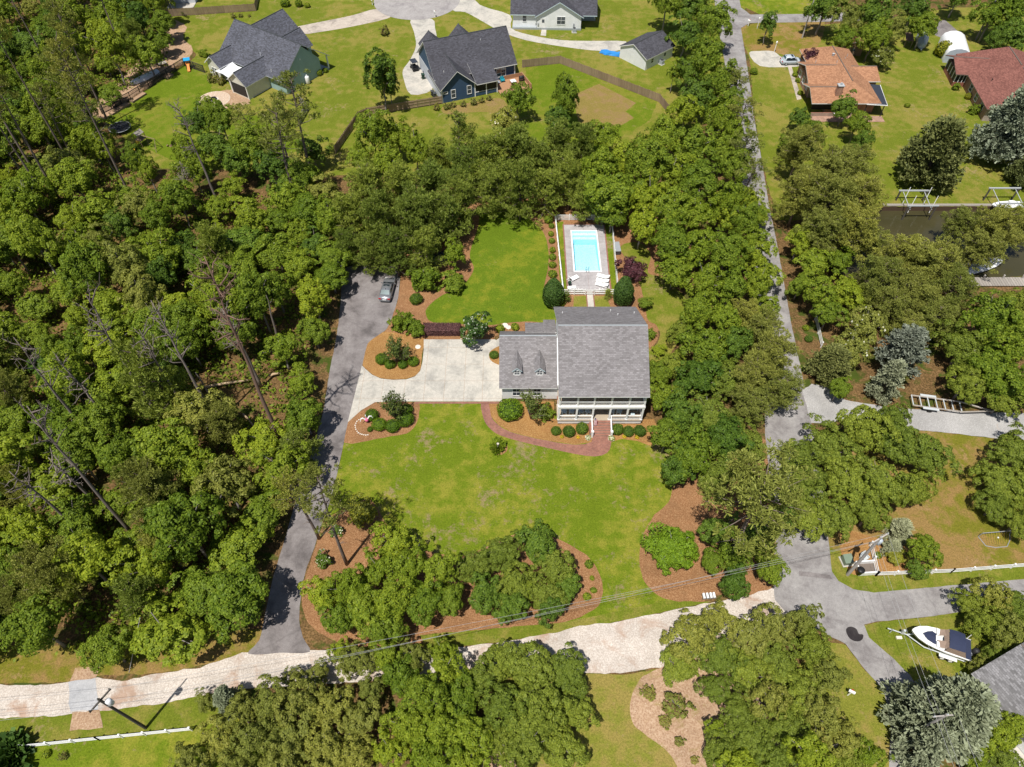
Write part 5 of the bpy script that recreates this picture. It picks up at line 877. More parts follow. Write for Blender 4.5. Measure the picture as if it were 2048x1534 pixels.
# ------------------------------------------------------------------ vehicles
def car(label, loc, rz, paint, L=4.85, W=1.84, H=1.46, suv=False, glass='car_glass', rear='teal_glass'):
    """nose towards local +y"""
    t = thing('car', label, 'car', loc, rz); hl = L / 2; w = W / 2; zr = 1.68 if suv else H
    st = [(-hl, .86, .45, .62), (-hl + .12, .93, .3, .92), (-hl + .55, .99, .24, 1.02 if not suv else 1.05), (-.9, 1.0, .22, 1.0), (.5, 1.0, .22, .98), (1.25, .99, .22, .95), (hl - .45, .95, .25, .82), (hl - .12, .86, .3, .68), (hl, .74, .42, .58)]
    secs = [[(-w * k * .9, y, zb), (-w * k, y, zb + (zt - zb) * .45), (-w * k * .97, y, zt - .06), (-w * k * .86, y, zt), (0, y, zt + .03), (w * k * .86, y, zt), (w * k * .97, y, zt - .06), (w * k, y, zb + (zt - zb) * .45), (w * k * .9, y, zb)] for y, k, zb, zt in st]
    part('body', MB().loft(secs), paint, t, True)
    y0, y1, y2, y3 = (-hl + .28, -hl + .75, .25, 1.05) if suv else (-hl + .62, -hl + 1.42, .30, 1.18)
    cab = [(y0, .80, .98), (y1, .70, zr - .05), ((y1 + y2) / 2, .71, zr + .02), (y2, .69, zr - .03), (y3, .80, .96)]
    part('cabin', MB().loft([[(-w * .9, y, .93), (-w * k, y, z), (0, y, z + .02), (w * k, y, z), (w * .9, y, .93)] for y, k, z in cab]), paint, t, True)
    def pane(nm, pts, mt): part(nm, MB().add(pts + [(p[0], p[1], p[2] - .02) for p in pts], [(0, 1, 2, 3), (7, 6, 5, 4)]), mt, t)
    zz = lambda a, b_, f: a + (b_ - a) * f
    pane('windscreen', [(-w * .76, y3 - .08, 1.02), (w * .76, y3 - .08, 1.02), (w * .63, y2 + .08, zr - .02), (-w * .63, y2 + .08, zr - .02)], glass)
    pane('rear_window', [(-w * .74, y0 + .12, 1.09), (w * .74, y0 + .12, 1.09), (w * .64, y1 - .08, zr), (-w * .64, y1 - .08, zr)], rear)
    for s in (-1, 1):
        part('side_window', MB().add([(s * w * .91, y0 + .5, 1.0), (s * w * .91, y3 - .35, 1.0), (s * w * .735, y2 - .02, zr - .12), (s * w * .745, y1 + .1, zr - .12)], [(0, 1, 2, 3)]), glass, t)
        part('mirror', MB().cbox((s * (w + .1), y3 - .3, 1.0), (.2, .12, .12)), paint, t); part('headlight', MB().cbox((s * w * .62, hl - .12, .68), (.36, .16, .14)), 'white_gelcoat', t); part('tail_light', MB().cbox((s * w * .72, -hl + .08, .82), (.38, .14, .16)), 'tail_red', t)
        for y in (-L * .29, L * .30):
            wh = part('wheel', MB().tube([(s * (w - .22), y, .33), (s * (w - .01), y, .33)], .33, 14), 'dark_rubber', t); part('rim', MB().tube([(s * (w - .02), y, .33), (s * (w + .005), y, .33)], .21, 10), 'aluminium', wh)
    part('sunroof', MB().box(-w * .5, w * .5, y2 - .62, y2 - .2, zr - .01, zr + .025), glass, t); part('number_plate', MB().box(-.26, .26, -hl - .03, -hl + .02, .62, .76), 'white_paint', t); part('bumper', MB().box(-w * .82, w * .82, -hl - .02, -hl + .1, .36, .56), paint, t); part('aerial', MB().cbox((0, y1 + .1, zr + .06), (.05, .18, .1)), 'black_plastic', t)
    return t
c1, c2 = G(771, 606.5), G(781, 562); car('silver saloon car parked on the asphalt near its top', ((c1 + c2) / 2)[:2] + (0.025,), math.atan2(c2.y - c1.y, c2.x - c1.x) - R(90) - R(2), 'silver_paint')
p = G(885, 522); car('dark car half hidden under the pines beyond the back lawn', (p.x, p.y, 0), R(-60), 'bin_grey')
p = G(1581, 127); car('silver-blue SUV parked beside the purple tree', (p.x, p.y, .03), R(-86), 'silver_tarp', 4.5, 1.86, 1.68, True)
# golf cart
p = G(829, 139); t = thing('golf_cart', 'black golf cart with flat roof on the navy house drive', 'golf cart', (p.x, p.y, .03), R(25))
part('body', MB().loft([[(-.55, -1.1, .35), (.55, -1.1, .35), (.55, -1.1, .7), (-.55, -1.1, .7)], [(-.6, -.2, .3), (.6, -.2, .3), (.6, -.2, .75), (-.6, -.2, .75)], [(-.6, .1, .3), (.6, .1, .3), (.6, .1, .4), (-.6, .1, .4)], [(-.55, .75, .3), (.55, .75, .3), (.55, .75, .85), (-.55, .75, .85)], [(-.45, 1.2, .35), (.45, 1.2, .35), (.45, 1.2, .6), (-.45, 1.2, .6)]]), 'black_plastic', t); part('seat', MB().box(-.52, .52, -.75, -.2, .72, .85).box(-.52, .52, -.8, -.68, .85, 1.25), 'black_mat', t); part('roof', MB().box(-.62, .62, -1.0, .85, 1.85, 1.92), 'black_membrane', t)
for x in (-.52, .52):
    for y in (-.9, .72): part('post', MB().tube([(x, y, .7), (x, y, 1.86)], .025, 5), 'dark_metal', t)
    for y in (-.8, .85): part('wheel', MB().tube([(x - .1, y, .22), (x + .1, y, .22)], .22, 12), 'dark_rubber', t)
for i, q in enumerate([(848, 128), (850, 150)]):
    p = G(*q); t = thing('bicycle', ['small bike leaning near the navy house side wall', 'second small bike on the navy house drive'][i], 'bicycle', (p.x, p.y, .03), R(20 + 50 * i))
    for y in (-.45, .45):
        part('wheel', MB().tube([(math.sin(a) * 0, y + .28 * math.cos(a), .28 + .28 * math.sin(a)) for a in np.linspace(0, 6.283, 13)], .03, 5), 'dark_rubber', t)
    part('frame', MB().tube([(0, -.45, .28), (0, -.1, .7), (0, .35, .75), (0, .45, .28)], .03, 5).tube([(0, -.1, .7), (0, 0, .3), (0, .35, .75)], .03, 5), 'dark_metal', t); part('handlebar', MB().tube([(-.25, .35, .9), (.25, .35, .9)], .02, 5), 'dark_metal', t); part('saddle', MB().box(-.07, .07, -.28, -.02, .78, .84), 'black_plastic', t)
# motorboat on its trailer (bow towards local -x)
bp0, bp1 = G(1822, 1262, 1.6), G(1941, 1302, 1.6); mid = (bp0 + bp1) / 2; ang = math.atan2(bp1.y - bp0.y, bp1.x - bp0.x); BL = (bp1 - bp0).length
t = thing('motorboat', 'white motorboat with navy covers parked on a trailer', 'boat', (mid.x, mid.y, 0), ang)
hx_ = [(-.5, .03, .03, 1.75), (-.46, .28, .10, 1.5), (-.38, .60, .22, 1.25), (-.25, .86, .5, .95), (-.08, 1.0, .75, .75), (.15, 1.05, .85, .68), (.5, 1.02, .85, .66)]
def hsec(f, wd, wk, zk): zt = 1.95 - .22 * (f + .5); x = f * BL; return [(x, -wd * 1.12, zt), (x, -wd * 1.08, zt - .28), (x, -wk, zk + .25), (x, 0, zk), (x, wk, zk + .25), (x, wd * 1.08, zt - .28), (x, wd * 1.12, zt)]
part('hull', MB().loft([hsec(*q) for q in hx_], False, False).add([hsec(*hx_[-1])[i] for i in range(7)], [tuple(range(7))]), 'white_gelcoat', t, True)
dk = [(f * BL, wd * 1.12, 1.95 - .22 * (f + .5)) for f, wd, wk, zk in hx_]; b = MB()
for (xa, wa_, za), (xb, wb_, zb) in zip(dk, dk[1:]): b.add([(xa, -wa_, za), (xb, -wb_, zb), (xb, wb_, zb), (xa, wa_, za)], [(0, 1, 2, 3)])
part('deck', b, 'white_gelcoat', t); b = MB(); b.tube([(x, -w_, z) for x, w_, z in dk] , .04, 5).tube([(x, w_, z) for x, w_, z in dk], .04, 5); part('rub_rail', b, 'white_gelcoat', t)
k = BL
part('bow_cover', MB().add([(-.33 * k, 0, 1.96), (-.24 * k, -.52, 1.95), (-.13 * k, -.72, 1.93), (-.10 * k, -.72, 1.93), (-.13 * k, 0, 2.06), (-.10 * k, .45, 1.96), (-.16 * k, .62, 1.95), (-.24 * k, .42, 1.96)], [(0, 1, 4), (1, 2, 4), (2, 3, 4), (3, 5, 4), (5, 6, 4), (6, 7, 4), (7, 0, 4)]), 'navy_canvas', t)
part('console', MB().box(-.10 * k, .02 * k, .3, .98, 1.8, 2.15).box(-.10 * k, .02 * k, -.98, -.42, 1.8, 2.15), 'white_gelcoat', t)
for s in (-1, 1): part('windshield', MB().add([(-.08 * k, s * .25, 2.1), (-.08 * k, s * .98, 2.05), (.05 * k, s * 1.05, 2.45), (.03 * k, s * .3, 2.5)], [(0, 1, 2, 3)]), 'tan_canvas', t)
part('bimini', MB().loft([[(.06 * k, -1.02, 2.75), (.06 * k, -.5, 2.9), (.06 * k, .5, 2.9), (.06 * k, 1.02, 2.75)], [(.18 * k, -1.05, 2.85), (.18 * k, -.5, 3.0), (.18 * k, .5, 3.0), (.18 * k, 1.05, 2.85)], [(.32 * k, -1.0, 2.78), (.32 * k, -.5, 2.92), (.32 * k, .5, 2.92), (.32 * k, 1.0, 2.78)]], False, False), 'navy_canvas', t, True)
part('side_curtain', MB().add([(.06 * k, -1.02, 2.74), (.32 * k, -1.0, 2.77), (.40 * k, -1.1, 1.85), (.04 * k, -1.08, 1.9)], [(0, 1, 2, 3)]).add([(.32 * k, -1.0, 2.77), (.32 * k, 1.0, 2.77), (.40 * k, 1.08, 1.86), (.40 * k, -1.08, 1.86)], [(0, 1, 2, 3)]).add([(.06 * k, -1.02, 2.74), (.06 * k, 1.02, 2.74), (.01 * k, .98, 2.3), (.01 * k, -.98, 2.3)], [(0, 1, 2, 3)]), 'tan_canvas', t)
part('stern_cover', MB().add([(.36 * k, -1.1, 1.84), (.495 * k, -1.1, 1.79), (.495 * k, 1.1, 1.79), (.36 * k, 1.1, 1.84)], [(0, 1, 2, 3)]), 'navy_canvas', t)
mo = part('outboard_motor', MB().lathe([(.1, .6), (.12, 1.0), (.3, 1.3), (.34, 1.75), (.25, 2.05), (.08, 2.12)], 10, (.5 * k + .45, .1, 0)), 'dark_metal', t, True); part('motor_bracket', MB().box(.5 * k, .5 * k + .4, -.15, .35, .9, 1.4), 'conduit_grey', t); part('rod_holder', MB().tube([(.42 * k, 1.1, 1.85), (.45 * k, 1.35, 2.7)], .03, 5), 'white_steel', t)
t = thing('boat_trailer', 'galvanised tandem trailer under the white motorboat', 'trailer', (mid.x, mid.y, 0), ang)
part('frame', MB().tube([(.5 * k, -.8, .55), (-.2 * k, -.75, .55), (-.5 * k, 0, .55)], .07, 5).tube([(.5 * k, .8, .55), (-.2 * k, .75, .55), (-.5 * k, 0, .55)], .07, 5).tube([(-.05 * k, -.8, .55), (-.05 * k, .8, .55)], .06, 5).tube([(.3 * k, -.8, .55), (.3 * k, .8, .55)], .06, 5), 'galvanised', t); part('tongue', MB().tube([(-.5 * k, 0, .55), (-.5 * k - 1.9, 0, .5)], .07, 6), 'galvanised', t); part('winch_post', MB().box(-.5 * k - .6, -.5 * k - .35, -.12, .12, .5, 1.3), 'galvanised', t); part('jack', MB().tube([(-.5 * k - 1.5, -.15, 0), (-.5 * k - 1.5, -.15, .9)], .05, 6), 'galvanised', t)
for s in (-1, 1):
    for x in (.12 * k, .26 * k):
        wh = part('wheel', MB().tube([(x, s * 1.0, .34), (x, s * 1.22, .34)], .34, 14), 'dark_rubber', t); part('rim', MB().tube([(x, s * 1.21, .34), (x, s * 1.24, .34)], .2, 10), 'white_steel', wh)
    part('mudguard', MB().box(.04 * k, .34 * k, s * 1.12 - .16, s * 1.12 + .16, .72, .78), 'white_gelcoat', t)
p = G(1797, 1276); one('wheel_chock', 'pale block on the grass below the boat trailer\'s tongue', 'block', MB().box(-.3, .3, -.15, .15, 0, .2), 'pale_stone', (p.x, p.y, 0.006))
# empty ladder-like trailer
a, b_ = G(1824, 800, .7), G(1985, 822, .7); dx = b_ - a; ang = math.atan2(dx.y, dx.x); TL = dx.length
t = thing('boat_trailer', 'empty ladder-framed grey trailer beside the right gravel drive', 'trailer', (a.x, a.y, 0), ang)
part('side_rail', MB().tube([(0, -.85, .7), (TL * .62, -.85, .7), (TL, 0, .7)], .1, 6), 'grey_wood', t); part('side_rail', MB().tube([(0, .85, .7), (TL * .62, .85, .7), (TL, 0, .7)], .1, 6), 'grey_wood', t)
for i in range(7): part('cross_bar', MB().tube([(TL * .1 * i + .05, -.85, .72), (TL * .1 * i + .05, .85, .72)], .08, 6), 'galvanised', t)
for s in (-1, 1):
    wh = part('wheel', MB().tube([(TL * .22, s * 1.0, .32), (TL * .22, s * 1.2, .32)], .32, 12), 'dark_rubber', t); part('mudguard', MB().box(TL * .12, TL * .32, s * 1.1 - .17, s * 1.1 + .17, .7, .76), 'galvanised', t)
# canal boats and lifts
def boat_lift(label, x0, x1, y, cradle, h=1.9):
    t = thing('boat_lift', label, 'boat lift', (0, 0, 0)); dy = 3.2
    for x in (x0, x1):
        for yy in (y + .9, y - dy): part('piling', MB().tube([(x, yy, -2.2), (x, yy, h)], .14, 8), 'dark_pole_wood', t)
    for yy in (y + .9, y - dy): part('top_beam', MB().box(x0 - .3, x1 + .3, yy - .11, yy + .11, h, h + .2), 'aluminium', t)
    for x in (x0 + .5, x1 - .5):
        part('cradle_arm', MB().tube([(x, y + .9, h - .1), (x, y - dy, h - .7)], .07, 5), 'aluminium', t)
        if cradle:
            for ya, yb, zb in ((y - .5, y + .2, 3.2), (y - dy + .2, y - dy + .8, 3.4)): part('guide_post', MB().tube([(x, ya, .4), (x + .4, yb, zb)], .05, 6), 'white_vinyl', t)
    return t
boat_lift('empty aluminium boat lift with slanted guide posts over the canal', 66.0, 70.6, 99.8, True); boat_lift('boat lift with small white boat hanging at the seawall', 81.0, 85.8, 99.8, False, 2.4)
def skiff(label, x, y, z, rz, L=5.0, W=1.9, mat='white_gelcoat', inner='white_canvas'):
    t = thing('small_boat', label, 'boat', (x, y, z), rz); st = [(-.5, .05, .55), (-.42, .45, .35), (-.2, .85, .08), (.1, 1.0, 0), (.5, .92, 0)]
    part('hull', MB().loft([[(f * L, -W / 2 * k, .75), (f * L, -W / 2 * k * .75, zb), (f * L, 0, zb - .05), (f * L, W / 2 * k * .75, zb), (f * L, W / 2 * k, .75)] for f, k, zb in st], False, False).add([(.5 * L, -W / 2 * .92, .75), (.5 * L, -W * .34, 0), (.5 * L, W * .34, 0), (.5 * L, W / 2 * .92, .75)], [(0, 1, 2, 3)]), mat, t, True)
    b = MB()
    for q, r_ in zip(st, st[1:]): b.add([(q[0] * L, -W / 2 * q[1] * .98, .7), (r_[0] * L, -W / 2 * r_[1] * .98, .7), (r_[0] * L, W / 2 * r_[1] * .98, .7), (q[0] * L, W / 2 * q[1] * .98, .7)], [(0, 1, 2, 3)])
    part('deck', b, inner, t); part('console', MB().box(.02 * L, .16 * L, -.35, .35, .7, 1.35), mat, t); part('outboard_motor', MB().box(.5 * L, .5 * L + .4, -.18, .18, .3, 1.25), 'dark_metal', t); part('thwart', MB().box(.22 * L, .3 * L, -.8, .8, .7, .95), mat, t)
skiff('small white covered boat hanging in the lift at the seawall', 83.5, 98.2, .3, 0); p = G(1975, 535, 0); skiff('white centre-console boat moored under the canal pines', p.x, p.y + 1.0, -1.0, R(200), 7.5, 2.5)
a, b_ = G(1930, 566), G(2120, 566); t = thing('dock', 'pale timber dock along the near bank of the canal', 'dock', (0, 0, 0)); n = 30
for i in range(n): part('plank', MB().box(a.x + i * .42, a.x + i * .42 + .38, a.y - .9, a.y + 1.0, .22, .28), 'grey_wood', t)
for i in range(5): part('piling', MB().tube([(a.x + i * 3, a.y + .8, -2), (a.x + i * 3, a.y + .8, .9)], .13, 8), 'pole_wood', t)
p = G(1740, 577); one('dinghy', 'pale upturned dinghy among the pines at the canal end', 'boat', MB().loft([[(f * 3, -k * .7, 0), (f * 3, -k * .4, .4), (f * 3, 0, .5), (f * 3, k * .4, .4), (f * 3, k * .7, 0)] for f, k in ((-.5, .1), (-.3, .7), (0, 1), (.4, .95), (.5, .9))], False), 'silver_tarp', (p.x, p.y, 0.03), R(10), None, True)
p = G(292, 164); one('upturned_boat', 'long white upturned boat behind the black fence', 'boat', MB().loft([[(f * 6.5, -k * .9, .1), (f * 6.5, -k * .7, .6), (f * 6.5, 0, .75), (f * 6.5, k * .7, .6), (f * 6.5, k * .9, .1)] for f, k in ((-.5, .15), (-.35, .8), (0, 1), (.4, .95), (.5, .9))], False), 'white_canvas', (p.x - .6, p.y + 1.2, 0.02), R(52), None, True)
p = G(1841, 88); t = thing('covered_boat', 'boat wrapped in silver tarpaulin under the trees', 'boat', (p.x, p.y, 0), R(70)); rs = np.random.RandomState(3)
part('tarpaulin', MB().loft([[(f * 5.6 + rs.uniform(-.1, .1), y * k + rs.uniform(-.1, .1), z * h_ + rs.uniform(-.08, .08)) for y, z in ((-1.1, .3), (-1.15, 1.0), (-.6, 1.5), (0, 1.9), (.6, 1.5), (1.15, 1.0), (1.1, .3))] for f, k, h_ in ((-.5, .25, .8), (-.35, .75, 1.0), (-.1, 1, 1.1), (.15, 1, 1.25), (.35, 1, 1.05), (.5, .9, .85))], False), 'silver_tarp', t); part('trailer_frame', MB().box(-3.6, 2.6, -.1, .1, .3, .42), 'galvanised', t)
p = G(1812, 90); t = thing('lean_to', 'reddish timber lean-to left of the tarpaulined boat', 'lean-to', (p.x, p.y, 0), R(-10)); part('roof', MB().cbox((0, 0, 1.8), (1.6, 2.6, .08), 0, R(14)), 'red_bark', t)
for x in (-.7, .7):
    for y in (-1.1, 1.1): part('post', MB().box(x - .05, x + .05, y - .05, y + .05, 0, 1.7), 'weathered_wood', t)
# ------------------------------------------------------------------ fences
def picket_fence(label, pts, h=1.7, mat='weathered_wood', picket=0.14, gap=0.02, bay=2.4, name='wood_fence', rail=True, group=None, white=False):
    t = thing(name, label, 'fence', (0, 0, 0), 0, group)
    for (ax_, ay), (bx, by) in zip(pts, pts[1:]):
        a, b_ = Vector((ax_, ay)), Vector((bx, by)); L = (b_ - a).length; n = max(1, round(L / bay)); an = math.atan2(by - ay, bx - ax_)
        for i in range(n + 1):
            c = a.lerp(b_, i / n); o = part('post', MB().box(-.06, .06, -.06, .06, 0, h + .06), mat, t); o.location = (c.x, c.y, 0); o.rotation_euler = (0, 0, an)
        w = L / n; bl = MB(); k = int(w / (picket + gap)); rr = random.Random(len(label))
        for j in range(k): x = (j + .5) * w / k; hh = h * (1 if white else rr.uniform(.97, 1.02)); bl.box(x - picket / 2, x + picket / 2, -.055, -.035, .05, hh)
        for z in (h * .18, h * .55, h * .88): bl.box(.05, w - .05, -.035, .02, z - .04, z + .04)
        me = bl.mesh('panel', mat)
        for i in range(n):
            c = a.lerp(b_, i / n); o = link('panel', me, t); o.location = (c.x, c.y, 0); o.rotation_euler = (0, 0, an)
    return t
q = lambda *a: tuple(G(*a)[:2])
picket_fence('weathered wooden fence below the navy house running down to the pines', [(-13.9, 131.5), q(735, 232), q(718, 240), q(672, 308)])
picket_fence('weathered wooden fence round the right yard of the navy house', [(2.2, 145.8), q(1120, 127), q(1318, 204), q(1335, 225)])
picket_fence('weathered wooden fence across the top left lawn', [q(330, 34), q(512, 22), q(518, -10)])
picket_fence('short dark fence panel below the grey house\'s right corner', [q(600, 205), q(616, 222), q(600, 250)], mat='grey_wood')
pf = picket_fence('white picket fence enclosing the swimming pool', [(11.1, 77.65), (7.75, 77.65), (7.2, 95.4), (16.6, 95.4), (16.05, 77.65), (12.5, 77.65)], 1.15, 'white_vinyl', .05, .075, 2.1, 'pool_fence', True, None, True)
t = thing('pool_gate', 'white picket gate in the pool fence at the path', 'gate', (11.2, 77.65, 0)); b = MB()
for j in range(10): b.box(.1 + j * .115, .14 + j * .115, -.02, .02, .1, 1.1)
part('pickets', b, 'white_vinyl', t); part('rail', MB().box(.06, 1.2, -.03, .03, .2, .28), 'white_vinyl', t); part('rail', MB().box(.06, 1.2, -.03, .03, .92, 1.0), 'white_vinyl', t); part('latch', MB().box(1.12, 1.22, -.05, .05, .8, .88), 'dark_metal', t)
def mesh_fence(label, pts, h=1.6):
    t = thing('mesh_fence', label, 'fence', (0, 0, 0))
    for (ax_, ay), (bx, by) in zip(pts, pts[1:]):
        a, b_ = Vector((ax_, ay)), Vector((bx, by)); L = (b_ - a).length; n = max(1, round(L / 2.4)); an = math.atan2(by - ay, bx - ax_)
        for i in range(n + 1): c = a.lerp(b_, i / n); part('post', MB().box(c.x - .06, c.x + .06, c.y - .06, c.y + .06, 0, h + .1), 'dark_fence', t)
        m = (a + b_) / 2; part('rail', MB().cbox((m.x, m.y, h), (L, .12, .08), an).cbox((m.x, m.y, .15), (L, .06, .08), an).cbox((m.x, m.y, h * .6), (L, .06, .06), an), 'dark_fence', t); bl = MB(); k = int(L / .13)
        for j in range(k): c = a.lerp(b_, (j + .5) / k); bl.cbox((c.x, c.y, h / 2 + .1), (.05, .02, h - .2), an)
        part('wire_panel', bl, 'dark_fence', t)
    return t
mesh_fence('black fence along the left side of the grey house\'s yard', [q(205, 228), q(263, 200), q(370, 132), q(410, 146)])
def rail_fence(label, pts, h=1.1, bay=2.4, rails=(.3, .65, 1.0), mat='white_vinyl', group=None):
    t = thing('rail_fence', label, 'fence', (0, 0, 0), 0, group)
    for (ax_, ay), (bx, by) in zip(pts, pts[1:]):
        a, b_ = Vector((ax_, ay)), Vector((bx, by)); L = (b_ - a).length; n = max(1, round(L / bay)); an = math.atan2(by - ay, bx - ax_)
        for i in range(n + 1): c = a.lerp(b_, i / n); o = part('post', MB().box(-.065, .065, -.065, .065, 0, h).box(-.09, .09, -.09, .09, h, h + .06), mat, t); o.location = (c.x, c.y, 0)
        for z in rails:
            for i in range(n): c, d_ = a.lerp(b_, i / n), a.lerp(b_, (i + 1) / n); m = (c + d_) / 2; part('rail', MB().cbox((0, 0, 0), (L / n - .12, .04, .14)), mat, t).location = (m.x, m.y, z); t.children[-1].rotation_euler = (0, 0, an)
    return t
rail_fence('white rail fence along the lower left road verge', [q(-60, 1512), q(0, 1501), q(200, 1480), q(385, 1461)]); rail_fence('white rail fence turning the corner by the utility pole', [q(1738, 1092), q(1751, 1152), q(1900, 1146), q(2100, 1130)]); rail_fence('short white rail fence right of the street', [q(1629, 640), q(1641, 695)])
p = G(1632, 618); t = thing('gate_post', 'dark post with white board by the street near the canal', 'post', (p.x, p.y, 0)); part('post', MB().box(-.12, .12, -.12, .12, 0, 1.2), 'dark_pole_wood', t); part('board', MB().box(.1, 1.6, -.05, .05, .8, 1.0), 'white_vinyl', t)
# ------------------------------------------------------------------ utility poles and wires
def pole(label, x, y, h, mat, arm, transformer=False, r=.16):
    t = thing('utility_pole', label, 'utility pole', (x, y, 0), 0, None); part('pole', MB().tube([(0, 0, 0), (0, 0, h)], [r, r * .72], 9), mat, t)
    if arm is not None:
        c, s = math.cos(arm), math.sin(arm); ca = part('crossarm', MB().cbox((0, 0, h - .35), (2.3, .12, .14), arm), mat, t)
        for k_ in (-1.05, 0, 1.05): part('insulator', MB().lathe([(.04, 0), (.07, .06), (.05, .12), (.06, .18), (.02, .22)], 8, (c * k_, s * k_, h - .28 + (.3 if k_ == 0 else 0))), 'porcelain_dark' if mat[0] == 'd' else 'galvanised', ca)
    if transformer: part('transformer', MB().lathe([(.2, -1.75), (.27, -1.7), (.27, -.95), (.2, -.88), (.06, -.8)], 12, (.36, .12, h)), 'silver_tarp' if mat[0] != 'd' else 'white_canvas', t, True); part('bracket', MB().box(0, .3, -.05, .05, h - 1.5, h - 1.3), 'galvanised', t)
    return Vector((x, y, h))
p1 = G(292, 1456); P1 = pole('dark utility pole with white transformer beside the lower left road', p1.x, p1.y, 10.3, 'dark_pole_wood', R(60), True)
p2 = G(1694.7, 1149.5); P2 = pole('pale grey utility pole with crossarm leaning over the right junction', p2.x, p2.y, 9.4, 'pole_wood', R(28), True, .19)
p3 = G(1800, 1480); P3 = pole('utility pole beside the huge cedar at the lower right', p3.x, p3.y, 9.6, 'pole_wood', R(5))
p4 = G(1604, 76); P4 = pole('slim utility pole on the tan grass by the upper street', p4.x, p4.y, 9.0, 'pole_wood', None); pole('slim utility pole in the upper right trees', 103.0, 158.0, 10, 'grey_wood', None)
def wire(label, a, b_, sag=.6, r=.013, group='overhead wires'):
    a, b_ = Vector(a), Vector(b_); pts = [a.lerp(b_, i / 14) - Vector((0, 0, sag * 4 * (i / 14) * (1 - i / 14))) - a for i in range(15)]
    one('power_line', label, 'power line', MB().tube(pts, r, 4), 'wire', a, 0, group)
for k_, dz in ((-1.0, 0), (1.0, 0), (0, -.9)):
    nm = {-1.0: 'upper', 1.0: 'middle', 0: 'lower'}[k_]; c1_, s1_ = math.cos(R(60)), math.sin(R(60)); c2_, s2_ = math.cos(R(28)), math.sin(R(28))
    wire(f'{nm} thin wire spanning between the two utility poles over the lawn exit', P1 + Vector((c1_ * -k_, s1_ * -k_, dz - .1)), P2 + Vector((c2_ * k_, s2_ * k_, dz - .1)), 1.0); wire(f'{nm} thin wire running down the lower right drive', P2 + Vector((c2_ * k_, s2_ * k_, dz - .1)), P3 + Vector((k_, 0, dz - .1)), .5); wire(f'{nm} thin wire leaving the lower right pole downwards', P3 + Vector((k_, 0, dz - .1)), P3 + Vector((k_ + 1.5, -30, dz)), .5); wire(f'{nm} thin wire leaving the left pole', P1 + Vector((c1_ * -k_, s1_ * -k_, dz - .1)), P1 + Vector((-45, -4 - k_, dz)), .8)
wire('guy wire from the upper left road verge into the wood', G(258, 1345), G(280, 1235, 6) , 0, .03)
# ------------------------------------------------------------------ small things
def sun_lounger(label, loc, rz, back=30):
    t = thing('sun_lounger', label, 'sun lounger', loc, rz, 'sun loungers by the pool'); b = MB()
    part('seat', MB().box(-.33, .33, -.95, .35, .28, .34), 'white_vinyl', t); a = R(back); part('backrest', MB().cbox((0, .35 + .36 * math.cos(a), .31 + .36 * math.sin(a)), (.66, .74, .06), 0, a), 'white_vinyl', t)
    for s in (-1, 1):
        part('side_rail', MB().box(s * .35 - .03, s * .35 + .03, -.95, .95, .22, .3), 'white_vinyl', t)
        for y in (-.8, .7): part('leg', MB().box(s * .33 - .03, s * .33 + .03, y - .03, y + .03, 0, .24), 'white_vinyl', t)
for i, (px, py) in enumerate([(1206, 552.5), (1204.5, 561), (1203, 569)]): p = G(px, py, .3); sun_lounger(f'white sun lounger, {ordn(i)} from the water in the right-hand row', (p.x, p.y, .046), R(-112), 22)
p = G(1146, 557, .3); sun_lounger('white sun lounger alone at the left side of the pool terrace', (p.x, p.y, .046), R(125), 60)
for i, (px, py) in enumerate([(1139, 576), (1148, 575)]): 
    p = G(px, py, .4); t = thing('side_table', ['small white table in the terrace\'s near left corner', 'small white table right of the corner one'][i], 'table', (p.x, p.y, .046)); part('top', MB().box(-.3, .3, -.3, .3, .42, .47), 'white_vinyl', t)
    for x in (-.25, .25):
        for y in (-.25, .25): part('leg', MB().box(x - .025, x + .025, y - .025, y + .025, 0, .42), 'white_vinyl', t)
for i, (x, y) in enumerate([(9.5, 78.15), (10.35, 78.15), (13.5, 78.2)]):
    t = thing('patio_chair', ['white patio chair left of the pool gate', 'white patio chair nearest the left of the pool gate', 'white patio chair right of the pool gate'][i], 'chair', (x, y, .046), R(180), 'patio chairs by the pool gate'); part('seat', MB().box(-.25, .25, -.25, .25, .4, .44), 'white_vinyl', t); part('backrest', MB().cbox((0, .28, .7), (.5, .05, .55), 0, R(-10)), 'white_vinyl', t)
    for a in (-.22, .22):
        part('armrest', MB().box(a * 1.2 - .03, a * 1.2 + .03, -.25, .25, .6, .64), 'white_vinyl', t)
        for c in (-.22, .22): part('leg', MB().box(a - .025, a + .025, c - .025, c + .025, 0, .4), 'white_vinyl', t)
p = G(1139, 571); t = thing('planter', 'dark potted plant beside the white terrace tables', 'planter', (p.x, p.y, .046)); part('pot', MB().lathe([(.15, 0), (.24, .35), (.22, .36)], 10), 'dark_metal', t); part('foliage', MB().lathe([(.05, .3), (.3, .5), (.22, .8), (.05, .95)], 7), 'bin_green', t)
p = G(1234, 497, .4); t = thing('pump_box', 'dark grey pool equipment box outside the right pool fence', 'box', (p.x, p.y, 0), R(3)); part('box', MB().box(-.4, .4, -1.1, 1.1, 0, .75), 'bin_grey', t); part('lid', MB().box(-.45, .45, -1.15, 1.15, .75, .85), 'conduit_grey', t)
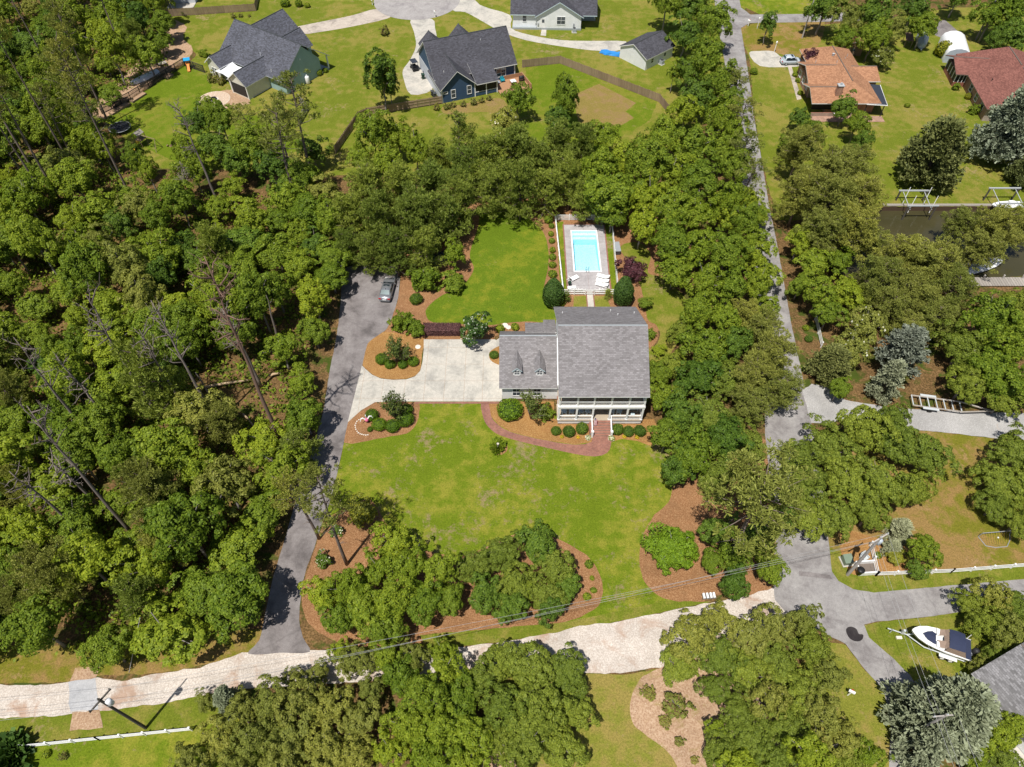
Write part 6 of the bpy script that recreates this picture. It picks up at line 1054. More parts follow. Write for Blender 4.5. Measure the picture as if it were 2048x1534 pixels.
p = G(681, 556); t = thing('basketball_hoop', 'basketball hoop with clear board at the driveway\'s upper left edge', 'basketball hoop', (p.x, p.y, 0), R(-25)); part('post', MB().tube([(0, 0, 0), (0, 0, 2.4), (.5, 0, 3.1)], .07, 7), 'dark_metal', t); part('backboard', MB().box(.5, .55, -.75, .75, 2.75, 3.75), 'silver_tarp', t); part('rim', MB().tube([(.85 + .25 * math.cos(a), .25 * math.sin(a), 3.05) for a in np.linspace(0, 6.283, 13)], .035, 5), 'white_steel', t)
for i, x in enumerate((0, .62, 1.24, 1.8)):
    p = G(1404, 1200); t = thing('mailbox', f'white post-mounted mailbox, {ordn(i)} from the left at the gravel road corner', 'mailbox', (p.x + x * .62, p.y + x * .05, 0), R(4), 'four roadside mailboxes'); sec = [(-.13, 0), (.13, 0), (.13, .17), (.08, .27), (0, .3), (-.08, .27), (-.13, .17)]
    part('box', MB().loft([[(a, y, 1.0 + c) for a, c in sec] for y in (-.3, .3)]), 'white_vinyl', t); part('post', MB().box(-.05, .05, -.05, .05, 0, 1.0), 'weathered_wood', t); part('door', MB().add([(a * .95, -.305, 1.0 + c * .96) for a, c in sec], [tuple(range(7))]), 'grey_paint', t)
p = G(996, 897); t = thing('pedestal', 'pale stone bird bath pedestal in the tufted plant on the front lawn', 'pedestal', (p.x, p.y, 0)); part('base', MB().lathe([(.22, 0), (.2, .08), (.1, .12)], 12), 'pale_stone', t); part('column', MB().lathe([(.1, .1), (.085, .6), (.11, 1.0)], 12), 'pale_stone', t); part('bowl', MB().lathe([(.1, 1.0), (.15, 1.08), (.16, 1.11), (.1, 1.08)], 12), 'stone', t)
p = G(735, 846); t = thing('garden_ornament', 'white and pink bird-shaped garden ornament in the lower forecourt bed', 'ornament', (p.x, p.y, 0), R(20)); part('body', MB().lathe([(.02, .45), (.22, .55), (.28, .75), (.18, .95), (.03, 1.0)], 10), 'pink_plastic', t, True)
for s, n_ in ((-1, 'left'), (1, 'right')): part('wing', MB().tube([(s * .15, 0, .85), (s * .45, .1, 1.2), (s * .7, .05, 1.15), (s * .85, -.1, .8)], [.1, .09, .07, .03], 6), 'white_vinyl', t); part('leg', MB().tube([(s * .08, 0, 0), (s * .08, 0, .55)], .025, 5), 'dark_metal', t)
part('neck', MB().tube([(0, .1, .9), (.02, .3, 1.3), (0, .2, 1.55), (-.05, .02, 1.5)], [.07, .055, .05, .04], 6), 'white_vinyl', t, True)
arc = [(718, 840), (714, 843), (712, 847), (710.5, 851), (711, 855), (712, 859), (714.5, 863), (717, 866), (720.5, 868), (724, 869), (728, 870), (732, 870.5), (736, 870)]
st_m = MB().lathe([(.05, 0), (.09, .03), (.08, .07), (.03, .1)], 7).mesh('stone', 'pale_stone')
for i, a in enumerate(arc): p = G(*a); o = link('edging_stone', st_m); o.location = (p.x, p.y, .015); o.rotation_euler = (0, 0, i); o.scale = (1.2 + .3 * (i % 2), 1, 1); tag(o, 'small pale stone in the curved line in the lower forecourt bed', 'stone', 'curved line of pale stones')
for i, (a, s) in enumerate([((836, 694), .42), ((1010, 651), .5), ((1017, 655), .4), ((1004, 656), .3)]): p = G(*a); one('flat_stone', ['flat pale stone at the right edge of the upper island', 'large flat stone behind the garage wing', 'second flat stone behind the garage wing', 'small flat stone behind the garage wing'][i], 'stone', MB().lathe([(s, 0), (s * .95, .06), (s * .5, .1)], 7), 'pale_stone', (p.x, p.y, .02), i)
# utility corner
p = G(1692, 1123); t = thing('transformer_box', 'green metal ground transformer left of the grey utility pole', 'transformer', (p.x, p.y, 0), R(8)); part('pad', MB().box(-.65, .65, -.65, .65, 0, .1), 'concrete', t); part('cabinet', MB().loft([[(-.5, -.5, .1), (.5, -.5, .1), (.5, .5, .1), (-.5, .5, .1)], [(-.5, -.5, .7), (.5, -.5, .7), (.5, .5, .95), (-.5, .5, .95)]]), 'green_metal', t)
p = G(1716, 1147); t = thing('trash_can', 'round black trash can beside the low white enclosure', 'trash can', (p.x, p.y, 0)); part('body', MB().lathe([(.3, 0), (.38, .9), (.4, .92)], 14), 'black_plastic', t, True); part('lid', MB().lathe([(.42, .92), (.42, 1.0), (.2, 1.08), (.05, 1.1)], 14), 'black_plastic', t, True)
p = G(1737, 1143); t = thing('planter_box', 'low white timber enclosure with bins behind the rail fence corner', 'enclosure', (p.x, p.y, 0), R(4)); part('front_wall', MB().box(-1.2, .9, -.45, -.3, 0, .7), 'white_vinyl', t); part('back_wall', MB().box(-1.2, .9, .9, 1.05, 0, .7), 'white_vinyl', t); part('side_wall', MB().box(-1.35, -1.2, -.45, 1.05, 0, .7), 'white_vinyl', t); part('floor', MB().box(-1.2, .9, -.3, .9, 0, .12), 'rust_steel', t)
lounge('bin_lid_pile', 'grey bin lying behind the low white enclosure', (p.x - .1, p.y + 1.5, 0), R(30), 'galvanised')
for o in COL.objects:
    if o.name.startswith('bin_lid_pile'): o.name = 'garden_chair'; o['label'] = 'grey garden seat behind the low white enclosure'
p = G(1995, 1085); t = thing('soccer_goal', 'small folding soccer goal frame on the tan lawn', 'soccer goal', (p.x, p.y, 0), R(5)); part('frame', MB().tube([(-1.9, .9, .05), (-1.6, -.3, .05), (-.6, -.6, .05), (.8, -.6, .05), (1.6, .2, .05), (1.9, .9, .05)], .045, 5).tube([(-1.9, .9, .05), (-1.8, .9, .9), (1.8, .9, .9), (1.9, .9, .05)], .045, 5), 'conduit_grey', t); b = MB()
for k_ in range(12): x = -1.7 + k_ * .31; b.tube([(x, .9, .9), (x * .85, -.2, .06)], .008, 3)
part('net', b, 'yellow_plastic', t); q_ = G(1995, 1076); one('ball', 'white ball lying inside the soccer goal', 'ball', MB().lathe([(.11 * math.sin(a), .11 - .11 * math.cos(a)) for a in np.linspace(.2, 2.94, 7)], 10), 'white_vinyl', (q_.x, q_.y, .01), 0, None, True)
for i, (px, py, lab) in enumerate([(745, 10, 'white mailbox at the left of the cul-de-sac'), (870, 34, 'white mailbox with red flag at the cul-de-sac\'s lower edge'), (1496, 52, 'white mailbox at the upper street corner'), (1695, 1390, 'white mailbox beside the lower right drive')]):
    p = G(px, py); t = thing('mailbox', lab, 'mailbox', (p.x, p.y, 0), R(20 * i)); part('post', MB().box(-.06, .06, -.06, .06, 0, 1.1), 'white_vinyl', t); part('box', MB().loft([[(a, y, 1.1 + c) for a, c in sec] for y in (-.3, .3)]), 'white_vinyl', t); part('flag', MB().box(.14, .16, -.1, .1, 1.3, 1.5), 'red_plastic', t)
for px, py, lab in [(1548, 105, 'cream lamp post beside the concrete drive'), (1514, 57, 'white post beside the upright tree')]:
    p = G(px, py); t = thing('lamp_post', lab, 'lamp post', (p.x, p.y, 0)); part('post', MB().tube([(0, 0, 0), (0, 0, 2.0)], .06, 7), 'white_vinyl', t); part('lamp_head', MB().lathe([(.08, 2.0), (.18, 2.1), (.16, 2.4), (.03, 2.5)], 8), 'white_vinyl', t)
# blue tarpaulin heap
p = G(1226, 108); rs = np.random.RandomState(4); b = MB(); n = 9; vs = []
for i in range(n):
    for j in range(6): vs.append((-2.9 + 5.8 * i / (n - 1), -1.0 + 2.0 * j / 5 + rs.uniform(-.2, .2), (0.03 if i in (0, n - 1) or j in (0, 5) else rs.uniform(.1, .65))))
b.add(vs, [(i * 6 + j, (i + 1) * 6 + j, (i + 1) * 6 + j + 1, i * 6 + j + 1) for i in range(n - 1) for j in range(5)]); one('tarpaulin', 'crumpled bright blue tarpaulin beside the white garage', 'tarpaulin', b, 'blue_tarp', (p.x, p.y, .03), R(-22))
# yard of the grey house
p = G(243, 262); t = thing('trampoline', 'round black trampoline with net beside the left wood', 'trampoline', (p.x, p.y, 0)); part('mat', MB().lathe([(1.75, .85), (1.75, .88)], 22), 'black_mat', t); part('frame', MB().tube([(1.95 * math.cos(a), 1.95 * math.sin(a), .85) for a in np.linspace(0, 6.283, 25)], .06, 5), 'conduit_grey', t); b = MB()
for k_ in range(8): a = k_ * .785; part('net_pole', MB().tube([(1.95 * math.cos(a), 1.95 * math.sin(a), 0), (1.95 * math.cos(a), 1.95 * math.sin(a), 2.5)], .04, 5), 'dark_metal', t)
for k_ in range(60): a = k_ * .1047; b.tube([(1.93 * math.cos(a), 1.93 * math.sin(a), .9), (1.93 * math.cos(a), 1.93 * math.sin(a), 2.4)], .008, 3)
b.tube([(1.95 * math.cos(a), 1.95 * math.sin(a), 2.45) for a in np.linspace(0, 6.283, 25)], .03, 4); part('net', b, 'dark_metal', t)
p = G(288, 290); t = thing('swing_set', 'wooden play tower with swing beam at the lawn\'s lower edge', 'play set', (p.x, p.y, 0), R(-25)); part('roof', MB().cbox((-.6, 0, 2.6), (.9, 1.6, .06), 0, 0, R(-35)).cbox((.05, 0, 2.6), (.9, 1.6, .06), 0, 0, R(35)), 'grey_wood', t); part('platform', MB().box(-1.0, .5, -.75, .75, 1.2, 1.3), 'weathered_wood', t)
for x in (-.95, .45):
    for y in (-.7, .7): part('post', MB().box(x - .05, x + .05, y - .05, y + .05, 0, 2.4), 'weathered_wood', t)
part('swing_beam', MB().tube([(.5, 0, 2.2), (3.6, 0, 2.2)], .07, 6), 'weathered_wood', t); part('slide', MB().cbox((-.2, -1.5, .7), (.5, 2.0, .08), 0, R(32)), 'yellow_plastic', t)
for y in (-.9, .9): part('leg', MB().tube([(3.6, 0, 2.2), (3.8, y, 0)], .06, 6), 'weathered_wood', t)
for x in (1.6, 2.7): s_ = part('swing', MB().box(x - .25, x + .25, -.1, .1, .5, .54), 'black_plastic', t); part('chain', MB().tube([(x - .2, 0, .54), (x - .2, 0, 2.2)], .015, 4).tube([(x + .2, 0, .54), (x + .2, 0, 2.2)], .015, 4), 'dark_metal', s_)
p = G(379, 138); t = thing('play_slide', 'toddler slide with blue roof and orange chute in the fenced yard', 'play set', (p.x, p.y, 0), R(15)); part('roof', MB().cbox((0, .4, 1.9), (1.3, .9, .08), 0, R(18)), 'blue_plastic', t); part('slide', MB().cbox((0, -.7, .65), (.5, 1.7, .1), 0, R(32)), 'orange_plastic', t); part('platform', MB().box(-.5, .5, .1, .9, .9, 1.0), 'orange_plastic', t)
for x in (-.5, .5):
    for y in (.1, .85): part('post', MB().box(x - .05, x + .05, y - .05, y + .05, 0, 1.85), 'dark_metal', t)
p = G(428, 199); t = thing('fire_pit_patio', 'round pale paver patio beside the grey house', 'patio', (p.x, p.y, 0)); n_ring = [(3.0, 22), (2.4, 18), (1.8, 14), (1.25, 10)]
part('bed', MB().lathe([(3.15, .02), (3.1, .035)], 30), 'pale_stone', t)
for r_, n_ in n_ring:
    w_ = 2 * math.pi * r_ / n_ * .46; me = MB().prism([(-w_, -.27), (w_, -.27), (w_ * .86, .27), (-w_ * .86, .27)], .036, .06).mesh('paver', 'beige_paver')
    for k_ in range(n_): a = 2 * math.pi * k_ / n_; o = link('paver', me, t); o.location = (r_ * .93 * math.sin(a) * -1 * -1, r_ * .93 * math.cos(a) * -1, 0); o.rotation_euler = (0, 0, a)
t = thing('fire_pit', 'dark round fire pit in the middle of the paver patio', 'fire pit', (p.x, p.y, .06)); part('ring', MB().lathe([(.55, 0), (.58, .3), (.45, .3), (.42, .05)], 14), 'dark_metal', t); part('ash', MB().lathe([(.42, .02), (.3, .08), (.05, .1)], 10), 'soil', t)
sheet('patio_stone', ragged(flatp([(436, 183), (470, 178), (500, 195), (500, 208), (470, 215), (440, 218)]), .2, .6), L3, 'pinkish_dirt')
for i, (a, b_) in enumerate([((292, 178), (330, 150)), ((263, 205), (290, 188)), ((222, 230), (258, 208)), ((333, 158), (343, 150))]):
    p, q2 = G(*a), G(*b_); m_ = (p + q2) / 2; L = (q2 - p).length; t = thing('raised_bed', ['long planted raised bed along the black fence', 'empty raised bed in the middle along the black fence', 'empty raised bed nearest the trampoline', 'short raised bed nearest the toddler slide'][i], 'raised bed', (m_.x, m_.y, 0), math.atan2(q2.y - p.y, q2.x - p.x), 'raised beds'); part('soil', MB().box(-L / 2 + .06, L / 2 - .06, -.5, .5, 0, .3), 'pinkish_dirt' if i else 'soil', t)
    for s in (-1, 1): part('board', MB().box(-L / 2, L / 2, s * .54 - .04, s * .54 + .04, 0, .38), 'weathered_wood', t); part('end_board', MB().box(s * (L / 2 - .04) - .04, s * (L / 2 - .04) + .04, -.5, .5, 0, .38), 'weathered_wood', t)
p = G(325, 127, .5); t = thing('picnic_table', 'small grey table standing on the bare dirt by the wood', 'table', (p.x, p.y, 0), R(35)); part('top', MB().box(-.8, .8, -.5, .5, .6, .68), 'grey_wood', t)
for x in (-.7, .7):
    for y in (-.4, .4): part('leg', MB().box(x - .05, x + .05, y - .05, y + .05, 0, .6), 'grey_wood', t)
p = G(345, 292); t = thing('brick_pile', 'small heap of orange bricks at the fenced lawn\'s lower edge', 'bricks', (p.x, p.y, 0)); rs = np.random.RandomState(8)
for i in range(14): part('brick', MB().cbox((rs.uniform(-.9, .9), rs.uniform(-.4, .4), .08 + .1 * (i % 3)), (.35, .16, .12), rs.uniform(0, 3)), 'tan_brick', t)

def inside(p, poly):
    c = False; n = len(poly)
    for i in range(n):
        a, b = poly[i], poly[i - 1]
        if (a[1] > p[1]) != (b[1] > p[1]) and p[0] < (b[0] - a[0]) * (p[1] - a[1]) / (b[1] - a[1]) + a[0]: c = not c
    return c
# --- the wood on the left: scattered over its ground
ZC = 5.0
wood_poly = [(G(x, y, ZC).x, G(x, y, ZC).y) for x, y in [(-160, 1330), (-160, 300), (-60, -30), (330, -30), (318, 20), (342, 70), (330, 95), (272, 128), (232, 152), (196, 210), (178, 232), (215, 262), (262, 300), (300, 330), (350, 335), (400, 345), (470, 345), (560, 350), (640, 350), (660, 400), (676, 480), (672, 545), (655, 620), (643, 690), (634, 750), (616, 815), (595, 880), (574, 940), (542, 1020), (514, 1100), (486, 1180), (474, 1240), (445, 1275), (360, 1288), (200, 1292), (80, 1300), (0, 1305)]]
clear = [G(500, 785, 0), G(440, 790, 0), G(530, 840, 0), G(235, 390, 0)]
xsw = [p[0] for p in wood_poly]; ysw = [p[1] for p in wood_poly]; placed = []
rf = random.Random(11); tries = 0
while tries < 9000 and len(placed) < 262:
    tries += 1; p = (rf.uniform(min(xsw), max(xsw)), rf.uniform(min(ysw), max(ysw)))
    if not inside(p, wood_poly): continue
    far = p[1] > 95; dmin = 3.9 if not far else 4.6
    if any((p[0] - q[0]) ** 2 + (p[1] - q[1]) ** 2 < dmin * dmin for q in placed): continue
    if any((p[0] - q.x) ** 2 + (p[1] - q.y) ** 2 < 22 for q in clear): continue
    placed.append(p)
for i, p in enumerate(placed):
    k = rf.choices(['green', 'bright', 'deep', 'youngpine', 'olive'], [50, 27, 16, 4, 6])[0]; s = rf.uniform(0.72, 1.22); edge = p[0] > -34 and p[1] < 85
    sz = s * rf.uniform(0.65, 1.3) * (0.8 if edge else 1.0)
    ipx, ipy = V2P(p[0], p[1], 4); big = 'tall' if s > 1.05 else 'low' if s < .88 else 'mid-sized'
    zone = 'hard against the asphalt driveway' if ipx > 470 and ipy > 480 else 'just above the lower left gravel road' if ipy > 1150 else 'below the dead pines of the left wood' if ipy > 840 else 'among the dead pines of the left wood' if ipy > 560 else 'right below the fenced yard of the grey house' if ipy > 330 and ipx > 250 else 'at the left edge below the tall pines' if ipy > 300 else 'in the upper left corner wood'
    lab = f"{big} {({'green': 'mid green leafy tree', 'bright': 'light green leafy tree', 'deep': 'dark green leafy tree', 'youngpine': 'bushy young pine', 'olive': 'olive green leafy tree'})[k]} {zone}"
    plant(k, p, s, sz, lab, f'{k} trees of the left wood, ' + zone)
# tall living pines of the wood
for j, (b_, t_, z0) in enumerate([((104, 146), (10, -30), 4), ((146, 90), (80, -50), 4), ((130, 308), (-20, 60), 4), ((99, 365), (-10, 200), 4), ((86, 388), (-12, 245), 4), ((258, 386), (150, 175), 3), ((60, 330), (-30, 180), 4), ((200, 210), (120, 70), 4), ((240, 90), (190, -20), 4)]):
    trunk_at('tallpine', b_, (b_[0] + (t_[0] - b_[0]) * 1.45, b_[1] + (t_[1] - b_[1]) * 1.45), ['tall pine at the top edge with trunk ending left of the bare dirt', 'tall pine at the top edge, its trunk right of its neighbour', 'tall pine with the longest bare trunk at the upper left edge', 'tall pine trunk at the left edge below the longest one', 'lowest tall pine trunk at the upper left edge', 'tall pine with bare trunk beside the trampoline', 'tall pine leaning over the left edge by the long trunks', 'tall pine beside the black fence corner', 'tall pine at the top edge nearest the small grey house'][j], 'tall pines of the far left wood', z0=z0, sxy=0.8)
for (x, y, r, lab) in [(300, 990, 62, 'wide olive pine crown beside the forked dead trunk in the left wood'), (110, 1150, 68, 'broad olive pine crown above the gravel road in the left wood'), (335, 1095, 52, 'olive pine with crooked bare limbs above the left gravel road'), (30, 960, 48, 'olive pine at the left edge above the leaning bare trunk'), (595, 985, 50, 'loose lichen-grey pine overhanging the asphalt driveway'), (440, 850, 40, 'small olive pine beside the fallen pale log'), (432, 585, 38, 'olive pine beside the tallest red-barked dead trunk'), (15, 790, 46, 'olive pine crown at the left edge of the photo'), (125, 140, 46, 'olive pine crown in the upper left wood'), (165, 200, 42, 'olive pine crown beside the black fence of the grey house'), (90, 215, 38, 'small olive pine crown among the upper left trunks'), (40, 1190, 42, 'olive crown at the left edge just above the gravel road')]:
    crown_at('loosepine' if y < 300 or x > 560 else 'bigpine', x, y, r * (0.8 if y < 300 else 0.92), lab, 'olive pines of the left wood', hk=1.15)
for kind, b_, t_, z0, lab in [('reddead', (563, 884), (398, 430), 1, 'tallest dead pine with reddish trunk and bare twiggy top in left wood'), ('dead', (507, 739), (436, 623), 4, 'dead pine standing close against the tallest red trunk'), ('dead', (299, 804), (201, 588), 4, 'thick grey dead pine with forked crooked top in left wood'), ('dead', (370, 817), (275, 651), 4, 'slender dead pine right of the thick forked one'), ('dead', (419, 820), (313, 609), 3, 'dead pine with fine bare twigs whose foot is by the pale log'), ('snag', (433, 810), (396, 746), 1, 'short broken trunk standing beside the fallen pale log'), ('dead', (158, 845), (25, 672), 4, 'leaning dead pine with grey twiggy crown near the left edge'), ('dead', (208, 831), (102, 718), 4, 'thin dead pine directly right of the grey twiggy one'), ('dead', (239, 1038), (109, 824), 4, 'dead pine with curved bare top above the broad olive pine'), ('dead', (137, 1040), (28, 926), 4, 'thick bare trunk slanting at the lower left edge of the wood'), ('snag', (547, 651), (519, 588), 4, 'short splintered grey snag near the driveway'), ('dead', (176, 989), (91, 908), 4, 'small bare dead trunk left of the curved-top one'), ('dead', (434, 400), (362, 205), 2, 'bare dead pine with long limbs below the fire pit patio'), ('dead', (385, 400), (350, 320), 2, 'short dead pine with side limbs by the swing set')]:
    trunk_at(kind, b_, t_, lab, 'dead pines', z0=z0, sxy=0.9)
for b_, t_, lab in [((588, 394), (553, 215), 'tall open pine in front of the grey house\'s right corner'), ((619, 336), (590, 160), 'tall open pine in front of the white gas tank'), ((582, 340), (540, 215), 'open pine in front of the grey house\'s screened gable')]:
    trunk_at('loosepine', b_, t_, lab, 'open pines before the grey house', z0=2, sxy=1.0)
row(['green', 'deep'], [(415, 215, 26), (440, 235, 30), (395, 245, 28), (500, 285, 38), (470, 320, 38), (545, 330, 36), (625, 300, 32), (430, 290, 36), (600, 350, 38), (370, 300, 30)], 'leafy green tree', 'below the grey house\'s patio', 'trees below the fire pit patio')
crown_at('loosepine', 500, 235, 32, 'small open pine between the two patio trees', 'open pines before the grey house', 0, 0.8)
# fallen logs
for a_, b_, r, lab in [((405, 776), (497, 760), 0.22, 'long pale debarked log lying in the clearing of the wood'), ((538, 752), (561, 746), 0.2, 'short pale log end lying right of the long one'), ((486, 828), (511, 857), 0.13, 'thin pale log lying below the long one'), ((553, 850), (564, 884), 0.16, 'pale split log lying at the foot of the red trunk')]:
    p, q = G(*a_, 0.6), G(*b_, 0.6); mid = (p + q) / 2
    one('fallen_log', lab, 'log', MB().tube([p - mid, (p - mid) * 0.3 + Vector((0, 0.1, 0.05)), q - mid], [r, r * 0.9, r * 0.6], 8), 'bare_log', mid, 0, 'fallen logs', True)
# undergrowth on the wood floor (ground cover nobody could count)
rs = np.random.RandomState(77); C = []
def scatter(poly, n):
    xs_ = [p[0] for p in poly]; ys_ = [p[1] for p in poly]; k = 0
    while k < n:
        p = (rs.uniform(min(xs_), max(xs_)), rs.uniform(min(ys_), max(ys_)))
        if inside(p, poly) and V2P(p[0], p[1], 0)[1] < 1296 and V2P(p[0] + 2.2, p[1], 0)[0] < 1e9 and inside((p[0] + 2.0, p[1]), poly):
            m_ = rs.randint(12, 26); C.append(np.c_[rs.normal(p[0], 0.6, m_), rs.normal(p[1], 0.6, m_), np.abs(rs.normal(0, 0.55, m_)) + 0.05]); k += 1
scatter([(max(p[0] - 1.0, -200), p[1]) for p in wood_poly], 2600)
C = np.concatenate(C); o = link('undergrowth', leaves('undergrowth', C, rs.normal(0, 0.6, C.shape) + (0, 0, 0.8), rs.uniform(0.3, 0.65, len(C)), ['leaf_green'], 0.6, None, 3)); tag(o, 'low leafy undergrowth covering the floor of the left wood', 'undergrowth'); o['kind'] = 'stuff'

# --- belt between the north yards and the pool
crown_at('pear', 762, 148, 34, 'lone upright tree on the lawn between grey and navy houses', None, 0, 1.15); crown_at('pear', 780, 175, 20, 'small tree against the lone upright tree beside the wooden fence', None, 0, 1.0)
crown_at('green', 1036, 196, 34, 'round tree in front of the navy house\'s deck', 'trees below the navy house')
crown_at('green', 1132, 190, 30, 'tall narrow tree in the fenced yard beside the dry patch', 'trees below the navy house', hk=1.4); crown_at('deep', 1118, 232, 30, 'dark tree at the foot of the tall narrow yard tree', 'trees below the navy house')
crown_at('magnolia', 1015, 250, 36, 'yellow-green magnolia at the top of the pine belt', None, 1); crown_at('slimpine', 917, 266, 15, 'slim young pine poking up left of the yellow-green magnolia'); crown_at('slimpine', 945, 285, 12, 'smaller slim young pine right of the other slim one')
row('bright', [(745, 265, 40), (795, 270, 36), (832, 300, 34), (720, 320, 32), (775, 320, 40)], 'light green tree', 'left of the pine belt behind the back lawn', 'light trees left of the pine belt')
row('youngpine', [(740, 400, 44), (800, 390, 46), (860, 380, 44), (700, 440, 40), (760, 455, 46), (830, 450, 48), (890, 440, 42), (790, 505, 34), (850, 500, 34), (920, 410, 36), (700, 500, 28), (740, 510, 30)], 'dense young pine', 'in the grove above the asphalt driveway', 'young pines above the driveway', 0.9)
row('youngpine', [(880, 320, 36), (930, 345, 40), (980, 330, 44), (1030, 310, 42), (1075, 330, 42), (1120, 300, 40), (985, 385, 36), (1040, 380, 38), (1090, 385, 38), (1140, 365, 40), (1165, 300, 34), (1175, 400, 32)], 'dense young pine', 'in the belt behind the pool', 'young pines behind the pool', 0.9)
row(['green', 'bright'], [(1205, 270, 36), (1200, 340, 46), (1245, 320, 40), (1250, 385, 46), (1290, 320, 46), (1330, 275, 44), (1300, 400, 46), (1345, 345, 48), (1225, 425, 34), (1285, 445, 38), (1370, 220, 38), (1390, 290, 44), (1400, 360, 46), (1345, 420, 42), (1395, 430, 44)], 'leafy tree', 'in the belt right of the pool', 'trees right of the pool')
row(['green', 'deep'], [(1335, -5, 36), (1385, 10, 42), (1370, 70, 36), (1430, 40, 40), (1410, 110, 40), (1375, 145, 30), (1440, 160, 40), (1395, 195, 38), (1445, 230, 38)], 'leafy tree', 'along the street beside the white garage', 'street trees beside the white garage', order='top')
crown_at('slim', 1348, 145, 14, 'slender young tree on the grass right of the white garage', None, 0)
row(['green', 'bright'], [(1462, 400, 36), (1490, 440, 34), (1468, 270, 34), (1475, 330, 34), (1462, 205, 30)], 'leafy tree', 'leaning over the street left of the canal pines', 'trees leaning over the street', 1.2, 'top')
row('loosepine', [(1480, 165, 28), (1488, 225, 32), (1490, 290, 36), (1500, 345, 32)], 'open pine', 'overhanging the upper street', 'open pines over the street', 0.75, 'top')
plant('green', (14.95, 94.4), 1.5, 1.3, 'large leafy tree overhanging the far right corner of the pool', None, None, 1, 1.0)
# --- belt between the house and the street
row(['green', 'bright'], [(1440, 300, 38), (1450, 420, 44), (1345, 480, 44), (1400, 490, 46), (1455, 500, 44), (1505, 510, 38), (1350, 540, 38), (1410, 560, 46), (1465, 570, 42), (1515, 570, 34), (1400, 620, 40), (1450, 640, 40)], 'leafy green tree', 'in the belt right of the back garden', 'trees right of the back garden', order='top')
row('bright', [(1508, 480, 32), (1530, 545, 32), (1522, 430, 24), (1535, 610, 26), (1500, 400, 26)], 'light leafy tree', 'overhanging the street by the canal', 'light trees over the street')
row(['oak', 'green', 'deep'], [(1360, 660, 30), (1410, 690, 46), (1465, 690, 42), (1345, 730, 34), (1395, 755, 48), (1455, 760, 46), (1325, 790, 36), (1360, 830, 44), (1420, 830, 50), (1335, 870, 40), (1390, 900, 50), (1455, 880, 46), (1360, 930, 44), (1430, 945, 44), (1500, 880, 38), (1320, 745, 24)], 'leafy tree', 'beside the house towards the street', 'trees between house and street', order='top')
row('bigpine', [(1520, 660, 42), (1540, 720, 46), (1560, 780, 40), (1500, 760, 42), (1500, 810, 40), (1490, 640, 34)], 'olive pine', 'along the street right of the house', 'pines along the street right of the house', 0.85, 'top')
row(['green', 'bright'], [(1290, 605, 15), (1305, 735, 18), (1318, 700, 16)], 'small bushy tree', 'against the house\'s right wall', 'small trees right of the house', 0.6, 'top')
trunk_at('pine', (1453, 1122), (1515, 955), 'tall pine with pale bare trunk by the right lawn edge', None, 0, 0, 1.25)
row(['green', 'deep'], [(1440, 1060, 36), (1470, 1110, 40), (1520, 1070, 42), (1540, 1130, 34), (1470, 1165, 34), (1425, 1120, 24), (1560, 1030, 38), (1510, 980, 36)], 'leafy tree', 'around the tall pale-trunked pine', 'trees around the pale-trunked pine')
crown_at('roundoak', 1346, 1094, 56, 'big round clipped-looking tree standing alone in the right bed', None, 0, 0.85)
# --- oak grove right of the street
row('oak', [(1665, 890, 58), (1735, 855, 58), (1800, 880, 56), (1860, 910, 50), (1690, 960, 58), (1765, 965, 56), (1830, 975, 46), (1610, 960, 50), (1610, 1030, 48), (1670, 1035, 46), (1740, 1025, 40), (1790, 830, 36), (1600, 905, 36)], 'spreading oak', 'in the grove below the right gravel drive', 'oaks below the gravel drive')
row('oak', [(2000, 960, 48), (2035, 900, 52), (1990, 1010, 36), (2040, 1040, 42), (2050, 970, 40)], 'oak', 'at the right edge beside the soccer goal', 'oaks at the right edge', order='top')
row(['oak', 'green'], [(1985, 640, 52), (2035, 690, 52), (1930, 690, 52), (1985, 740, 52), (2045, 770, 46), (1935, 760, 44), (2005, 800, 40), (2050, 610, 46), (1900, 650, 36)], 'broad oak', 'above the ladder-like trailer', 'oaks above the trailer', order='top')
row('bigpine', [(1600, 300, 42), (1650, 345, 52), (1700, 330, 40), (1600, 390, 44), (1660, 410, 52), (1720, 400, 44), (1640, 465, 48), (1700, 460, 46)], 'olive pine', 'between the street and the canal', 'pines between street and canal', 0.8, 'top')
row('bigpine', [(1745, 490, 36), (1925, 450, 34), (1760, 560, 44), (1810, 520, 48), (1860, 540, 52), (1830, 595, 48), (1900, 590, 46), (1780, 620, 42), (1870, 640, 44), (1820, 660, 34), (1990, 460, 46), (1960, 500, 38), (2030, 450, 40)], 'olive pine', 'standing over the canal', 'pines over the canal', 0.8)
row(['green', 'deep'], [(1600, 235, 22), (1625, 265, 26), (1690, 215, 28), (1715, 245, 26), (1580, 285, 24), (1725, 285, 26)], 'leafy tree', 'below the orange-roofed house', 'trees below the orange roof')
row(['bright', 'green'], [(1600, 480, 32), (1625, 530, 36), (1680, 520, 32), (1640, 585, 38), (1600, 570, 24), (1690, 580, 36), (1660, 625, 34), (1720, 590, 30)], 'fresh green tree', 'right of the street by the canal end', 'trees by the canal end', 0.8, 'top')
crown_at('magnolia', 1730, 650, 40, 'magnolia with a few white blooms left of the silver tree', None, 1); crown_at('magnolia', 1700, 700, 38, 'lower magnolia in front of the silver tree', None, 1)
crown_at('darkcedar', 1660, 730, 38, 'dark feathery conifer beside the white rail fence', None, 0); crown_at('silver', 1800, 710, 46, 'silvery white-leaved tree right of the magnolias', None, 0); crown_at('cedar', 1775, 765, 30, 'grey-green conifer at the foot of the silver tree', None, 1)
crown_at('green', 1680, 775, 26, 'low leafy tree beside the gravel pad')
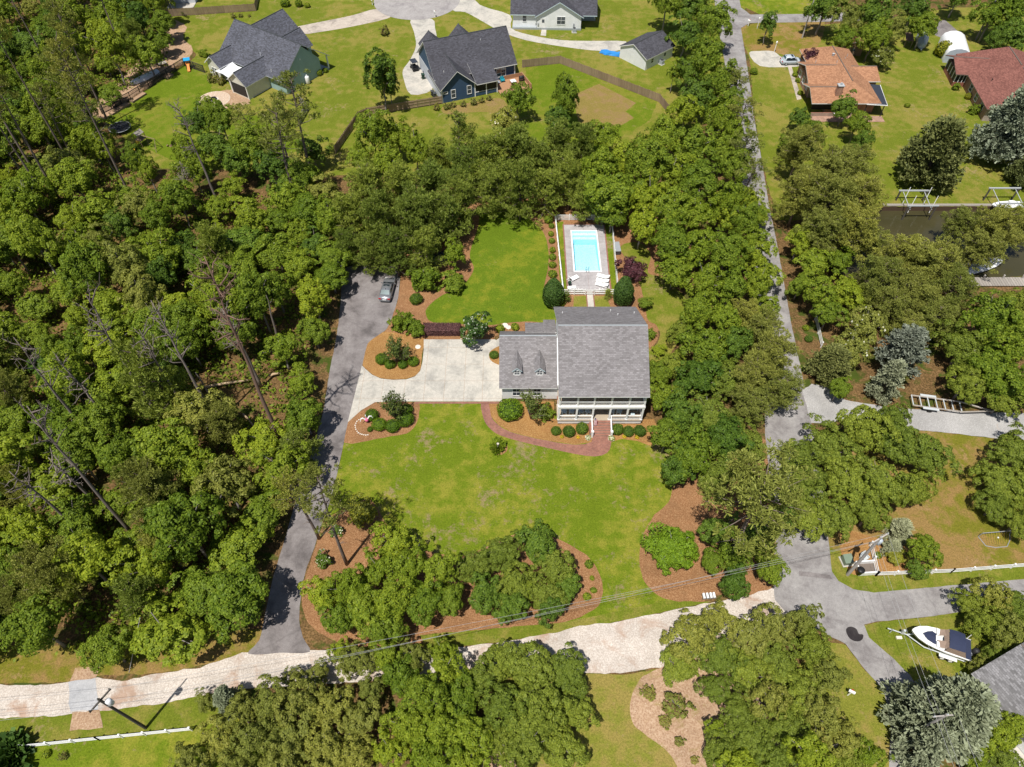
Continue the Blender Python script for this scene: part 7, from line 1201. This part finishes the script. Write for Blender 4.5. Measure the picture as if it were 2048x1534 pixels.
crown_at('darkcedar', 1868, 315, 62, 'dark olive cedar alone on the lawn before the canal', None, 0); crown_at('spruce', 2025, 260, 66, 'large blue-grey spruce beside the red-brown roof', None, 0); crown_at('darkcedar', 2050, 345, 30, 'dark conifer at the right edge below the spruce', None, 0)
# top right
row(['deep', 'green', 'olive'], [(1650, 15, 38), (1700, 35, 42), (1745, 20, 42), (1780, 50, 36), (1830, 15, 38), (1850, 50, 30), (1690, 75, 28), (1750, 70, 30)], 'dark leafy tree', 'above the orange-roofed house', 'trees above the orange roof')
row(['deep', 'green'], [(1985, 30, 34), (2030, 10, 40), (2035, 70, 36), (1995, 75, 24), (1920, -15, 30)], 'leafy tree', 'in the upper right corner', 'trees in the upper right corner')
crown_at('pear', 1537, 47, 20, 'upright tree alone on the tan grass by the upper street', None, 0); crown_at('plum', 1622, 114, 24, 'dark purple tree beside the parked car and orange roof', None, 0)
crown_at('magnolia', 1765, 112, 22, 'round yellow-green tree below the dark trees by the small shed', None, 1, 0.8); crown_at('paleball', 1890, 97, 17, 'bright round clipped shrub beside the white canopy', None, 0); crown_at('bush', 1950, 217, 13, 'clipped shrub at the red-brown house\'s near corner'); crown_at('bush', 1914, 172, 9, 'small clipped shrub by the red-brown house\'s porch'); crown_at('paleball', 1937, 192, 7, 'small yellowish shrub by the red-brown house wall')
row('shrublet', [(1592, 148, 7), (1597, 160, 6), (1601, 185, 6)], 'small shrub', 'along the orange-roofed house\'s path', 'shrubs by the orange house', order='top')
# --- lower belt of the front garden
row(['bright', 'green'], [(790, 1085, 46), (820, 1130, 44), (760, 1140, 44), (700, 1170, 44), (650, 1185, 36), (730, 1215, 46), (680, 1235, 42), (790, 1200, 46), (850, 1200, 42), (770, 1255, 40), (880, 1140, 40), (900, 1195, 36)], 'leafy tree', 'in the left clump below the front lawn', 'trees left below the front lawn')
row(['oak', 'deep'], [(950, 1130, 42), (1005, 1105, 44), (1075, 1085, 44), (1110, 1130, 42), (970, 1185, 42), (1030, 1165, 46), (1090, 1185, 44), (1135, 1175, 32), (1020, 1215, 38), (1100, 1220, 28)], 'dense oak', 'in the right clump below the front lawn', 'oaks right below the front lawn')
crown_at('bright', 1045, 1185, 22, 'small yellow-green tree in the middle of the oak clump', None, None, 1.3)
crown_at('yellowtree', 721, 1020, 34, 'round yellow-green tree alone beside the asphalt driveway', None, 0)
trunk_at('loosepine', (694, 1129), (625, 965), 'pine leaning its grey crown over the driveway beside the round yellow-green tree', None, 1, 0, 0.75)
crown_at('camellia', 672, 1060, 14, 'white-flowered shrub near the leaning pine\'s trunk'); crown_at('camellia', 645, 1118, 20, 'lower white-flowered shrub by the driveway'); 
# --- trees south of the gravel road
row('oak', [(1010, 1320, 50), (1065, 1340, 58), (1135, 1345, 46), (1150, 1420, 44), (1080, 1420, 62), (1010, 1410, 56), (1120, 1485, 52), (1050, 1495, 56), (960, 1360, 46), (990, 1480, 44)], 'dense oak', 'left of the bottom lawn', 'oaks left of the bottom lawn')
row(['bright', 'green'], [(890, 1340, 42), (920, 1400, 46), (850, 1390, 46), (800, 1350, 40), (880, 1455, 48), (940, 1470, 46), (820, 1450, 46), (860, 1520, 46), (930, 1530, 44), (780, 1500, 40)], 'light green tree', 'south of the gravel road in the middle', 'light trees south of the gravel road')
row('olive', [(480, 1420, 44), (540, 1400, 46), (600, 1400, 48), (660, 1410, 44), (440, 1480, 46), (510, 1480, 52), (580, 1470, 52), (650, 1490, 48), (720, 1440, 42), (740, 1380, 36), (380, 1520, 40), (470, 1540, 46), (560, 1540, 50), (640, 1545, 46), (710, 1510, 42)], 'olive oak', 'at the lower left south of the road', 'olive oaks lower left')
row(['bright', 'olive'], [(720, 1318, 36), (775, 1312, 34), (830, 1308, 34), (885, 1300, 30), (680, 1300, 22)], 'leafy tree', 'hiding the gravel road right of the driveway foot', 'trees over the gravel road')
row('olive', [(590, 1350, 22), (640, 1340, 24), (690, 1330, 26)], 'thin olive tree', 'overhanging the foot of the driveway', 'thin trees at the driveway foot', 1.2)
crown_at('cedar', 455, 1400, 26, 'grey-green cedar on the gravel road\'s near verge', None, 1); crown_at('olive', 410, 1400, 22, 'pale leafy tree left of the grey-green cedar')
crown_at('palm', 12, 1512, 30, 'dark spiky plant in the lower left corner', None, 0)
row(['oak', 'olive'], [(1385, 1270, 52), (1440, 1240, 40), (1365, 1325, 44), (1440, 1310, 50), (1500, 1270, 44), (1550, 1250, 40), (1500, 1340, 50), (1430, 1375, 36), (1560, 1320, 46)], 'spreading oak', 'above the pinkish bed south of the road', 'oaks above the pinkish bed')
row(['olive', 'oak'], [(1610, 1240, 36), (1630, 1290, 42), (1600, 1380, 48), (1655, 1350, 40), (1540, 1400, 48), (1640, 1430, 46), (1575, 1455, 48), (1480, 1420, 40), (1690, 1480, 44), (1500, 1480, 48)], 'olive oak', 'left of the lower right drive', 'oaks left of the lower right drive', order='top')
row(['bright', 'oak'], [(1440, 1500, 40), (1550, 1520, 50), (1620, 1510, 48), (1480, 1540, 44), (1700, 1530, 42), (1740, 1510, 32), (1430, 1455, 24)], 'leafy tree', 'at the bottom edge right of the pinkish bed', 'trees at the bottom edge')
crown_at('cedar', 1890, 1430, 82, 'huge grey-green cedar beside the lower right drive', None, 0, 1.0); crown_at('cedar', 1850, 1490, 46, 'grey-green cedar below the huge one', None, 1)
row(['oak', 'olive'], [(1940, 1205, 32), (1985, 1190, 40), (2035, 1210, 44), (1975, 1245, 40), (2030, 1270, 44), (2000, 1310, 34), (2045, 1330, 36), (1960, 1330, 22)], 'olive oak', 'behind the white motorboat', 'oaks behind the motorboat')
row(['bright', 'oak'], [(1950, 1500, 36), (2000, 1470, 38), (2040, 1450, 36), (2020, 1530, 42), (1960, 1540, 36)], 'leafy tree', 'below the grey roof in the lower right corner', 'trees in the lower right corner')
crown_at('cedar', 1800, 1060, 22, 'silver-grey conifer beside the utility pole', None, 1, 0.7); crown_at('cedar', 1785, 1095, 18, 'smaller silver conifer by the utility pole', None, 1, 0.6); crown_at('yellowtree', 1795, 1112, 20, 'yellow-leaved bush right of the utility pole', None, 0, 0.7); crown_at('green', 1850, 1100, 34, 'bushy tree leaning over the white rail fence'); crown_at('deep', 1835, 1140, 22, 'dark low tree on the white rail fence')
# --- garden shrubs
crown_at('holly', 1107, 583, 22, 'egg-shaped clipped holly left of the pool gate', 'clipped hollies by the pool gate', 0); crown_at('holly', 1248, 580, 23, 'egg-shaped clipped holly right of the pool gate', 'clipped hollies by the pool gate', 0)
crown_at('plum', 1266, 535, 30, 'deep purple bushy tree beside the pool fence', None, 0); crown_at('linden', 908, 506, 26, 'bright green upright tree on the left edge of the back lawn', None, 0)
crown_at('bush', 848, 552, 33, 'large loose shrub left of the back lawn', None, 0, 1.0); crown_at('bush', 905, 560, 29, 'large rounded shrub on the edge of the back lawn', None, 1, 0.8); crown_at('darkbush', 832, 597, 13, 'small dark shrub below the large loose one'); crown_at('bush', 800, 640, 26, 'broad leafy shrub right of the asphalt driveway', None, 0, 1.0); crown_at('bush', 828, 652, 24, 'broad leafy shrub left of the purple hedge', None, 1, 1.0)
crown_at('magnolia', 949, 658, 30, 'conical magnolia dotted with white blooms beside the forecourt', None, 0)
crown_at('myrtle', 792, 700, 34, 'spreading crape myrtle in the upper forecourt island', 'crape myrtles of the forecourt', 0, 0.8); crown_at('myrtle', 787, 812, 34, 'upright crape myrtle in the lower forecourt bed', 'crape myrtles of the forecourt', 1, 1.0); crown_at('myrtle', 1062, 812, 34, 'crape myrtle in front of the garage windows', 'crape myrtles of the forecourt', 2, 0.95)
for q, lab in [((763, 717, 13), 'clipped boxwood ball leftmost in the upper island'), ((780, 728, 11), 'small clipped boxwood ball in the upper island'), ((826, 722, 11), 'clipped boxwood ball at the right of the upper island'), ((805, 728, 10), 'boxwood ball half under the upper crape myrtle'), ((743, 829, 15), 'boxwood ball at the upper left of the lower bed'), ((758, 848, 14.5), 'boxwood ball beside the bird ornament'), ((785, 851, 14.5), 'lowest boxwood ball in the middle of the lower bed'), ((811, 838, 17), 'largest boxwood ball at the lower bed\'s right end'), ((740, 858, 6), 'tiny green mound below the bird ornament'), ((813, 818, 13), 'boxwood ball behind the largest one in the lower bed')]:
    crown_at('box', *q, lab, 'clipped boxwood balls', 0)
crown_at('box', 1020, 818, 25, 'big round shrub at the garage corner', None, 0, 0.9); crown_at('bush', 1093, 822, 20, 'round shrub between the garage windows and the porch', None, 0, 0.9); crown_at('darkbush', 988, 709, 10, 'round shrub in the pocket beside the garage wall'); crown_at('bush', 1303, 667, 12, 'shrub in the bed right of the house', None, 0)
row('darkbush', [(1112, 861, 11), (1138, 862, 13), (1164, 856, 13)], 'clipped round shrub', 'left of the brick steps', 'clipped shrubs by the steps', 0.9); row('darkbush', [(1235, 858, 13), (1257, 862, 12), (1280, 861, 12)], 'clipped round shrub', 'right of the brick steps', 'clipped shrubs by the steps', 0.9)
row('yellowflower', [(1124, 873, 4), (1156, 874, 4), (1249, 873, 4), (1274, 874, 4.5)], 'yellow flower clump', 'before the porch shrubs', 'yellow flowers by the steps'); row('whiteflower', [(1176, 875, 6), (1223, 876, 6.5)], 'white-flowered plant', 'at the foot of the steps', 'white flowers by the steps')
crown_at('liriope', 996, 892, 13, 'tufted green plant round the stone pedestal on the front lawn', None, 0)
row('shrublet', [(1097, 438, 10), (1103, 451, 6), (1102, 467, 6), (1104, 481, 7), (1105, 499, 7), (1105, 513, 8), (1105, 529, 8), (1105, 547, 9)], 'small round shrub', 'along the pool fence', 'shrubs along the pool fence', 1.0, 'top')
crown_at('slimpine', 1134, 594, 7, 'small conifer left of the gate path', None, 0, 0.6); crown_at('slimpine', 1215, 588, 6, 'small conifer right of the gate path', None, 0, 0.6); crown_at('shrublet', 1122, 606, 8, 'low shrub at the house\'s rear corner')
row('shrublet', [(1030, 653, 9), (1000, 656, 9), (1005, 668, 7)], 'low shrub', 'behind the garage wing', 'shrubs behind the garage')
row('shrublet', [(1178, 1128, 9), (1184, 1156, 5), (1187, 1180, 7), (1174, 1193, 8)], 'low plant', 'in the bed at the lawn\'s narrow exit', 'plants by the lawn exit', 1.0, 'top')
row('dryshrub', [(1297, 1384, 15), (1354, 1412, 28), (1330, 1443, 15), (1360, 1483, 11), (1390, 1520, 9)], 'sparse shrub', 'in the pinkish bed', 'sparse shrubs in the pinkish bed', 0.8, 'top')
row('dryshrub', [(872, 213, 8), (893, 212, 8), (906, 208, 7), (926, 207, 8), (948, 203, 8), (963, 199, 7), (978, 195, 7)], 'low shrub', 'along the navy house\'s gable wall', 'shrubs along the navy house', 0.9)
row('dryshrub', [(466, 31, 6), (481, 30, 5), (498, 31, 3.5)], 'small shrub', 'behind the grey house', 'shrubs behind the grey house'); crown_at('bush', 406, 105, 10, 'round shrub at the grey house\'s left corner'); row('shrublet', [(570, 5, 9), (597, 6, 8), (614, 10, 6)], 'shrub', 'above the grey house\'s drive', 'shrubs above the grey house drive'); crown_at('dryshrub', 768, 60, 11, 'grassy shrub on the lawn below the cul-de-sac'); crown_at('shrublet', 636, 143, 9, 'shrub at the grey house\'s right corner'); crown_at('shrublet', 650, 140, 6, 'small shrub at the grey house\'s porch'); crown_at('dryshrub', 425, 152, 12, 'reddish shrub under the shade sail'); crown_at('dryshrub', 440, 160, 10, 'reddish shrub beside the shade sail post')
crown_at('shrublet', 1757, 1110, 8, 'yellowish shrub left of the utility pole'); crown_at('shrublet', 1612, 655, 7, 'small shrub left of the white rail fence'); crown_at('darkbush', 1618, 677, 8, 'low dark shrub left of the white rail fence'); crown_at('shrublet', 1815, 210, 6, 'tiny shrub alone on the right lawn'); crown_at('shrublet', 1508, 142, 8, 'small shrub beside the street and concrete drive')
crown_at('shrublet', 92, 1508, 8, 'low plant on the lower left lawn'); crown_at('dryshrub', 124, 1512, 9, 'low brownish plant on the lower left lawn')
# purple hedge
rs = np.random.RandomState(9); n = 5200; a, b_ = G(846, 672, 0), G(922, 672, 0); cx, cy, lx, ly, hz = (a.x + b_.x) / 2, a.y + 0.75, (b_.x - a.x) / 2, 0.85, 1.25
p = rs.uniform(-1, 1, (n, 3)); m_ = np.abs(p); f = m_.max(1, keepdims=True); p = p / f * rs.uniform(0.9, 1.0, (n, 1)); nn = np.sign(p) * (np.abs(p) > 0.85)
hd = thing('hedge', 'long clipped purple hedge along the far edge of the forecourt', 'hedge', (cx, cy, 0))
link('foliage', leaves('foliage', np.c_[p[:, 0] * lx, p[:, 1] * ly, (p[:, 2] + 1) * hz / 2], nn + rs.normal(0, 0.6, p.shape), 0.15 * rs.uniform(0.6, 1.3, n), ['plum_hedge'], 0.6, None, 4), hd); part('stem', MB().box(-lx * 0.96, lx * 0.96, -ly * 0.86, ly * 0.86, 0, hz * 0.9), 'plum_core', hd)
